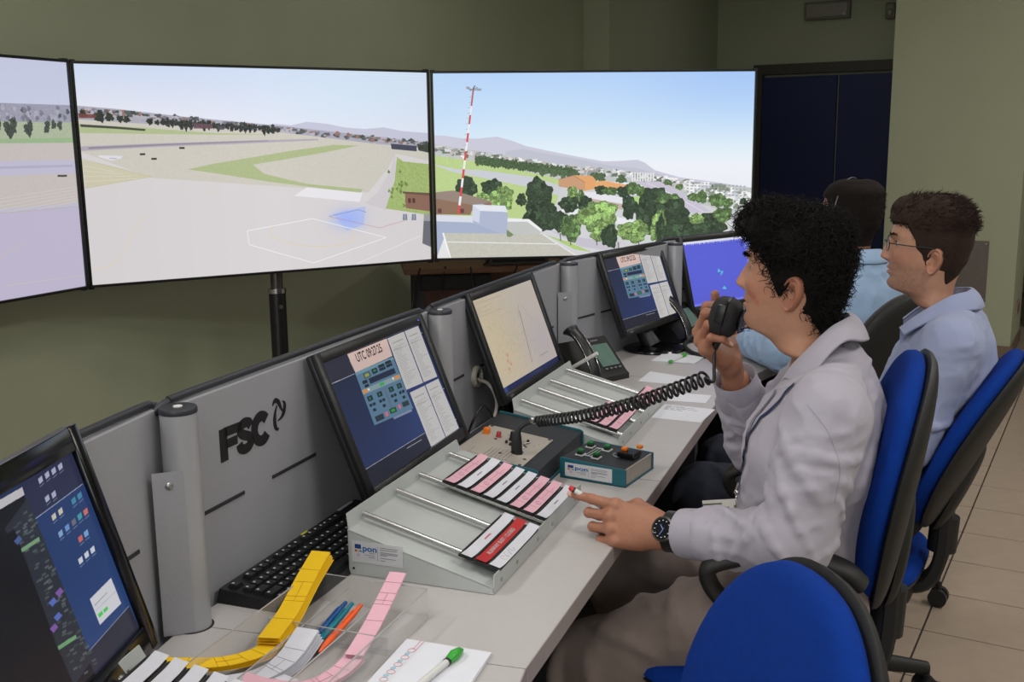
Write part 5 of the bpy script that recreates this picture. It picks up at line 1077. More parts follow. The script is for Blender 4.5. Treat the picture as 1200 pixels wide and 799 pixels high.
# ---------------- cables behind the monitors
CW = mat('cable_white', rgb(176, 170, 160), 0.5)
def dk(*ps): return [tuple(D(*p)) for p in ps]
cable('cable', dk((1.140, 0.010, 0.862), (1.120, -0.030, 0.855), (1.115, -0.050, 0.815), (1.085, -0.050, 0.775), (1.010, -0.045, 0.7485), (0.93, -0.035, 0.7475)), 0.0045, CW, 'white cable curving from the wall grommet down behind the radio unit')
cable('cable', dk((0.985, -0.020, 0.7455), (0.97, -0.045, 0.80), (1.00, -0.055, 0.83), (1.06, -0.048, 0.81), (1.10, -0.065, 0.7460)), 0.003, BLACK, 'thin black cable looping between clock monitor and map monitor')
cable('cable', dk((1.143, 0.004, 0.862), (1.155, -0.04, 0.835), (1.13, -0.06, 0.79), (1.075, -0.03, 0.745)), 0.003, BLACK, 'black cable hanging from the wall grommet behind the map monitor')
cable('cable', dk((2.10, -0.03, 0.7435), (2.25, -0.06, 0.7435), (2.40, -0.11, 0.7435), (2.52, -0.19, 0.7435)), 0.003, BLACK, 'thin black cable on the worktop behind the round monitor foot')
cable('cable', dk((2.29, -0.06, 0.825), (2.33, -0.10, 0.755), (2.44, -0.15, 0.7450), (2.52, -0.20, 0.7500)), 0.0025, mat('cable_grey', rgb(120, 118, 120), 0.5), 'thin grey cable sagging from the far clock monitor')
cable('handset_cord', dk((2.40, -0.30, 0.752), (2.36, -0.272, 0.748), (2.26, -0.285, 0.748), (2.16, -0.335, 0.748), (2.13, -0.40, 0.748), (2.18, -0.46, 0.748)), 0.0075, MATTEBLACK, 'thick black handset cord looped on the desk beyond the raised hand', 'cord')
# ================================================================== office chairs
BLUE = mat('chair_blue', rgb(9, 50, 132), 0.95, var=0.06, scale=90, bump=0.5, bscale=1400, spec=0.15); DGREY = mat('chair_grey', rgb(40, 39, 40), 0.95, var=0.08, scale=120, bump=0.5, bscale=1400, sheen=0.2)
SHELL = mat('chair_shell', rgb(19, 18, 17), 0.6, var=0.05, bump=0.1, bscale=700)
def pad(outline, zc, front, back, M=None, curve=None, n=48, rings=9, p=2.6):
    """cushion: outline(a)->(x,z); front/back = thickness to -/+ ; curve(x,z)->y offset"""
    m = MB(); 
    def ring(q, s_, th): 
        r_ = []
        for k in range(n):
            a = 2 * PI * k / n; x, z = outline(a); x *= q; z *= q
            r_.append((x, (curve(x, z) if curve else 0) + s_ * th * (1 - q ** p) ** (1 / p), z))
        return r_
    qs = [math.sin(PI / 2 * i / rings) for i in range(1, rings + 1)]
    rows = [ring(q, 1, front) for q in qs] + [ring(q, -1, back) for q in qs[-2::-1]]
    m.grid(rows, closed=True); o = len(m.v)
    m.v.append((0, (curve(0, 0) if curve else 0) + front, 0)); m.v.append((0, (curve(0, 0) if curve else 0) - back, 0))
    for k in range(n): m.f.append((o, k, (k + 1) % n)); m.f.append((o + 1, (len(rows) - 1) * n + (k + 1) % n, (len(rows) - 1) * n + k)); m.mi += [0, 0]
    return m
def back_outline(w_, h_, taper=0.20, e=2.5):
    def f(a):
        c, s_ = math.cos(a), math.sin(a); x = abs(c) ** (2 / e) * (1 if c > 0 else -1); z = abs(s_) ** (2 / e) * (1 if s_ > 0 else -1)
        return x * w_ / 2 * (1 - taper * max(z, 0) ** 1.5 - 0.10 * max(-z, 0) ** 2), z * h_ / 2
    return f
def office_chair(M, label, cloth=BLUE, group='office chairs', arms=True, back_z=0.845, lean=8, seat_z=0.47, by=-0.215):
    t = thing('office_chair', M, label, 'chair', group)
    # five star base
    for k in range(5):
        a = R(18 + 72 * k); d = Vector((math.cos(a), math.sin(a), 0)); m = MB()
        m.tube([d * 0.03 + Vector((0, 0, 0.115)), d * 0.16 + Vector((0, 0, 0.105)), d * 0.285 + Vector((0, 0, 0.078))], [0.028, 0.023, 0.017], 10); lg = m.build('leg', SHELL, t, smooth=50)
        cst = MB(); c = d * 0.285; sd = Vector((-d.y, d.x, 0))
        for s_ in (-1, 1): cst.cyl(c + sd * (0.006 * s_) + Vector((0, 0, 0.0285)), c + sd * (0.024 * s_) + Vector((0, 0, 0.0285)), 0.028, 20)
        cst.cyl(c + Vector((0, 0, 0.03)), c + Vector((0, 0, 0.075)), 0.009, 10); cst.build('caster', BLACK, lg, smooth=40)
    MB().cyl((0, 0, 0.09), (0, 0, 0.26), 0.030, 24).build('column_sleeve', SHELL, t, smooth=40); MB().cyl((0, 0, 0.24), (0, 0, seat_z - 0.10), 0.015, 20).build('gas_column', CHROME, t, smooth=40)
    MB().box((0, -0.06, seat_z - 0.098), (0.15, 0.30, 0.06), bev=0.014).build('mechanism', SHELL, t, smooth=30)
    # seat: the outline lies in xy
    def so(a):
        c, s_ = math.cos(a), math.sin(a); e = 3.4; return (abs(c) ** (2 / e) * (1 if c > 0 else -1) * 0.235, abs(s_) ** (2 / e) * (1 if s_ > 0 else -1) * 0.225)
    m = pad(so, 0, 0.045, 0.012); m.build('seat', cloth, t, M=T(0, -0.005, seat_z - 0.045) @ Matrix(((1, 0, 0, 0), (0, 0, 1, 0), (0, 1, 0, 0), (0, 0, 0, 1))), smooth=60)
    m = pad(so, 0, 0.010, 0.022); m.build('seat_shell', SHELL, t, M=T(0, -0.005, seat_z - 0.052) @ Matrix(((1, 0, 0, 0), (0, 0, 1, 0), (0, 1, 0, 0), (0, 0, 0, 1))), smooth=60)
    # backrest
    BM = T(0, by, back_z) @ RX(R(lean)); bb = by + 0.20 * math.sin(R(lean)) - 0.040
    cv = lambda x, z: 0.35 * x * x + 0.018 * math.cos(min(1.5, abs(z + 0.08) / 0.2)) - 0.012
    m = pad(back_outline(0.415, 0.455), 0, 0.034, 0.020, curve=cv, n=64, rings=10, p=3.2); m.build('backrest', cloth, t, M=BM, smooth=60)
    cv2 = lambda x, z: cv(x, z) - 0.016
    m = pad(back_outline(0.424, 0.464), 0, 0.008, 0.034, curve=cv2, n=64, rings=10, p=2.4); m.build('back_shell', SHELL, t, M=BM, smooth=60)
    m = pad(back_outline(0.20, 0.24, 0.3), 0, 0.01, 0.024, curve=lambda x, z: -0.036, n=40, rings=6); m.build('back_cover', SHELL, t, M=BM @ T(0, 0.0, -0.115), smooth=60)
    bar = MB()
    path = [(bb - 0.004, back_z - 0.15), (bb - 0.006, min(back_z - 0.21, seat_z + 0.09)), (bb, seat_z - 0.02), (bb + 0.030, seat_z - 0.085), (bb + 0.10, seat_z - 0.10), (-0.02, seat_z - 0.10)]
    path = catmull([(0, p[0], p[1]) for p in path], 5); rows = []
    for i, p in enumerate(path):
        q = path[min(i + 1, len(path) - 1)]; o = path[max(i - 1, 0)]; dy, dz = q[1] - o[1], q[2] - o[2]; l = math.hypot(dy, dz) or 1; ny, nz = -dz / l, dy / l
        rows.append([(0.034 * cx, p[1] + ny * 0.016 * cy, p[2] + nz * 0.016 * cy) for cx, cy in [(1, 0.6), (0.8, 1), (-0.8, 1), (-1, 0.6), (-1, -0.6), (-0.8, -1), (0.8, -1), (1, -0.6)]])
    bar.grid(rows, closed=True); bar.f += [tuple(range(8)), tuple(range((len(rows) - 1) * 8, len(rows) * 8))]; bar.mi += [0, 0]; bar.build('back_bar', SHELL, t, smooth=40)
    MB().tube([(0, bb - 0.004, min(back_z - 0.20, seat_z + 0.09)), (0, bb, seat_z + 0.0)], 0.033, 18).build('bar_sleeve', SHELL, t, smooth=40)
    k_ = MB(); k_.lathe([(0.014, 0), (0.023, 0.006), (0.023, 0.026), (0.019, 0.030)], 10, T(0.030, bb - 0.006, seat_z + 0.030) @ RY(PI / 2)); k_.build('knob', BLACK, t)
    if arms:
        for s_ in (-1, 1):
            pth = catmull([(s_ * 0.185, -0.085, seat_z - 0.075), (s_ * 0.245, -0.075, seat_z - 0.045), (s_ * 0.262, -0.040, seat_z + 0.045), (s_ * 0.258, 0.020, seat_z + 0.116), (s_ * 0.255, 0.068, seat_z + 0.170), (s_ * 0.253, 0.066, seat_z + 0.204), (s_ * 0.252, 0.000, seat_z + 0.226), (s_ * 0.250, -0.070, seat_z + 0.233), (s_ * 0.248, -0.140, seat_z + 0.214), (s_ * 0.246, -0.168, seat_z + 0.190)], 6)
            rows = []; L_ = len(pth) - 1
            for i, p in enumerate(pth):
                a = i / L_; q = Vector(pth[min(i + 1, L_)]) - Vector(pth[max(i - 1, 0)]); q.normalize(); sx = Vector((1, 0, 0)); nn = q.cross(sx).normalized(); hw = 0.016 + 0.012 * min(1, max(0, (a - 0.25) / 0.3)); th_ = 0.014
                rows.append([tuple(Vector(p) + sx * (hw * math.cos(w2)) + nn * (th_ * math.sin(w2))) for w2 in np.linspace(0, 2 * PI, 15)[:-1]])
            m = MB(); m.grid(rows, closed=True); m.f += [tuple(range(14)), tuple(range(L_ * 14, L_ * 14 + 14))]; m.mi += [0, 0]; m.build('armrest', SHELL, t, smooth=50)
    return t
office_chair(DESK @ T(0.70, -0.730, 0) @ RZ(R(5)), 'blue office chair under the man holding the microphone', seat_z=0.548)
office_chair(DESK @ T(1.42, -0.815, 0) @ RZ(R(-9)), 'blue office chair with the man in glasses', back_z=0.755, lean=23, by=-0.302)
office_chair(DESK @ T(2.20, -0.835, 0) @ RZ(R(-48)), 'dark grey office chair under the man seen from behind', cloth=DGREY, back_z=0.775, arms=False)
office_chair(DESK @ T(-0.171, -0.720, 0) @ RZ(R(32)), 'empty blue office chair nearest the camera', arms=False, back_z=0.745, seat_z=0.35, by=-0.15)
# ================================================================== people: smooth-union distance fields turned into meshes
class Field:
    def __init__(s, lo, hi, h):
        s.lo = np.array(lo, float); s.h = h; s.n = np.ceil((np.array(hi) - s.lo) / h).astype(int) + 1
        s.d = np.full(s.n, 0.5, 'f')
    def _win(s, lo, hi):
        i0 = np.maximum(np.floor((np.array(lo) - s.lo) / s.h).astype(int), 0); i1 = np.minimum(np.ceil((np.array(hi) - s.lo) / s.h).astype(int) + 1, s.n)
        if np.any(i1 <= i0): return None
        ax = [s.lo[k] + s.h * np.arange(i0[k], i1[k]) for k in range(3)]
        return (slice(i0[0], i1[0]), slice(i0[1], i1[1]), slice(i0[2], i1[2])), ax[0][:, None, None], ax[1][None, :, None], ax[2][None, None, :]
    def _put(s, win, d, k, sub=False):
        a = s.d[win]
        if sub: d = -d; hh = np.clip(0.5 - 0.5 * (a - d) / k, 0, 1); s.d[win] = a * (1 - hh) + d * hh + k * hh * (1 - hh) if k > 0 else np.maximum(a, d)
        elif k > 0: hh = np.clip(0.5 + 0.5 * (a - d) / k, 0, 1); s.d[win] = a * (1 - hh) + d * hh - k * hh * (1 - hh)
        else: s.d[win] = np.minimum(a, d)
    def cap(s, a, b, ra, rb=None, k=0.01, sub=False, sc=None):
        """tapered capsule; sc=(sx,sy,sz) squashes the section (distance measured in squashed space)"""
        a = np.array(a, float); b = np.array(b, float); rb = ra if rb is None else rb; sc = np.array(sc if sc is not None else (1, 1, 1), float)
        m = (max(ra, rb) + k * 1.5 + 0.01) / sc; w_ = s._win(np.minimum(a, b) - m, np.maximum(a, b) + m)
        if w_ is None: return s
        win, X, Y, Z = w_; d = (b - a) * sc; L = d @ d + 1e-12
        px, py, pz = (X - a[0]) * sc[0], (Y - a[1]) * sc[1], (Z - a[2]) * sc[2]
        t = np.clip((px * d[0] + py * d[1] + pz * d[2]) / L, 0, 1)
        D_ = np.sqrt((px - t * d[0]) ** 2 + (py - t * d[1]) ** 2 + (pz - t * d[2]) ** 2) - (ra + (rb - ra) * t)
        s._put(win, D_.astype('f'), k, sub); return s
    def chain(s, pts, rs, k=0.01, sc=None):
        for i in range(len(pts) - 1): s.cap(pts[i], pts[i + 1], rs[i], rs[i + 1], k, sc=sc)
        return s
    def ell(s, c, r, k=0.01, sub=False, M=None):
        c = np.array(c, float); r = np.array(r, float); m = np.full(3, r.max() + k * 1.5 + 0.01) if M is not None else r + k * 1.5 + 0.01
        w_ = s._win(c - m, c + m)
        if w_ is None: return s
        win, X, Y, Z = w_; X, Y, Z = np.broadcast_arrays(X - c[0], Y - c[1], Z - c[2])
        if M is not None: Q = np.array(M).T; X, Y, Z = [Q[i, 0] * X + Q[i, 1] * Y + Q[i, 2] * Z for i in range(3)]
        k0 = np.sqrt((X / r[0]) ** 2 + (Y / r[1]) ** 2 + (Z / r[2]) ** 2); k1 = np.sqrt((X / r[0] ** 2) ** 2 + (Y / r[1] ** 2) ** 2 + (Z / r[2] ** 2) ** 2) + 1e-9
        s._put(win, (k0 * (k0 - 1) / k1).astype('f'), k, sub); return s
    def cut(s, p, n):
        """keep what lies on the negative side of the plane"""
        n = np.array(n, float); n /= np.linalg.norm(n); ax = [s.lo[k] + s.h * np.arange(s.n[k]) for k in range(3)]
        d = (ax[0][:, None, None] - p[0]) * n[0] + (ax[1][None, :, None] - p[1]) * n[1] + (ax[2][None, None, :] - p[2]) * n[2]
        s.d = np.maximum(s.d, d.astype('f')); return s
    def mesh(s):
        d = s.d; s0 = d < 0; nx, ny, nz = s.n
        c8 = [s0[i:nx - 1 + i, j:ny - 1 + j, k:nz - 1 + k] for i in (0, 1) for j in (0, 1) for k in (0, 1)]
        cnt = sum(c.astype(np.int8) for c in c8); act = (cnt > 0) & (cnt < 8); idx = np.argwhere(act); ids = np.full(act.shape, -1, np.int64); ids[act] = np.arange(len(idx))
        acc = np.zeros((len(idx), 3)); num = np.zeros(len(idx)); C = [(i, j, k) for i in (0, 1) for j in (0, 1) for k in (0, 1)]
        for a in range(8):
            for b in range(a + 1, 8):
                df = [C[b][q] - C[a][q] for q in range(3)]
                if sum(map(abs, df)) != 1: continue
                da = d[idx[:, 0] + C[a][0], idx[:, 1] + C[a][1], idx[:, 2] + C[a][2]]; db = d[idx[:, 0] + C[b][0], idx[:, 1] + C[b][1], idx[:, 2] + C[b][2]]
                m = (da < 0) != (db < 0); t = np.where(m, da / np.where(m, da - db, 1), 0)
                for q in range(3): acc[:, q] += np.where(m, C[a][q] + t * df[q], 0)
                num += m
        V = s.lo + s.h * (idx + acc / num[:, None]); F = []
        for ax in range(3):
            o = [q for q in range(3) if q != ax]; sl0 = [slice(None)] * 3; sl1 = [slice(None)] * 3; sl0[ax] = slice(0, -1); sl1[ax] = slice(1, None)
            e = s0[tuple(sl0)] != s0[tuple(sl1)]; E_ = np.argwhere(e); ok = np.all((E_[:, o] > 0), axis=1) & (E_[:, o[0]] < s.n[o[0]] - 1) & (E_[:, o[1]] < s.n[o[1]] - 1); E_ = E_[ok]
            q = []
            for (u, v) in ((-1, -1), (0, -1), (0, 0), (-1, 0)):
                P = E_.copy(); P[:, o[0]] += u; P[:, o[1]] += v; q.append(ids[P[:, 0], P[:, 1], P[:, 2]])
            q = np.stack(q, 1); ins = s0[E_[:, 0], E_[:, 1], E_[:, 2]]; flip = ins if ax != 1 else ~ins
            q[~flip] = q[~flip][:, ::-1]; F.append(q[(q >= 0).all(1)])
        return V, np.concatenate(F)
def np_mesh(name, V, F, mats, smooth=True, cols=None):
    me = bpy.data.meshes.new(name); V = np.asarray(V, 'f'); F = np.asarray(F, np.int32); me.vertices.add(len(V)); me.vertices.foreach_set('co', V.ravel())
    k = F.shape[1]; me.loops.add(F.size); me.loops.foreach_set('vertex_index', F.ravel()); me.polygons.add(len(F)); me.polygons.foreach_set('loop_start', np.arange(0, F.size, k, dtype=np.int32))
    me.update(calc_edges=True); me.validate()
    if smooth: me.polygons.foreach_set('use_smooth', np.ones(len(me.polygons), bool))
    for m in (mats if isinstance(mats, (list, tuple)) else [mats]): me.materials.append(m)
    if cols is not None: set_cols(me, cols)
    return me
def relax(V, F, n=2, lam=0.5):
    """Laplacian smoothing"""
    E_ = np.concatenate([F[:, [i, (i + 1) % F.shape[1]]] for i in range(F.shape[1])]); E_ = np.concatenate([E_, E_[:, ::-1]])
    for _ in range(n):
        a = np.zeros_like(V); c = np.zeros(len(V)); np.add.at(a, E_[:, 0], V[E_[:, 1]]); np.add.at(c, E_[:, 0], 1); V = V * (1 - lam) + lam * a / np.maximum(c, 1)[:, None]
    return V
def vnormals(V, F):
    N = np.zeros_like(V); n = np.cross(V[F[:, 2]] - V[F[:, 0]], V[F[:, 3]] - V[F[:, 1]])
    for k in range(4): np.add.at(N, F[:, k], n)
    return N / (np.linalg.norm(N, axis=1, keepdims=True) + 1e-12)
_LAT = RNG.random((32, 32, 32)).astype('f') * 2 - 1
def noise3(P, f):
    Q = np.asarray(P) * f; i = np.floor(Q).astype(int); t = Q - i; t = t * t * (3 - 2 * t); r_ = 0
    for a in (0, 1):
        for b in (0, 1):
            for c in (0, 1):
                w_ = (t[:, 0] if a else 1 - t[:, 0]) * (t[:, 1] if b else 1 - t[:, 1]) * (t[:, 2] if c else 1 - t[:, 2]); r_ = r_ + w_ * _LAT[(i[:, 0] + a) % 32, (i[:, 1] + b) % 32, (i[:, 2] + c) % 32]
    return r_
def nrm(v): v = np.array(v, float); return v / (np.linalg.norm(v) + 1e-12)

# ---------------- head: a loft of rings, in its own frame (origin between the ears, y forwards, z up)
HZ = [  # z, front y, back y, half width, y of widest point, front exponent, back exponent
    (0.1300, 0.012, -0.040, 0.022, -0.014, 2.0, 2.0), (0.1265, 0.032, -0.058, 0.040, -0.014, 2.0, 2.0), (0.1180, 0.052, -0.073, 0.054, -0.015, 2.1, 2.1), (0.1030, 0.068, -0.087, 0.065, -0.016, 2.2, 2.2), (0.0850, 0.0790, -0.0915, 0.0715, -0.017, 2.3, 2.2),
    (0.0680, 0.0845, -0.0955, 0.0745, -0.018, 2.4, 2.2), (0.0560, 0.0855, -0.0965, 0.0750, -0.018, 2.45, 2.2), (0.0450, 0.0835, -0.0960, 0.0745, -0.016, 2.5, 2.2), (0.0300, 0.0835, -0.0935, 0.0730, -0.012, 2.45, 2.2), (0.0150, 0.0845, -0.0890, 0.0710, -0.008, 2.35, 2.2),
    (0.0000, 0.0850, -0.0860, 0.0690, -0.004, 2.25, 2.2), (-0.0120, 0.0850, -0.0790, 0.0675, -0.002, 2.15, 2.2), (-0.0270, 0.0845, -0.0720, 0.0655, 0.000, 2.05, 2.2), (-0.0420, 0.0825, -0.0670, 0.0635, 0.002, 1.98, 2.2), (-0.0540, 0.0835, -0.0645, 0.0610, 0.002, 1.92, 2.2),
    (-0.0640, 0.0815, -0.0635, 0.0585, 0.000, 1.90, 2.2), (-0.0710, 0.0760, -0.0630, 0.0570, -0.004, 1.95, 2.2), (-0.0760, 0.0640, -0.0630, 0.0560, -0.010, 2.0, 2.2), (-0.0810, 0.0490, -0.0632, 0.0558, -0.014, 2.0, 2.2), (-0.0870, 0.0370, -0.0635, 0.0558, -0.016, 2.0, 2.2),
    (-0.0960, 0.0270, -0.0640, 0.0560, -0.018, 2.0, 2.2), (-0.1100, 0.0200, -0.0655, 0.0565, -0.022, 2.0, 2.2), (-0.1300, 0.0150, -0.0690, 0.0575, -0.026, 2.0, 2.2), (-0.1550, 0.0120, -0.0760, 0.0605, -0.032, 2.0, 2.2), (-0.1800, 0.0120, -0.0850, 0.0680, -0.036, 2.0, 2.2), (-0.2050, 0.012, -0.096, 0.082, -0.040, 2.0, 2.2)]
def build_head(o):
    """o: options; returns V, F, colours, hair mask, normals (grid ring-major)"""
    A = np.array(HZ); zs = np.concatenate([np.linspace(0.1300, 0.110, 12, endpoint=False), np.linspace(0.110, 0.062, 22, endpoint=False), np.linspace(0.062, -0.082, 97, endpoint=False), np.linspace(-0.082, -0.11, 14, endpoint=False), np.linspace(-0.11, -0.205, 24)])
    # smooth interpolation of the table (cubic through uneven knots)
    zk = A[::-1, 0]
    def itp(c):
        y = A[::-1, c]; m = np.gradient(y, zk); i = np.clip(np.searchsorted(zk, zs) - 1, 0, len(zk) - 2); h_ = zk[i + 1] - zk[i]; t = (zs - zk[i]) / h_
        return (2 * t ** 3 - 3 * t ** 2 + 1) * y[i] + (t ** 3 - 2 * t ** 2 + t) * h_ * m[i] + (-2 * t ** 3 + 3 * t ** 2) * y[i + 1] + (t ** 3 - t ** 2) * h_ * m[i + 1]
    yf, yb, hw, yc, pf, pb = [itp(c)[:, None] for c in range(1, 7)]; yb = yb * (1 + (o.get('back', 1.0) - 1) * np.clip((zs[:, None] + 0.04) / 0.05, 0, 1))
    hw = hw * o.get('width', 1.0)
    th = np.concatenate([np.linspace(-75, 75, 110, endpoint=False), np.linspace(75, 285, 56, endpoint=False)]); th = R(1) * th if False else np.radians(th)
    sx, cy = np.sin(th)[None, :], np.cos(th)[None, :]
    p = np.where(cy > 0, pf, pb); e = 2 / p
    X = hw * np.sign(sx) * np.abs(sx) ** e; Y = yc + np.where(cy > 0, yf - yc, yc - yb) * np.sign(cy) * np.abs(cy) ** e; Z = zs[:, None] + 0 * X
    nr, ns = X.shape; fm = np.clip(cy * 3, 0, 1) + 0 * X; g = lambda v, s_: np.exp(-(v / s_) ** 2)
    # brow, sockets, cheeks
    Y += fm * 0.0040 * g(Z - 0.056, 0.008) * (g(np.abs(X) - 0.026, 0.020))
    Y -= fm * 0.0105 * g(np.abs(X) - 0.031, 0.0155) * g(Z - 0.0385, 0.0110)
    Y -= fm * 0.004 * g(np.abs(X) - 0.017, 0.008) * g(Z - 0.040, 0.012)
    Y += fm * 0.0045 * g(np.abs(X) - 0.045, 0.016) * g(Z - 0.012, 0.013); Y -= fm * 0.003 * g(np.abs(X) - 0.042, 0.014) * g(Z + 0.022, 0.016)
    # nose
    nz = np.array([0.058, 0.050, 0.043, 0.034, 0.025, 0.016, 0.009, 0.004, 0.000, -0.003, -0.006, -0.009, -0.013]); nv = np.array(o.get('nose', [0, 0.0012, 0.0035, 0.0082, 0.0125, 0.0165, 0.0200, 0.0212, 0.0195, 0.0150, 0.0080, 0.0030, 0])); nsg = np.array([0.010, 0.0085, 0.0078, 0.0080, 0.0088, 0.0098, 0.0112, 0.0120, 0.0120, 0.0115, 0.0105, 0.010, 0.010])
    N = np.interp(-Z, -nz, nv, left=0, right=0); S_ = np.interp(-Z, -nz, nsg); Y += fm * N * np.exp(-np.abs(X / S_) ** 2.3)
    Y += fm * 0.0075 * g(np.abs(X) - 0.0135, 0.0055) * g(Z - 0.0015, 0.0065)
    # lips
    lz = o.get('lip', 0.0); Y += fm * 0.0045 * g(Z + 0.0205, 0.0048) * g(X, 0.019) + fm * 0.0055 * g(Z + 0.0335, 0.0050) * g(X, 0.017); Y -= fm * 0.0042 * g(Z + 0.0270, 0.0020) * g(X, 0.022); Y -= fm * 0.0016 * g(X, 0.004) * g(Z + 0.012, 0.006); Y -= fm * 0.0025 * g(Z + 0.0435, 0.005) * g(X, 0.02)
    Y += fm * 0.003 * g(X, 0.016) * g(Z + 0.058, 0.010)
    # eye openings and lids
    el = ((np.abs(X) - 0.0315) / 0.0140) ** 2 + ((Z - 0.0375 + 0.0 * X) / (0.0050)) ** 2; Y -= fm * 0.0075 * np.clip(1.25 - el, 0, 1) ** 0.5 * (el < 1.25); Y += fm * 0.0030 * np.exp(-((np.sqrt(el) - 1.35) / 0.30) ** 2)
    if 'jaw' in o: X *= 1 + o['jaw'] * g(Z + 0.045, 0.03)
    V = np.stack([X, Y, Z], -1)
    V[..., 2] += 0.010 * np.clip((-0.090 - Z) / 0.09, 0, 1) * (Y < -0.02)   # nape rises a little
    idx = np.arange(nr * ns).reshape(nr, ns); F = np.stack([idx[:-1], idx[1:], np.roll(idx, -1, 1)[1:], np.roll(idx, -1, 1)[:-1]], -1).reshape(-1, 4)[:, ::-1]
    V = V.reshape(-1, 3); top = len(V)
    x, y, z = V.T
    # colours of the skin itself: lips, beard shade, cheeks
    c = np.tile(np.array(o['skin'], float), (len(V), 1)); lip = np.clip(1.5 - ((x / 0.021) ** 2 + ((z + 0.027) / 0.0095) ** 2) * 1.3, 0, 1) * (y > 0.05); c = c * (1 - lip[:, None] * 0.75) + np.array(o['lips']) * lip[:, None] * 0.75
    be = o.get('beard', 0); bm = np.clip((0.002 - z) / 0.02, 0, 1) * np.clip((z + 0.10) / 0.03, 0, 1) * np.clip((y + 0.02) / 0.03, 0, 1) * (1 - lip); bm *= 0.65 + 0.35 * noise3(V, 260); c = c * (1 - be * bm[:, None]) + np.array(rgb(66, 56, 52)[:3]) * be * bm[:, None]
    red = np.clip(g(np.abs(x) - 0.05, 0.02) * g(z - 0.005, 0.02), 0, 1) * (y > 0) + g(z - 0.005, 0.010) * g(x, 0.016) * (y > 0.09); c[:, 1:] *= (1 - 0.12 * red)[:, None]
    c *= (1 + 0.05 * noise3(V, 120))[:, None]
    if o.get('spots'):
        for (py, pz, pr) in o['spots']: m = np.exp(-(((y - py) ** 2 + (z - pz) ** 2) / pr ** 2)) * (x < -0.02); c[:, 1:] *= (1 - 0.35 * m)[:, None]
    return V, F, c, (nr, ns, zs, th)
def build_ear(side, o):
    """spiral relief on an ear outline; local to the head frame"""
    nphi, nr_ = 44, 18; V = []; 
    for j in range(nr_ + 1):
        q = j / nr_
        for i in range(nphi):
            a = 2 * PI * i / nphi; ca, sa = math.cos(a), math.sin(a)
            ry = 0.0175 * (1 + 0.10 * sa); rz = 0.031
            u = -ca * ry * (1 - 0.22 * max(0, -sa)) ; w_ = sa * rz; u += -0.004 * (w_ / rz)          # u<0 towards the back; leans back at the top
            frontness = max(0, ca * -1 * -1)                                                 # ca>0 is the back rim
            rim = math.exp(-((q - 0.90) / 0.10) ** 2) * (0.0055 if not (ca < -0.55 and -0.5 < sa < 0.35) else 0.0008)
            anti = math.exp(-((q - 0.60) / 0.13) ** 2) * 0.0035 * (1 if ca > -0.3 else 0.2)
            bowl = -0.0085 * math.exp(-(((u * q - 0.003) / 0.0085) ** 2 + ((w_ * q + 0.003) / 0.011) ** 2))
            lobe = 0.002 * math.exp(-((w_ * q + 0.026) / 0.008) ** 2); trag = 0.005 * math.exp(-(((u * q - 0.013) / 0.004) ** 2 + ((w_ * q + 0.004) / 0.006) ** 2))
            edge = -0.004 * max(0, (q - 0.93) / 0.07) ** 2
            h_ = 0.004 + rim + anti + bowl + lobe + trag + edge
            V.append((u * q, h_, w_ * q))
    # back side, pulled in
    for q, hh in ((1.0, -0.004), (0.8, -0.010), (0.5, -0.016)):
        for i in range(nphi):
            a = 2 * PI * i / nphi; ca, sa = math.cos(a), math.sin(a); ry = 0.0175 * (1 + 0.10 * sa); u = -ca * ry * (1 - 0.22 * max(0, -sa)) - 0.004 * sa; V.append((u * q, hh, sa * 0.031 * q))
    F = []; n_ = nr_ + 1 + 3
    for j in range(n_ - 1):
        for i in range(nphi): F.append((j * nphi + i, j * nphi + (i + 1) % nphi, (j + 1) * nphi + (i + 1) % nphi, (j + 1) * nphi + i))
    V = np.array(V); a = R(24); out = V[:, 1] * math.cos(a) + (-V[:, 0]) * math.sin(a) ; fwd = V[:, 0] * math.cos(a) + V[:, 1] * math.sin(a) * 1.0
    W_ = np.stack([side * (0.0715 * o.get('width', 1.0) + out), -0.014 + fwd, 0.004 + V[:, 2]], 1)
    F = np.array(F); F = F if side < 0 else F[:, ::-1]
    return W_, F

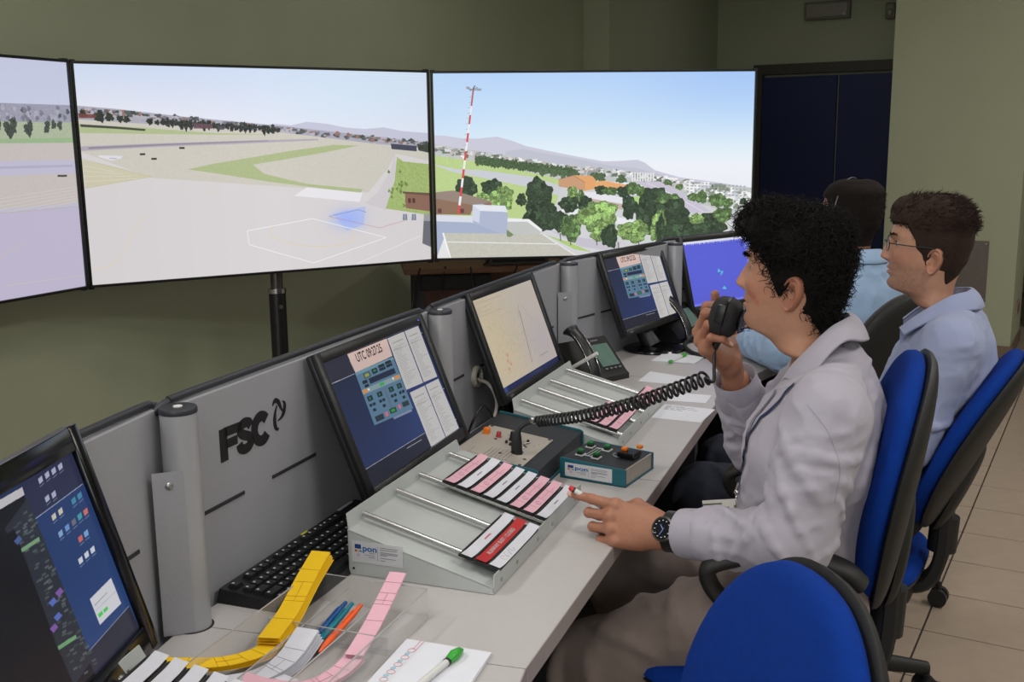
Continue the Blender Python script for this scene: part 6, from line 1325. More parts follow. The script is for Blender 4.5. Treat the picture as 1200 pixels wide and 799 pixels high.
# ---------------- hand: joints from bend angles, then a distance field
FL = {'index': (0.088, 0.026, 0.000, 0.046, 0.027, 0.021, 0.0088), 'middle': (0.091, 0.005, 0.003, 0.050, 0.031, 0.022, 0.0090), 'ring': (0.086, -0.016, 0.001, 0.046, 0.029, 0.022, 0.0085), 'little': (0.077, -0.034, -0.004, 0.036, 0.022, 0.019, 0.0075)}
def build_hand(W, X, Yd, bends, thumb, fore, skin, h=0.0016, fore_len=0.09):
    """W wrist, X towards the knuckles, Yd towards the thumb; Z = back of the hand = perpendicular, given by its sign in bends['back']"""
    W = np.array(W, float); X = nrm(X); Y = np.array(Yd, float); Y = nrm(Y - X * (Y @ X)); Z = np.cross(X, Y); Z = Z if Z @ np.array(bends['back']) > 0 else -Z
    P = lambda a, b, c: W + X * a + Y * b + Z * c
    allp = []; fing = []
    for nm, (a, b, c, l1, l2, l3, r_) in FL.items():
        m, p_, d_, sp = bends[nm]; q = P(a, b, c); pts = [q]; ang = 0; dirY = math.sin(R(sp))
        for l, bd in ((l1, m), (l2, p_), (l3, d_)):
            ang += bd; dv = nrm((X * math.cos(R(ang)) - Z * math.sin(R(ang))) + Y * dirY); q = q + dv * l; pts.append(q)
        fing.append((nm, pts, r_)); allp += pts
    tp = [P(*v) for v in thumb]; allp += tp; fd = nrm(fore); fe = W - fd * fore_len; allp += [fe, W]
    lo = np.min(allp, 0) - 0.034; hi = np.max(allp, 0) + 0.034; f = Field(lo, hi, h)
    # forearm end and wrist: flat section made of two side-by-side rods
    for s_ in (-1, 1): f.cap(fe + Y * 0.010 * s_, W + Y * 0.0095 * s_, 0.0225, 0.0185, 0.012)
    for nm, (a, b, c, *_r) in FL.items(): f.cap(P(0.004, b * 0.42, -0.001), P(a - 0.004, b, c - 0.004), 0.0165, 0.0118, 0.016)
    f.ell(P(0.045, -0.004, -0.008), (0.034, 0.034, 0.014), 0.014, M=np.stack([X, Y, Z], 1))
    f.cap(tp[0], tp[1], 0.0165, 0.0135, 0.016); f.cap(P(0.03, -0.026, -0.010), P(0.062, -0.030, -0.010), 0.012, 0.011, 0.012)
    f.cap(tp[1], tp[2], 0.0115, 0.0098, 0.006); f.cap(tp[2], tp[3], 0.0098, 0.0080, 0.004)
    g = f
    for nm, pts, r_ in fing:
        t_ = Field(lo, hi, h); t_.n = f.n; t_.d = np.full(f.n, 0.5, 'f')
        t_.cap(pts[0], pts[1], r_ * 1.12, r_ * 0.98, 0.004); t_.cap(pts[1], pts[2], r_ * 1.0, r_ * 0.90, 0.003); t_.cap(pts[2], pts[3], r_ * 0.90, r_ * 0.74, 0.003); t_.ell(pts[1] + Z * 0.0, (r_ * 1.03,) * 3, 0.003)
        # blend with the palm near the knuckle only, keep fingers apart elsewhere
        X_, Y_, Z_ = np.meshgrid(*[f.lo[k] + h * np.arange(f.n[k]) for k in range(3)], indexing='ij', sparse=True)
        dk_ = np.sqrt((X_ - pts[0][0]) ** 2 + (Y_ - pts[0][1]) ** 2 + (Z_ - pts[0][2]) ** 2); k = np.clip(0.014 - 0.32 * dk_, 0.0012, 0.012).astype('f')
        a = f.d; hh = np.clip(0.5 + 0.5 * (a - t_.d) / k, 0, 1); f.d = a * (1 - hh) + t_.d * hh - k * hh * (1 - hh)
        f.ell(pts[0] + Z * 0.003, (r_ * 1.10,) * 3, 0.008)
    V, F = f.mesh(); V = relax(V, F, 2, 0.4)
    c = np.tile(np.array(skin, float), (len(V), 1))
    for nm, pts, r_ in fing + [('thumb', tp, 0.0085)]:
        for q in pts[1:3]:
            m = np.exp(-(np.sum((V - q) ** 2, 1) / (r_ * 1.2) ** 2)); c[:, 1:] *= (1 - 0.10 * m)[:, None]
        # nail: on the back of the last bone
        dv = nrm(pts[-1] - pts[-2]); up = Z if nm != 'thumb' else nrm(Y * 0.5 + Z * 0.8); up = nrm(up - dv * (up @ dv))
        if nm != 'thumb':
            ang = sum(bends[nm][:3]); up = X * math.sin(R(ang)) + Z * math.cos(R(ang))
        q = pts[-1] + up * r_ * 0.6 - dv * 0.001; rel = V - q; m = (np.abs(rel @ dv) < 0.0062) & (rel @ up > -0.001) & (np.abs(rel @ np.cross(dv, up)) < r_ * 0.62) & (np.linalg.norm(rel, axis=1) < 0.011)
        c[m] = np.array(rgb(214, 176, 156)[:3])
    c *= (1 + 0.06 * noise3(V, 150))[:, None]
    return V, F, c, dict(fingers={n: p for n, p, _ in fing}, thumb=tp, Z=Z, Y=Y, X=X)

def merge(parts):
    V = []; F = []; C = []; o = 0
    for v, f, c in parts: V.append(v); F.append(np.asarray(f) + o); C.append(c); o += len(v)
    return np.concatenate(V), np.concatenate(F), np.concatenate(C)
def rot_m(yaw=0, pitch=0, roll=0): return np.array((RZ(R(yaw)) @ RX(R(pitch)) @ RY(R(roll))).to_3x3())

def hair_shell(V, F, grid, o, thick):
    """thick(x,y,z) -> thickness in m (<=0 = no hair); returns shell verts/faces in the head frame and scalp data for strands"""
    nr, ns, zs, th = grid; N = vnormals(V, F); t = thick(V[:, 0], V[:, 1], V[:, 2]); lump = o.get('lump', 0.25); t2 = np.where(t > 0, t * (1 + lump * noise3(V, o.get('lump_f', 38)) + lump * 0.5 * noise3(V, o.get('lump_f', 38) * 2.1)), t)
    S_ = V + N * t2[:, None]
    keep = (t > -0.003); kf = keep[F].all(1); Fk = F[kf]
    # close the crown
    ring = np.arange(ns); ctr = S_[:ns].mean(0) + np.array([0, 0, 0.004]); S_ = np.concatenate([S_, ctr[None]]); Fk = np.concatenate([Fk, np.stack([np.roll(ring, -1), ring, np.full(ns, len(S_) - 1), np.full(ns, len(S_) - 1)], 1)])
    return S_, Fk, N, t
def strands(roots, dirs, length, rad, curl, npts, seed, ns=4, jitter=0.35, gravity=0.0):
    rg = np.random.default_rng(seed); V = []; F = []; n = len(roots)
    a0 = rg.random(n) * 6.28; cr = curl * (0.6 + 0.8 * rg.random(n)); tw = (rg.random(n) * 0.8 + 0.7) * np.where(rg.random(n) > 0.5, 1, -1)
    D_ = dirs + jitter * rg.normal(size=(n, 3)); D_ /= np.linalg.norm(D_, axis=1, keepdims=True) + 1e-9; U = np.cross(D_, rg.normal(size=(n, 3))); U /= np.linalg.norm(U, axis=1, keepdims=True) + 1e-9; W_ = np.cross(D_, U); L = length * (0.6 + 0.8 * rg.random(n))
    P = []
    for k in range(npts):
        t = k / (npts - 1); an = a0 + tw * t * 7.0 * (1 if curl > 0 else 0)
        P.append(roots + D_ * (L * t)[:, None] + (U * (np.cos(an) - np.cos(a0))[:, None] + W_ * (np.sin(an) - np.sin(a0))[:, None]) * cr[:, None] + np.array([0, 0, -gravity]) * (L * t * t)[:, None])
    for k in range(npts):
        r_ = rad * (1 - 0.75 * (k / (npts - 1)) ** 2); tg = P[min(k + 1, npts - 1)] - P[max(k - 1, 0)]; tg /= np.linalg.norm(tg, axis=1, keepdims=True) + 1e-9; u = np.cross(tg, np.array([0.31, 0.57, 0.76])); u /= np.linalg.norm(u, axis=1, keepdims=True) + 1e-9; w_ = np.cross(tg, u)
        for q in range(ns): a = 2 * PI * q / ns; V.append(P[k] + (u * math.cos(a) + w_ * math.sin(a)) * r_)
    V = np.stack(V, 1).reshape(-1, 3); m = npts * ns; base = (np.arange(n) * m)[:, None]
    for k in range(npts - 1):
        for q in range(ns): F.append(base + np.array([k * ns + q, k * ns + (q + 1) % ns, (k + 1) * ns + (q + 1) % ns, (k + 1) * ns + q])[None])
    return V, np.concatenate(F)
def ring_folds(f, a, b, ra, rb, n, seed, span=(0.1, 0.95), r_=0.0062, k=0.012, lift=0.0, slant=0.6):
    """soft cloth folds part of the way round a sleeve or leg"""
    rg = np.random.default_rng(seed); a = np.array(a, float); b = np.array(b, float); d = nrm(b - a); u = nrm(np.cross(d, [0.3, 0.2, 0.9])); w_ = np.cross(d, u); L = np.linalg.norm(b - a)
    for i in range(n):
        t0 = span[0] + (span[1] - span[0]) * (i + rg.random()) / n; p0 = rg.random() * 6.28; ln = 1.3 + 1.6 * rg.random(); sl = slant * (rg.random() - 0.5) * 2; pts = []
        for j in range(7):
            q = j / 6; an = p0 + ln * q; t = t0 + sl * (q - 0.5) * 0.10 / L + 0.012 / L * math.sin(3 * q + i); rr = ra + (rb - ra) * np.clip(t, 0, 1) + lift; pts.append(a + d * (t * L) + (u * math.cos(an) + w_ * math.sin(an)) * rr)
        for j in range(6):
            s0 = math.sin(PI * (j + 0.15) / 6.3); s1 = math.sin(PI * (j + 1.15) / 6.3); f.cap(pts[j], pts[j + 1], r_ * max(0.35, s0), r_ * max(0.35, s1), k)
def cloth_relief(V, F, amp, f1=22, f2=55):
    N = vnormals(V, F); wv = 0.035 * np.stack([noise3(V + 5, 8), noise3(V + 9, 8), noise3(V + 13, 8)], 1); Q = (V + wv) * [1.0, 1.0, 1.35]; r1 = 1 - np.abs(noise3(Q, 13)) * 2.6; r2 = 1 - np.abs(noise3(Q + 7.7, 27)) * 2.4; n2 = noise3(V + 3.3, f2)
    return V + N * (amp * (np.clip(r1, -0.8, 1) * 0.9 + np.clip(r2, -0.8, 1) * 0.45 + 0.15 * n2))[:, None]
SKINM = mat('skin', (1, 1, 1, 1), 0.48, var=0.03, scale=220, bump=0.12, bscale=900, attr=True, sss=0.12, spec=0.4)
EYEW = mat('eye_white', rgb(205, 198, 190), 0.15, var=0.0); IRIS = mat('iris_dark', rgb(40, 26, 18), 0.15, var=0.1, scale=400)
# ---------------- one seated person from joints (local frame: x right, y forwards, z up, origin on the floor below the hips)
def yl(z, pts): return np.interp(z, [p[0] for p in pts], [p[1] for p in pts])
def sstep(d, w_): t = np.clip(d / w_, 0, 1); return t * t * (3 - 2 * t)
def pick_roots(V, F, w_, n, seed):
    rg = np.random.default_rng(seed); a = np.linalg.norm(np.cross(V[F[:, 2]] - V[F[:, 0]], V[F[:, 3]] - V[F[:, 1]]), axis=1) * w_[F].mean(1); a = np.maximum(a, 0); fi = rg.choice(len(F), n, p=a / a.sum()); u = rg.random((n, 2))
    q = V[F[fi]]; return (q[:, 0] * (1 - u[:, :1]) + q[:, 1] * u[:, :1]) * (1 - u[:, 1:]) + (q[:, 3] * (1 - u[:, :1]) + q[:, 2] * u[:, :1]) * u[:, 1:], fi
def person(M, c):
    skin = np.array(c['skin'][:3]); J = {k: np.array(v, float) for k, v in c['j'].items()}
    HC = J['head']; HR = rot_m(*c['head_rot']); NB = J['neck']; NR = rot_m(c['head_rot'][0] * 0.3, c.get('neck_pitch', -8))
    V, F, C_, grid = build_head(c['face'])
    def place(v):
        a = HC + v @ HR.T; b = NB + (v - np.array([0, -0.035, -0.165])) @ NR.T; w_ = sstep(-0.088 - v[:, 2], 0.085)[:, None]; return a * (1 - w_) + b * w_
    parts = [(place(V), F, C_)]
    for s_ in (-1, 1):
        ev, ef = build_ear(s_, c['face']); ec = np.tile(skin, (len(ev), 1)); ec[:, 1:] *= 0.93; parts.append((HC + ev @ HR.T, ef, ec))
    # body below the clothes
    f = Field((-0.42, -0.30, 0.0), (0.42, 0.62, 1.15), 0.009); q = c.get('slim', 1.0)
    f.cap(J['pelvis'], J['waist'], 0.100, 0.094, 0.02, sc=(0.72, 1, 1)).cap(J['waist'], J['chest'], 0.094, 0.102, 0.02, sc=(0.68, 1, 1)).cap(J['chest'], J['upper'] - [0, 0, 0.045], 0.102, 0.080, 0.02, sc=(0.62, 1, 1)).cap(J['upper'], NB + np.array([0, 0, -0.02]), 0.07, 0.055, 0.03)
    for s_ in 'LR':
        f.chain([J['sh' + s_], J['el' + s_], J['wr' + s_] * 0.8 + J['el' + s_] * 0.2], [0.045, 0.038, 0.028], 0.02); f.chain([J['hip' + s_], J['kn' + s_], J['an' + s_]], [0.075, 0.050, 0.036], 0.03); f.cap(J['upper'], J['sh' + s_], 0.05, 0.045, 0.03)
    v, fc = f.mesh(); parts.append((v, fc, np.tile(skin, (len(v), 1))))
    info = {}
    for s_ in 'LR':
        if 'hand' + s_ in c:
            h = c['hand' + s_]; v, fc, cc, inf = build_hand(J['wr' + s_], h['X'], h['Y'], h['bends'], h['thumb'], J['wr' + s_] - J['el' + s_], skin); parts.append((v, fc, cc)); info[s_] = inf
    V_, F_, C2 = merge(parts); me = np_mesh('person', V_, F_, SKINM, cols=C2); root = link('person', me, None, M); tag(root, c['label'], 'person')
    # eyes, brows
    for s_ in (-1, 1):
        m = MB(); e = HC + HR @ np.array([s_ * 0.0315, 0.0594, 0.0370]); m.ball(tuple(e), 0.0126, 14); eo = m.build('eye', EYEW, root, smooth=180)
        m = MB(); d_ = HR @ nrm([c.get('gaze', 0.0), 1, -0.02]); e2 = e + d_ * 0.0072; m.ball(tuple(e2), 0.0068, 12); m.build('iris', IRIS, eo, smooth=180)
    HM = c['hair_mat']; front = V[:, 1] > 0.03
    for s_ in (-1, 1):
        pts = []
        for k in range(c.get('brow_n', 220)):
            t = RNG.random(); x = s_ * (0.012 + 0.036 * t); z = 0.0520 + 0.0075 * math.sin(t * 2.3) + (RNG.random() - 0.5) * (0.0075 * (1 - 0.55 * t)); i = np.argmin(((V[:, 0] - x) ** 2 + (V[:, 2] - z) ** 2) + (~front) * 1.0); pts.append(V[i] + [0, 0.0004, 0])
        pts = np.array(pts); dv = np.tile(nrm([s_ * 0.95, -0.05, 0.2]), (len(pts), 1)); sv, sf = strands(pts, dv, 0.009, c.get('brow_r', 0.0006), 0.0, 4, 5, 3, 0.18); me2 = np_mesh('eyebrow', HC + sv @ HR.T, sf, HM); link('eyebrow', me2, root)['kind'] = 'stuff'
        m = MB()
        lash = []
        for k in range(9): t = -1 + 2 * k / 8; x = s_ * 0.0315 + 0.0135 * t; z = 0.0378 + 0.0052 * math.sqrt(max(0, 1 - t * t)); i = np.argmin(((V[:, 0] - x) ** 2 + (V[:, 2] - z) ** 2) + (~front) * 1.0); lash.append(tuple(HC + HR @ (V[i] + [0, 0.0012, 0])))
        m.tube(lash, 0.0009, 5).build('eyelash', HM, root)
    # hair
    S_, Fk, N, t = hair_shell(V, F, grid, c['hair'], c['hair']['thick']); hp = [(HC + S_ @ HR.T, Fk)]
    wt = np.where(t > 0.0012, 1.0, 0.0); lay = c['hair']['layers']; S2 = V + N * np.maximum(t, 0)[:, None]
    for (n_, ln, rad, curl, npts, dirf, wf, jit) in lay:
        w2 = wt * wf(V[:, 0], V[:, 1], V[:, 2]); rts, fi = pick_roots(S2, F, w2, n_, 11 + n_); nn = N[F[fi]].mean(1); nn /= np.linalg.norm(nn, axis=1, keepdims=True) + 1e-9
        sv, sf = strands(rts - nn * 0.004, dirf(rts, nn), ln, rad, curl, npts, n_, 4, jit); hp.append((HC + sv @ HR.T, sf))
    hv, hf, _ = merge([(a, b, np.zeros((len(a), 3))) for a, b in hp]); ho = link('hair', np_mesh('hair', hv, hf, HM), root)
    # shirt
    lo = np.min([J[k] for k in ('shL', 'shR', 'elL', 'elR', 'wrL', 'wrR', 'pelvis')], 0) - 0.13; hi = np.max([J[k] for k in ('shL', 'shR', 'elL', 'elR', 'wrL', 'wrR', 'neck')], 0) + 0.13; lo[2] = max(lo[2], J['pelvis'][2] - 0.02); f = Field(lo, hi, c.get('cloth_h', 0.0045))
    f.cap(J['pelvis'] - [0, 0, 0.015], J['waist'], 0.122, 0.117, 0.02, sc=(0.74, 1, 1)).cap(J['waist'], J['chest'], 0.117, 0.119, 0.02, sc=(0.69, 1, 1)).cap(J['chest'], J['upper'] - [0, 0, 0.040], 0.119, 0.098, 0.02, sc=(0.60, 1, 1))
    f.cap(J['shL'] + [0.03, -0.004, 0.002], J['shR'] + [-0.03, -0.004, 0.002], 0.050, k=0.05)
    for s_ in 'LR': f.cap(NB + [0, -0.030, -0.024], J['sh' + s_] * 0.75 + NB * 0.25 + [0, -0.012, 0.006], 0.041, 0.043, 0.03)
    f.cap(NB + [0, -0.012, -0.03], NB + [0, 0, 0.0], 0.060, 0.062, 0.02)
    for s_ in 'LR':
        w_ = J['wr' + s_]; e = J['el' + s_]; d = nrm(w_ - e); end = w_ - d * 0.100
        f.chain([J['sh' + s_], e], [0.066, 0.056], 0.028); f.cap(e, end, 0.053, 0.046, 0.02)
        if c.get('folds', True):
            sd = c.get('seed', 1) + (0 if s_ == 'L' else 50)
            ring_folds(f, J['sh' + s_], e, 0.066, 0.056, 6, sd, (0.25, 0.8), 0.0055, 0.012, -0.001, 1.6); ring_folds(f, e, end, 0.053, 0.046, 11, sd + 1, (0.05, 1.02), 0.0055, 0.008, -0.0005, 1.6); ring_folds(f, J['sh' + s_], e, 0.064, 0.058, 5, sd + 2, (0.68, 0.98), 0.0062, 0.009, 0.0, 1.3)
    tz = [J['pelvis'][2], J['waist'][2], J['chest'][2], J['upper'][2] - 0.04]; ty = [J[k][1] for k in ('pelvis', 'waist', 'chest', 'upper')]; tr = [0.122, 0.117, 0.119, 0.098]; ts = [0.74, 0.72, 0.68, 0.60]
    def on_torso(q):
        q = np.array(q, float); cy = np.interp(q[2], tz, ty); ry = np.interp(q[2], tz, tr); rx = ry / np.interp(q[2], tz, ts); k = math.hypot(q[0] / rx, (q[1] - cy) / ry) + 1e-6; return np.array([q[0] / k, cy + (q[1] - cy) / k, q[2]])
    for (a, b, r_) in c.get('torso_folds', []):
        a, b = np.array(a), np.array(b); ps = [on_torso(a + (b - a) * k / 6 + [0, 0, 0.010 * math.sin(PI * k / 6)]) for k in range(7)]
        for k in range(6): f.cap(ps[k], ps[k + 1], r_ * 0.85 * max(0.45, math.sin(PI * (k + 0.2) / 6.4)), r_ * 0.85 * max(0.45, math.sin(PI * (k + 1.2) / 6.4)), 0.009)
    f.cap(NB + [0, 0.004, -0.05], NB + [0, 0.02, 0.08], 0.057, 0.062, 0.004, sub=True); f.cap(NB + [0, 0.06, 0.0], NB + [0, 0.10, -0.075], 0.026, 0.006, 0.006, sub=True)
    v, fc = f.mesh(); v = relax(v, fc, 2, 0.4); v = cloth_relief(v, fc, c.get('relief', 0.0016)); sh = link('shirt', np_mesh('shirt', v, fc, c['shirt_mat']), root)
    if c.get('shirt_label'): sh['label'] = c['shirt_label']
    # cuffs
    for s_ in 'LR':
        w_ = J['wr' + s_]; e = J['el' + s_]; d = nrm(w_ - e); a = w_ - d * 0.112; b = w_ - d * 0.040; rows = []
        u = nrm(np.cross(d, [0.2, 0.3, 0.9])); ww = np.cross(d, u); n_ = 28
        for (t, rr) in [(0.0, 0.0425), (0.04, 0.0445), (0.5, 0.0435), (0.93, 0.0415), (1.0, 0.0405), (0.97, 0.0375), (0.4, 0.036)]:
            rows.append([tuple(a + (b - a) * t + (u * math.cos(q_) * (1 + 0.03 * math.sin(2 * q_ + 1)) + ww * math.sin(q_)) * rr) for q_ in np.linspace(0, 2 * PI, n_ + 1)[:-1]])
        m = MB(); m.grid(rows, closed=True); m.build('cuff', c['shirt_mat'], sh, smooth=60, fix=False)
    # collar: two leaves, back to front
    if c.get('collar', True):
        tp = [(0, -0.050, 0.050), (-0.036, -0.040, 0.048), (-0.058, -0.008, 0.040), (-0.064, 0.030, 0.016), (-0.066, 0.070, -0.016), (-0.066, 0.098, -0.042)]; ot = [(0, -0.082, 0.010), (-0.055, -0.068, 0.012), (-0.084, -0.030, 0.010), (-0.096, 0.015, -0.006), (-0.100, 0.055, -0.028), (-0.095, 0.086, -0.050)]
        if 'collar_pts' in c: tp, ot = c['collar_pts']
        tp, ot = catmull(tp, 5), catmull(ot, 5); cl_m = c.get('collar_mat', c['shirt_mat'])
        for s_ in (1, -1):
            rows = []
            for k, (a, b) in enumerate(zip(tp, ot)):
                a = np.array(a); b = np.array(b); a = a * [s_, 1, 1] + NB; b = b * [s_, 1, 1] + NB; outw = nrm((b - NB) * [1, 1, 0]); r_ = []
                for t, lift in [(0, 0), (0.12, 0.006), (0.45, 0.008), (0.8, 0.0045), (1, 0.001)]: r_.append(tuple(a + (b - a) * t + (outw * 0.6 + [0, 0, 0.8]) * lift))
                r_ += [tuple(b + [0, 0, -0.0025] - outw * 0.001), tuple(a + (b - a) * 0.5 + [0, 0, -0.002]), tuple(a * [1, 1, 1] - outw * 0.002 - [0, 0, 0.001]), tuple(a - outw * 0.003 - [0, 0, 0.035])]; rows.append(r_)
            m = MB(); m.grid(rows); m.build('collar', cl_m, sh, smooth=50)
    # trousers and shoes
    pts = np.array([J[k] for k in ('hipL', 'hipR', 'knL', 'knR', 'anL', 'anR')]); lo = pts.min(0) - 0.13; hi = pts.max(0) + 0.14; lo[2] = max(0.03, lo[2]); f = Field(lo, hi, 0.006)
    f.cap(J['hipL'] + [0.01, -0.03, 0.005], J['hipR'] + [-0.01, -0.03, 0.005], 0.105, k=0.05); f.cap(J['pelvis'] + [0, 0, -0.02], J['pelvis'] + [0, 0, 0.03], 0.112, 0.108, 0.03, sc=(0.72, 1, 1))
    for s_ in 'LR':
        f.chain([J['hip' + s_], J['kn' + s_]], [0.094, 0.070], 0.03); f.cap(J['kn' + s_], J['an' + s_], 0.066, 0.052, 0.03); ring_folds(f, J['hip' + s_], J['kn' + s_], 0.092, 0.071, 8, 70 + ord(s_), (0.1, 1.1), 0.007, 0.016, -0.001, 1.2); ring_folds(f, J['kn' + s_], J['an' + s_], 0.066, 0.054, 5, 90 + ord(s_), (0.0, 0.9), 0.006, 0.012)
    f.cut((0, 0, 0.10), (0, 0, -1)); v, fc = f.mesh(); v = relax(v, fc, 2, 0.4); v = cloth_relief(v, fc, 0.0026); link('trousers', np_mesh('trousers', v, fc, c['trouser_mat']), root)
    for s_ in 'LR':
        a = J['an' + s_]; d = nrm(c.get('toe' + s_, (0, 1, 0))); f = Field(np.minimum(a, a + d * 0.2) * [1, 1, 0] - [0.08, 0.1, 0.0], np.maximum(a, a + d * 0.2) * [1, 1, 0] + [0.08, 0.1, a[2] + 0.05], 0.005); g = a * [1, 1, 0]
        tt = c.get('toe_tip' + s_)
        if tt is not None: tt = np.array(tt, float); f = Field(np.minimum(a, tt) - 0.08, np.maximum(a, tt) + 0.08, 0.005); f.chain([a + [0, -0.03, 0.01], a * 0.45 + tt * 0.55, tt], [0.040, 0.040, 0.030], 0.02)
        else: f.cap(g - d * 0.055 + [0, 0, 0.042], g + d * 0.08 + [0, 0, 0.040], 0.038, 0.040, 0.02).cap(g + d * 0.08 + [0, 0, 0.036], g + d * 0.165 + [0, 0, 0.030], 0.040, 0.030, 0.02).cap(g + [0, 0, 0.04], a + [0, 0, 0.02], 0.040, 0.042, 0.02); f.cut((0, 0, 0.004), (0, 0, -1)); v, fc = f.mesh(); link('shoe', np_mesh('shoe', v, fc, mat('shoe_leather', rgb(40, 34, 32), 0.4)), root)
    return root, info, dict(HC=HC, HR=HR, J=J, shirt=sh)

# ---------------- the man with the microphone
HAIR1 = mat('hair_black', rgb(13, 10, 9), 0.85, var=0.25, scale=300, spec=0.25)
SHIRT1 = mat('shirt_lilac', rgb(166, 160, 172), 0.85, var=0.02, scale=500, bump=0.35, bscale=1800, sheen=0.15, wr=0.45)
LINING = mat('shirt_lining', rgb(150, 152, 164), 0.9, var=0.25, scale=260)
TROU1 = mat('trousers_taupe', rgb(132, 117, 110), 0.9, var=0.03, scale=400, bump=0.4, bscale=1500, sheen=0.1, wr=0.45)
H1_LINE = [(-0.20, -0.30), (-0.066, -0.30), (-0.062, -0.050), (-0.030, -0.036), (-0.026, 0.010), (-0.018, 0.015), (0.000, 0.019), (0.020, 0.026), (0.040, 0.036), (0.060, 0.046), (0.080, 0.054), (0.092, 0.062), (0.101, 0.20)]
def thick1(x, y, z):
    d = yl(z, H1_LINE) - y; t = 0.0085 + 0.009 * sstep(z - 0.04, 0.09) + 0.022 * sstep(y - 0.015, 0.05) * sstep(z - 0.06, 0.03) - 0.003 * sstep(-0.03 - y, 0.04)
    ear = np.exp(-(((y + 0.016) / 0.024) ** 2 + ((z + 0.004) / 0.030) ** 2)); t = t * (1 - 0.97 * ear) * (1 - 0.45 * sstep(0.01 - z, 0.03) * (y > -0.03)) * (1 - 0.4 * sstep(-0.05 - z, 0.04)); return t * sstep(d + 0.004, 0.016) - 0.004
def dirs1(r_, n): g = np.stack([0 * n[:, 0], -0.12 + 0 * n[:, 0], -0.12 + 0 * n[:, 0]], 1); return n * (0.14 + 0.22 * sstep(r_[:, 1] + 0.03, 0.06))[:, None] + g
def dirs1f(r_, n): return n * 0.35 + np.array([0, 0.45, -0.30])
def dirs1b(r_, n): return n * 0.30 + np.array([0, -0.1, -0.9])
one = lambda x, y, z: 1.0 + 0 * x
W1 = np.array([-0.170, 0.204, 0.773]); E1 = np.array([-0.245, -0.022, 0.806]); W1R = np.array([0.120, 0.138, 1.016]); E1R = np.array([0.255, 0.100, 0.812])
curl = {'back': (-0.85, -0.1, 0.5), 'index': (8, 10, 6, 3), 'middle': (26, 88, 50, 0), 'ring': (32, 88, 50, -2), 'little': (36, 82, 48, -6)}
grip = {'back': (0.3, 0.9, -0.3), 'index': (48, 66, 36, 3), 'middle': (52, 68, 36, 1), 'ring': (56, 72, 38, -1), 'little': (56, 74, 40, -4)}
MAN1 = DESK @ T(0.68, -0.79, 0)
p1_root, p1_info, p1 = person(MAN1, dict(
    label='dark curly haired man in a lilac grey shirt speaking into a hand microphone', skin=rgb(160, 110, 86), seed=3,
    face=dict(skin=rgb(180, 132, 106)[:3], lips=rgb(168, 104, 92)[:3], beard=0.16, back=0.88, spots=[(0.058, -0.012, 0.006), (0.050, -0.020, 0.004), (0.066, -0.006, 0.004)]),
    head_rot=(-9, 3, 0), neck_pitch=-10, hair_mat=HAIR1,
    hair=dict(thick=thick1, lump=0.38, lump_f=42, layers=[(5200, 0.022, 0.0009, 0.0055, 10, dirs1, lambda x, y, z: 1.0 * ((((y + 0.016) / 0.036) ** 2 + ((z - 0.004) / 0.046) ** 2) > 1), 0.5), (520, 0.024, 0.0009, 0.0055, 9, dirs1f, lambda x, y, z: 1.0 * (y > 0.035) * (z > 0.07), 0.35), (900, 0.018, 0.0008, 0.0035, 8, dirs1b, lambda x, y, z: 1.0 * (z < 0.03), 0.3)]),
    j=dict(head=(0, 0.011, 1.175), neck=(0, -0.040, 1.060), pelvis=(0, -0.020, 0.650), waist=(0, -0.024, 0.765), chest=(0, -0.036, 0.90), upper=(0, -0.052, 1.0), shL=(-0.172, -0.062, 0.995), shR=(0.172, -0.040, 0.995), elL=E1, elR=E1R, wrL=W1, wrR=W1R,
           hipL=(-0.092, -0.010, 0.645), hipR=(0.095, -0.010, 0.655), knL=(-0.110, 0.345, 0.478), knR=(0.150, 0.365, 0.545), anL=(-0.080, 0.060, 0.330), anR=(0.140, 0.210, 0.120)), toe_tipL=(-0.08, -0.035, 0.150),
    handL=dict(X=(0.02, 0.98, 0.10), Y=(0.45, -0.06, 0.9), bends=curl, thumb=[(0.020, 0.020, -0.012), (0.055, 0.036, -0.030), (0.088, 0.026, -0.040), (0.112, 0.016, -0.038)]),
    handR=dict(X=(-0.50, 0.55, 0.67), Y=(0.80, 0.08, 0.55), bends=grip, thumb=[(0.020, 0.022, -0.010), (0.050, 0.052, -0.014), (0.078, 0.070, -0.022), (0.100, 0.080, -0.034)]),
    collar_pts=([(0, -0.042, 0.074), (-0.036, -0.034, 0.074), (-0.058, -0.012, 0.062), (-0.066, 0.016, 0.032), (-0.060, 0.046, -0.004), (-0.052, 0.062, -0.032)], [(0, -0.075, 0.036), (-0.050, -0.066, 0.042), (-0.082, -0.040, 0.046), (-0.100, -0.012, 0.020), (-0.106, 0.010, -0.016), (-0.102, 0.022, -0.034)]),
    shirt_mat=SHIRT1, trouser_mat=TROU1, cloth_h=0.004, relief=0.0034,
    torso_folds=[((-0.165, 0.00, 0.955), (-0.10, 0.085, 0.88), 0.008), ((-0.155, 0.02, 0.93), (-0.06, 0.088, 0.82), 0.007), ((-0.168, -0.07, 0.90), (-0.150, 0.04, 0.80), 0.008), ((-0.160, -0.10, 0.86), (-0.150, 0.02, 0.74), 0.008), ((-0.158, -0.10, 0.78), (-0.140, 0.06, 0.70), 0.009), ((-0.150, -0.09, 0.72), (-0.145, 0.05, 0.655), 0.009), ((-0.155, -0.06, 0.67), (-0.12, 0.08, 0.635), 0.010), ((-0.06, 0.092, 0.80), (0.05, 0.094, 0.72), 0.007), ((-0.09, 0.085, 0.74), (0.02, 0.10, 0.66), 0.008), ((-0.12, -0.13, 1.00), (-0.165, -0.09, 0.93), 0.008), ((-0.08, -0.148, 0.96), (-0.155, -0.10, 0.84), 0.007)]))
sh1 = p1['shirt']
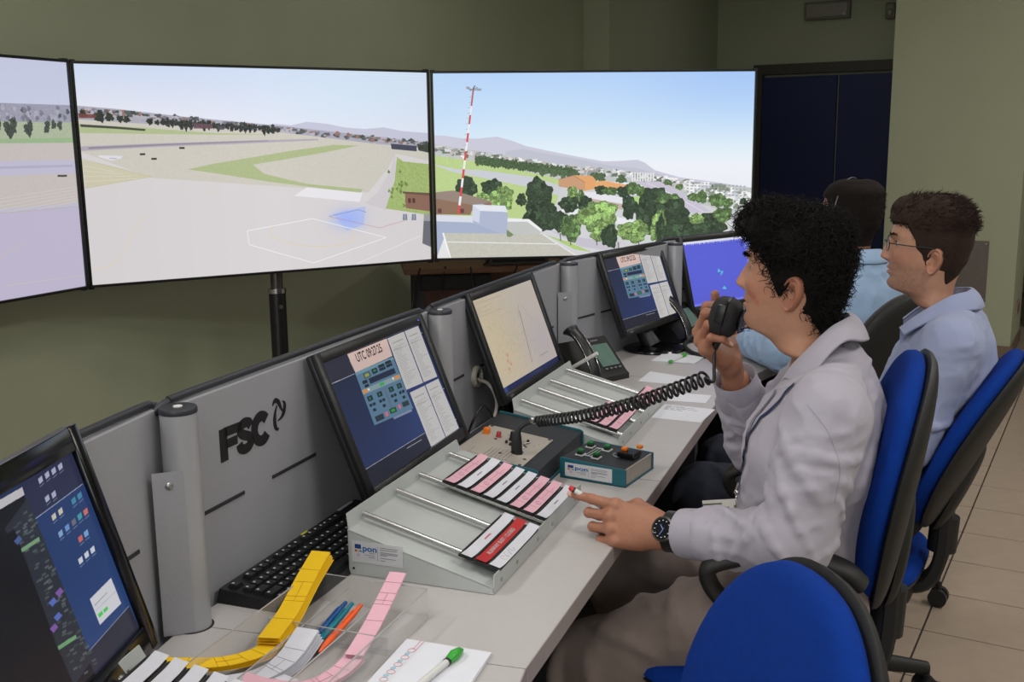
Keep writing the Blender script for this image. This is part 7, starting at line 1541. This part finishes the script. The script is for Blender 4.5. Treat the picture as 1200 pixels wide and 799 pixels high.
# checked lining of the open collar
# watch
from mathutils.bvhtree import BVHTree
d = nrm(W1 - E1); Zb = p1_info['L']['Z']; Yb = p1_info['L']['Y']; wc_ = W1 - d * 0.022; WATCH = mat('watch_steel', rgb(96, 94, 92), 0.3, metal=0.9)
m = MB(); Yw = nrm(np.cross(d, Zb)); Zw = nrm(np.cross(Yw, d)); Zw = Zw if Zw @ Zb > 0 else -Zw
rows = []
for k in range(33):
    a = 2 * PI * k / 32; cpt = wc_ + Yw * 0.0335 * math.cos(a) + Zw * 0.0255 * math.sin(a); o = nrm(Yw * math.cos(a) + Zw * math.sin(a)); rows.append([tuple(cpt + d * 0.0095 + o * 0.000), tuple(cpt + d * 0.0085 + o * 0.002), tuple(cpt - d * 0.0085 + o * 0.002), tuple(cpt - d * 0.0095)])
m.grid(rows); wo = m.build('wristwatch', WATCH, p1_root, smooth=60); wo['label'] = 'dark steel wristwatch with a black dial'
MW = frame(wc_ + Zw * 0.0245 - Yw * 0.002, d, Yw); MW = MW if (MW.col[2].to_3d() @ Vector(Zw)) > 0 else frame(wc_ + Zw * 0.0245, d, -Yw)
m = MB(); m.lathe([(0.0205, 0), (0.0222, 0.003), (0.0215, 0.008), (0.0185, 0.0095), (0.0180, 0.0088)], 36, MW); m.build('watch_case', WATCH, wo, smooth=40)
m = MB(); m.cyl((0, 0, 0.0086), (0, 0, 0.0089), 0.0182, 32, M=MW); m.build('watch_dial', mat('dial_black', rgb(16, 17, 24), 0.2), wo)
m = MB()
for k in range(12): a = 2 * PI * k / 12; m.box((0.0145 * math.cos(a), 0.0145 * math.sin(a), 0.0091), (0.0026, 0.0012, 0.0004), M=MW)
m.build('watch_marks', WHITE, wo); m = MB(); m.box((0.004, 0.002, 0.0093), (0.014, 0.0012, 0.0003), M=MW @ RZ(1.0)); m.box((-0.003, 0.001, 0.0093), (0.010, 0.0016, 0.0003), M=MW @ RZ(2.2)); m.build('watch_hands', mat('hand_blue', rgb(110, 130, 190), 0.4), wo)
# ribbon round the neck, clip and badge: laid on the shirt
def on_shirt(pts, obj, dirv, off=0.002):
    me = obj.data; bv = BVHTree.FromPolygons([v.co[:] for v in me.vertices], [p.vertices[:] for p in me.polygons]); out = []
    for p in pts:
        o = Vector(p) - Vector(dirv).normalized() * 0.4; h = bv.ray_cast(o, Vector(dirv).normalized()); out.append(tuple(h[0] + h[1] * off) if h[0] else p)
    return out
def seam(pts, obj, root, dirv, m_, r_=0.0009):
    q = on_shirt(catmull(pts, 8), obj, dirv, 0.0004); MB().tube(q, r_, 5).build('seam', m_, root, smooth=60)
SEAM1 = mat('seam_lilac', rgb(160, 154, 167), 0.9)
seam([(-0.4, -0.070, 1.055), (-0.4, -0.100, 1.015), (-0.4, -0.118, 0.960), (-0.4, -0.112, 0.905)], sh1, sh1, (1, 0.2, -0.15), SEAM1)
LAN = mat('ribbon_blue', rgb(26, 44, 84), 0.7)
for (pp, nm) in [([(-0.112, 0.0, 1.035), (-0.098, 0.0, 0.995), (-0.078, 0.0, 0.950), (-0.062, 0.0, 0.905), (-0.052, 0.0, 0.865), (-0.048, 0.0, 0.835)], 'ribbon'), ([(-0.062, 0.0, 1.010), (-0.060, 0.0, 0.965), (-0.055, 0.0, 0.915), (-0.050, 0.0, 0.865), (-0.047, 0.0, 0.835)], 'ribbon')]:
    q = on_shirt(catmull(pp, 6), sh1, (0.15, -1, 0), 0.0025); rows = []
    for i in range(len(q)):
        a, b = Vector(q[max(i - 1, 0)]), Vector(q[min(i + 1, len(q) - 1)]); tg = (b - a).normalized(); sd = tg.cross(Vector((0, 1, 0))).normalized() * 0.0058; p = Vector(q[i]); rows.append([tuple(p - sd), tuple(p + Vector((0, 0.0012, 0))), tuple(p + sd)])
    m = MB(); m.grid(rows); lo_ = m.build('lanyard', LAN, p1_root, smooth=60)
e_ = Vector(q[-1]); m = MB(); m.tube([e_, e_ + Vector((0, 0.003, -0.012))], 0.005, 10); m.ball(tuple(e_ + Vector((0, 0.004, -0.016))), 0.006, 8); m.tube([tuple(e_ + Vector((0.008 * math.cos(a), 0.005, -0.030 + 0.009 * math.sin(a)))) for a in np.linspace(0, 2 * PI, 14)[:-1]], 0.0010, 6, closed=True); m.build('clip', CHROME, lo_, smooth=40)
BM_ = T(*(e_ + Vector((-0.010, 0.026, -0.052)))) @ RZ(R(-62)) @ RX(R(-40))
MB().box((0, 0, 0), (0.070, 0.0014, 0.046), bev=0.0006).build('badge', mat('badge_white', rgb(206, 204, 196), 0.3), p1_root, M=BM_)
m = MB(); 
for x0, x1, z in [(-0.036, 0.0, 0.015), (-0.036, 0.012, 0.007), (-0.036, -0.008, -0.001)]: m.box(((x0 + x1) / 2, -0.0009, z), (x1 - x0, 0.0004, 0.003))
m.box((0.028, -0.0009, 0.004), (0.014, 0.0004, 0.014)); m.build('badge_print', mat('badge_print', rgb(96, 98, 80), 0.6), p1_root, M=BM_)
# pen in the left hand
I = p1_info['L']; fx = I['X']; px_ = W1 + I['X'] * 0.178 + I['Y'] * 0.040 - I['Z'] * 0.004; py_ = W1 + I['X'] * 0.085 + I['Y'] * 0.010 - I['Z'] * 0.030
t = thing('pen', MAN1, 'white pen with a red tip held in the left hand over the strip board', 'pen'); dv = Vector(py_) - Vector(px_); m = MB(); m.tube([Vector(px_) + dv * 0.10, Vector(px_) + dv * 1.0], 0.0048, 14); m.build('barrel', WHITE, t, smooth=40)
m = MB(); m.tube([px_, Vector(px_) + dv * 0.04, Vector(px_) + dv * 0.09], [0.0034, 0.0052, 0.0052], 14); m.build('red_end', mat('pen_red', rgb(190, 30, 34), 0.4), t, smooth=40)
m = MB(); m.tube([Vector(px_) + dv * 0.085, Vector(px_) + dv * 0.115], 0.0054, 14); m.build('ring', BLACK, t, smooth=40)
# hand microphone and its coiled cord
MC = np.array([0.052, 0.140, 1.114]); MICM = MAN1 @ T(*MC) @ RZ(R(-6)) @ RX(R(14))
t = thing('hand_microphone', MICM, 'black hand microphone held in front of the mouth', 'microphone')
def mic_out(a): c_, s_ = math.cos(a), math.sin(a); e = 3.0; return (abs(c_) ** (2 / e) * (1 if c_ > 0 else -1) * 0.030 * (1 + 0.12 * s_), abs(s_) ** (2 / e) * (1 if s_ > 0 else -1) * 0.037)
m = pad(mic_out, 0, 0.026, 0.030, n=44, rings=8, p=3.0); m.build('body', MATTEBLACK, t, smooth=60)
m = pad(mic_out, 0, 0.004, 0.004, n=44, rings=5, p=3.0); m.build('seam_band', BLACK, t, M=T(0, -0.004, 0) @ Matrix.Diagonal((1.05, 1.6, 1.05, 1)), smooth=60)
MB().lathe([(0.019, 0), (0.021, 0.004), (0.016, 0.006)], 28, T(0, -0.0290, 0.004) @ RX(PI / 2)).build('grille', GLOSSBLACK, t, smooth=40)
MB().box((-0.0315, 0.002, 0.010), (0.008, 0.018, 0.034), bev=0.003).build('talk_button', BLACK, t, smooth=30)
MB().tube([(0, 0, -0.034), (0, 0.001, -0.050), (0.0, 0.002, -0.064)], [0.010, 0.008, 0.006], 14).build('cord_sleeve', BLACK, t, smooth=40)
plug0 = D(0.795, -0.218, DZ + 0.058); a0 = np.array(D(0.810, -0.2575, 0.862)); cend = np.array(MICM @ Vector((0, 0.002, -0.062))); a1 = np.array(D(0.700, -0.628, 1.006)); 
t = thing('coiled_cord', Matrix.Identity(4), 'black coiled cord stretched from the radio unit to the hand microphone', 'cord')
path = catmull([tuple(a0), tuple(a0 * 0.72 + a1 * 0.28 + [0, 0, -0.012]), tuple(a0 * 0.40 + a1 * 0.60 + [0, 0, -0.014]), tuple(a0 * 0.13 + a1 * 0.87 + [0, 0, -0.006]), tuple(a1)], 40); path = np.array(path); turns = 36; seg_ = np.linalg.norm(np.diff(path, axis=0), axis=1); cum = np.concatenate([[0], np.cumsum(seg_)]) / seg_.sum(); pts = []
for k in range(turns * 12 + 1):
    u = k / (turns * 12); s_ = (1.0 - (1 - u) ** 1.0) ; s_ = 0.72 * u + 0.28 * u * u; p = np.array([np.interp(s_, cum, path[:, q]) for q in range(3)]); tg = nrm(np.array([np.interp(min(s_ + 0.01, 1), cum, path[:, q]) for q in range(3)]) - np.array([np.interp(max(s_ - 0.01, 0), cum, path[:, q]) for q in range(3)])); uu = nrm(np.cross(tg, [0, 0, 1])); vv = np.cross(uu, tg); a = 2 * PI * u * turns; rr = 0.0098 + 0.003 * u; pts.append(tuple(p + (uu * math.cos(a) + vv * math.sin(a)) * rr))
MB().tube(pts, 0.0028, 7).build('coil', BLACK, t, smooth=60)
q0 = Vector(pts[-1]); MB().tube(catmull([tuple(q0), tuple(a1 + np.array([0.01, 0.0, -0.008])), tuple(a1 * 0.55 + cend * 0.45 + [0.006, 0, -0.004]), tuple(cend)], 8), [0.0034] * 25, 8).build('straight_end', BLACK, t, smooth=60)
PT = DESK @ T(0.795, -0.218, DZ + 0.052)
MB().tube(catmull([tuple(PT @ Vector((0, 0, 0.002))), tuple(PT @ Vector((0, 0, 0.03))), tuple(PT @ Vector((0.002, -0.004, 0.052))), tuple(PT @ Vector((0.006, -0.020, 0.066))), tuple(a0)], 5), [0.0115] * 5 + [0.0108, 0.0100, 0.0090, 0.0078, 0.0066] + [0.0052, 0.0044] + [0.0038] * 9, 16).build('plug', MATTEBLACK, t, smooth=50)
MB().cyl(tuple(PT @ Vector((0, 0, -0.001))), tuple(PT @ Vector((0, 0, 0.006))), 0.013, 20).build('plug_ring', BLACK, t, smooth=40)
MB().tube([tuple(Vector(a0) + Vector((-0.014, -0.004, 0.004))), tuple(Vector(a0) + Vector((-0.004, 0, 0.002)))], [0.006, 0.007], 10).build('cord_clip', CHROME, t, smooth=40)

# ---------------- the man in glasses
HAIR2 = mat('hair_brown', rgb(48, 34, 28), 0.85, var=0.25, scale=300, spec=0.22)
SHIRT2 = mat('shirt_blue', rgb(146, 154, 186), 0.85, var=0.02, scale=500, bump=0.35, bscale=1800, sheen=0.15, wr=0.45); TROU2 = mat('trousers_navy', rgb(28, 32, 46), 0.9, var=0.05)
H2_LINE = [(-0.20, -0.30), (-0.085, -0.30), (-0.080, -0.045), (-0.045, -0.034), (-0.018, -0.034), (-0.012, 0.008), (0.000, 0.012), (0.020, 0.018), (0.032, 0.030), (0.050, 0.034), (0.066, 0.044), (0.082, 0.052), (0.092, 0.20)]
def thick2(x, y, z):
    d = yl(z, H2_LINE) - y; t = 0.006 + 0.019 * sstep(z - 0.055, 0.075) + 0.008 * sstep(y - 0.02, 0.04) * sstep(z - 0.06, 0.05); t = t * (1 - 0.45 * sstep(-0.03 - y, 0.05)) * (1 - 0.5 * sstep(-0.01 - z, 0.05)); ear = np.exp(-(((y + 0.014) / 0.020) ** 2 + ((z + 0.002) / 0.026) ** 2)); return t * (1 - 0.85 * ear) * sstep(d + 0.003, 0.012) - 0.003
def dirs2(r_, n): return n * 0.30 + np.array([0, -0.45, -0.75])
def dirs2t(r_, n): return n * 0.38 + np.array([0, -0.75, 0.10])
rest = {'back': (-0.2, 0.1, 1.0), 'index': (20, 25, 15, 3), 'middle': (24, 28, 16, 0), 'ring': (26, 30, 16, -3), 'little': (28, 32, 18, -8)}
th_rest = [(0.020, 0.022, -0.010), (0.050, 0.044, -0.020), (0.078, 0.054, -0.026), (0.100, 0.058, -0.030)]
MAN2 = DESK @ T(1.455, -1.015, 0) @ RZ(R(-3))
p2_root, p2_info, p2_ = person(MAN2, dict(
    label='young man with glasses and short brown hair in a blue grey shirt', brow_n=120, brow_r=0.0004, skin=rgb(172, 126, 102), seed=23,
    face=dict(skin=rgb(184, 138, 114)[:3], lips=rgb(176, 108, 100)[:3], beard=0.42, nose=[0, 0.0025, 0.0060, 0.0105, 0.0142, 0.0172, 0.0195, 0.0205, 0.0190, 0.0145, 0.0080, 0.0030, 0]),
    head_rot=(2, 2, 0), neck_pitch=-8, hair_mat=HAIR2,
    hair=dict(thick=thick2, lump=0.16, lump_f=60, layers=[(2600, 0.012, 0.0007, 0.0, 4, dirs2, one, 0.25), (2200, 0.017, 0.0009, 0.0015, 6, dirs2t, lambda x, y, z: 1.0 * (z > 0.075), 0.22)]),
    j=dict(head=(0, 0.008, 1.150), neck=(0, -0.040, 1.036), pelvis=(0, 0.090, 0.575), waist=(0, 0.030, 0.71), chest=(0, -0.040, 0.885), upper=(0, -0.052, 0.980), shL=(-0.172, -0.058, 0.978), shR=(0.172, -0.055, 0.978), elL=(-0.225, 0.02, 0.760), elR=(0.225, 0.02, 0.760), wrL=(-0.120, 0.235, 0.700), wrR=(0.120, 0.235, 0.700),
           hipL=(-0.095, 0.105, 0.572), hipR=(0.095, 0.105, 0.572), knL=(-0.130, 0.500, 0.560), knR=(0.135, 0.500, 0.560), anL=(-0.120, 0.460, 0.105), anR=(0.130, 0.460, 0.105)),
    handL=dict(X=(0.35, 0.9, -0.05), Y=(0.9, -0.35, 0.1), bends=rest, thumb=th_rest), handR=dict(X=(-0.35, 0.9, -0.05), Y=(-0.9, -0.35, 0.1), bends=rest, thumb=th_rest),
    shirt_mat=SHIRT2, trouser_mat=TROU2, cloth_h=0.005, relief=0.0030,
    torso_folds=[((-0.165, 0.00, 0.935), (-0.10, 0.08, 0.86), 0.008), ((-0.168, -0.08, 0.86), (-0.150, 0.03, 0.78), 0.009), ((-0.12, -0.13, 0.98), (-0.165, -0.09, 0.90), 0.008), ((-0.08, -0.15, 0.90), (-0.155, -0.10, 0.80), 0.008), ((-0.05, -0.148, 0.84), (-0.15, -0.10, 0.73), 0.009)]))
SEAM2 = mat('seam_blue', rgb(112, 120, 152), 0.9); sh2 = p2_['shirt']
HC, HR = p2_['HC'], p2_['HR']; GM = mat('glasses_frame', rgb(40, 46, 46), 0.3, metal=0.4); GLS = ACR
def hpt(x, y, z): return tuple(HC + HR @ np.array([x, y, z]))
gl = MB(); 
for s_ in (-1, 1): gl.tube([hpt(s_ * (0.0335 + 0.0225 * math.cos(a) * (1.0)), 0.0925 - 0.006 * (math.cos(a) > 0) * math.cos(a), 0.0345 + 0.0145 * (abs(math.sin(a)) ** 0.8) * (1 if math.sin(a) > 0 else -1)) for a in np.linspace(0, 2 * PI, 29)[:-1]], 0.0011, 8, closed=True)
gl.tube([hpt(-0.0115, 0.0935, 0.038), hpt(-0.004, 0.0985, 0.041), hpt(0.004, 0.0985, 0.041), hpt(0.0115, 0.0935, 0.038)], 0.0011, 8)
for s_ in (-1, 1): gl.tube(catmull([hpt(s_ * 0.0555, 0.0875, 0.0395), hpt(s_ * 0.066, 0.078, 0.0395), hpt(s_ * 0.0765, 0.040, 0.0370), hpt(s_ * 0.0790, 0.000, 0.0350), hpt(s_ * 0.0800, -0.022, 0.0290), hpt(s_ * 0.0790, -0.038, 0.0080)], 5), 0.0013, 8)
glo = gl.build('glasses', GM, p2_root, smooth=60); glo['label'] = 'thin dark framed glasses'
for s_ in (-1, 1):
    m = MB(); m.add([hpt(s_ * (0.0335 + 0.022 * math.cos(a)), 0.0925 - 0.006 * (math.cos(a) > 0) * math.cos(a), 0.0345 + 0.014 * (abs(math.sin(a)) ** 0.8) * (1 if math.sin(a) > 0 else -1)) for a in np.linspace(0, 2 * PI, 25)[:-1]], [tuple(range(24))]); m.build('lens', GLS, glo)

# ---------------- the man at the far desk, seen from behind
HAIR3 = mat('hair_dark_brown', rgb(24, 16, 13), 0.85, var=0.25, scale=300, spec=0.22); SHIRT3 = mat('shirt_pale_blue', rgb(150, 176, 208), 0.85, var=0.02, scale=500, bump=0.35, bscale=1800, sheen=0.15, wr=0.45)
def thick3(x, y, z):
    d = yl(z, H2_LINE) - y; t = 0.006 + 0.010 * sstep(z - 0.06, 0.05); t = t * (1 - 0.5 * sstep(-0.01 - z, 0.05)); ear = np.exp(-(((y + 0.014) / 0.020) ** 2 + ((z + 0.002) / 0.026) ** 2)); return t * (1 - 0.85 * ear) * sstep(d + 0.003, 0.012) - 0.003
M3Y = R(-48); MAN3 = DESK @ T(2.24, -0.80, 0) @ RZ(M3Y); inv3 = MAN3.inverted() @ DESK
def l3(x, y, z): return tuple(inv3 @ Vector((x, y, z)))
p3_root, p3_info, p3_ = person(MAN3, dict(
    label='short haired man in a pale blue shirt seen from behind at the far desk', skin=rgb(176, 128, 104), seed=43,
    face=dict(skin=rgb(180, 132, 108)[:3], lips=rgb(168, 104, 96)[:3], beard=0.2), head_rot=(24, 0, 0), neck_pitch=-8, hair_mat=HAIR3,
    hair=dict(thick=thick3, lump=0.08, lump_f=60, layers=[(2400, 0.010, 0.0007, 0.0, 4, dirs2, one, 0.25)]),
    j=dict(head=(0, 0.008, 1.165), neck=(0, -0.040, 1.050), pelvis=(0, -0.015, 0.575), waist=(0, -0.022, 0.72), chest=(0, -0.030, 0.895), upper=(0, -0.045, 0.990), shL=(-0.172, -0.040, 0.990), shR=(0.172, -0.040, 0.990), elL=l3(1.99, -0.63, 0.800), elR=l3(2.56, -0.80, 0.800), wrL=l3(2.22, -0.475, 0.785), wrR=l3(2.56, -0.56, 0.785),
           hipL=(-0.095, 0.0, 0.572), hipR=(0.095, 0.0, 0.572), knL=(-0.13, 0.37, 0.555), knR=(0.13, 0.37, 0.555), anL=(-0.12, 0.34, 0.105), anR=(0.12, 0.34, 0.105)),
    handL=dict(X=(0.5, 0.85, -0.05), Y=(0.85, -0.5, 0.0), bends=rest, thumb=th_rest), handR=dict(X=(-0.2, 0.95, -0.05), Y=(-0.95, -0.2, 0.0), bends=rest, thumb=th_rest),
    shirt_mat=SHIRT3, trouser_mat=TROU2, cloth_h=0.0055, relief=0.0030))
HC, HR = p3_['HC'], p3_['HR']; m = MB(); m.tube([hpt(0.0905 * math.cos(a), 0.012 - 0.012 * math.sin(a), 0.035 + 0.112 * math.sin(a)) for a in np.linspace(0, PI, 21)], 0.0016, 8); hb = m.build('headset_band', mat('band_grey', rgb(120, 120, 124), 0.35, metal=0.5), p3_root, smooth=60)
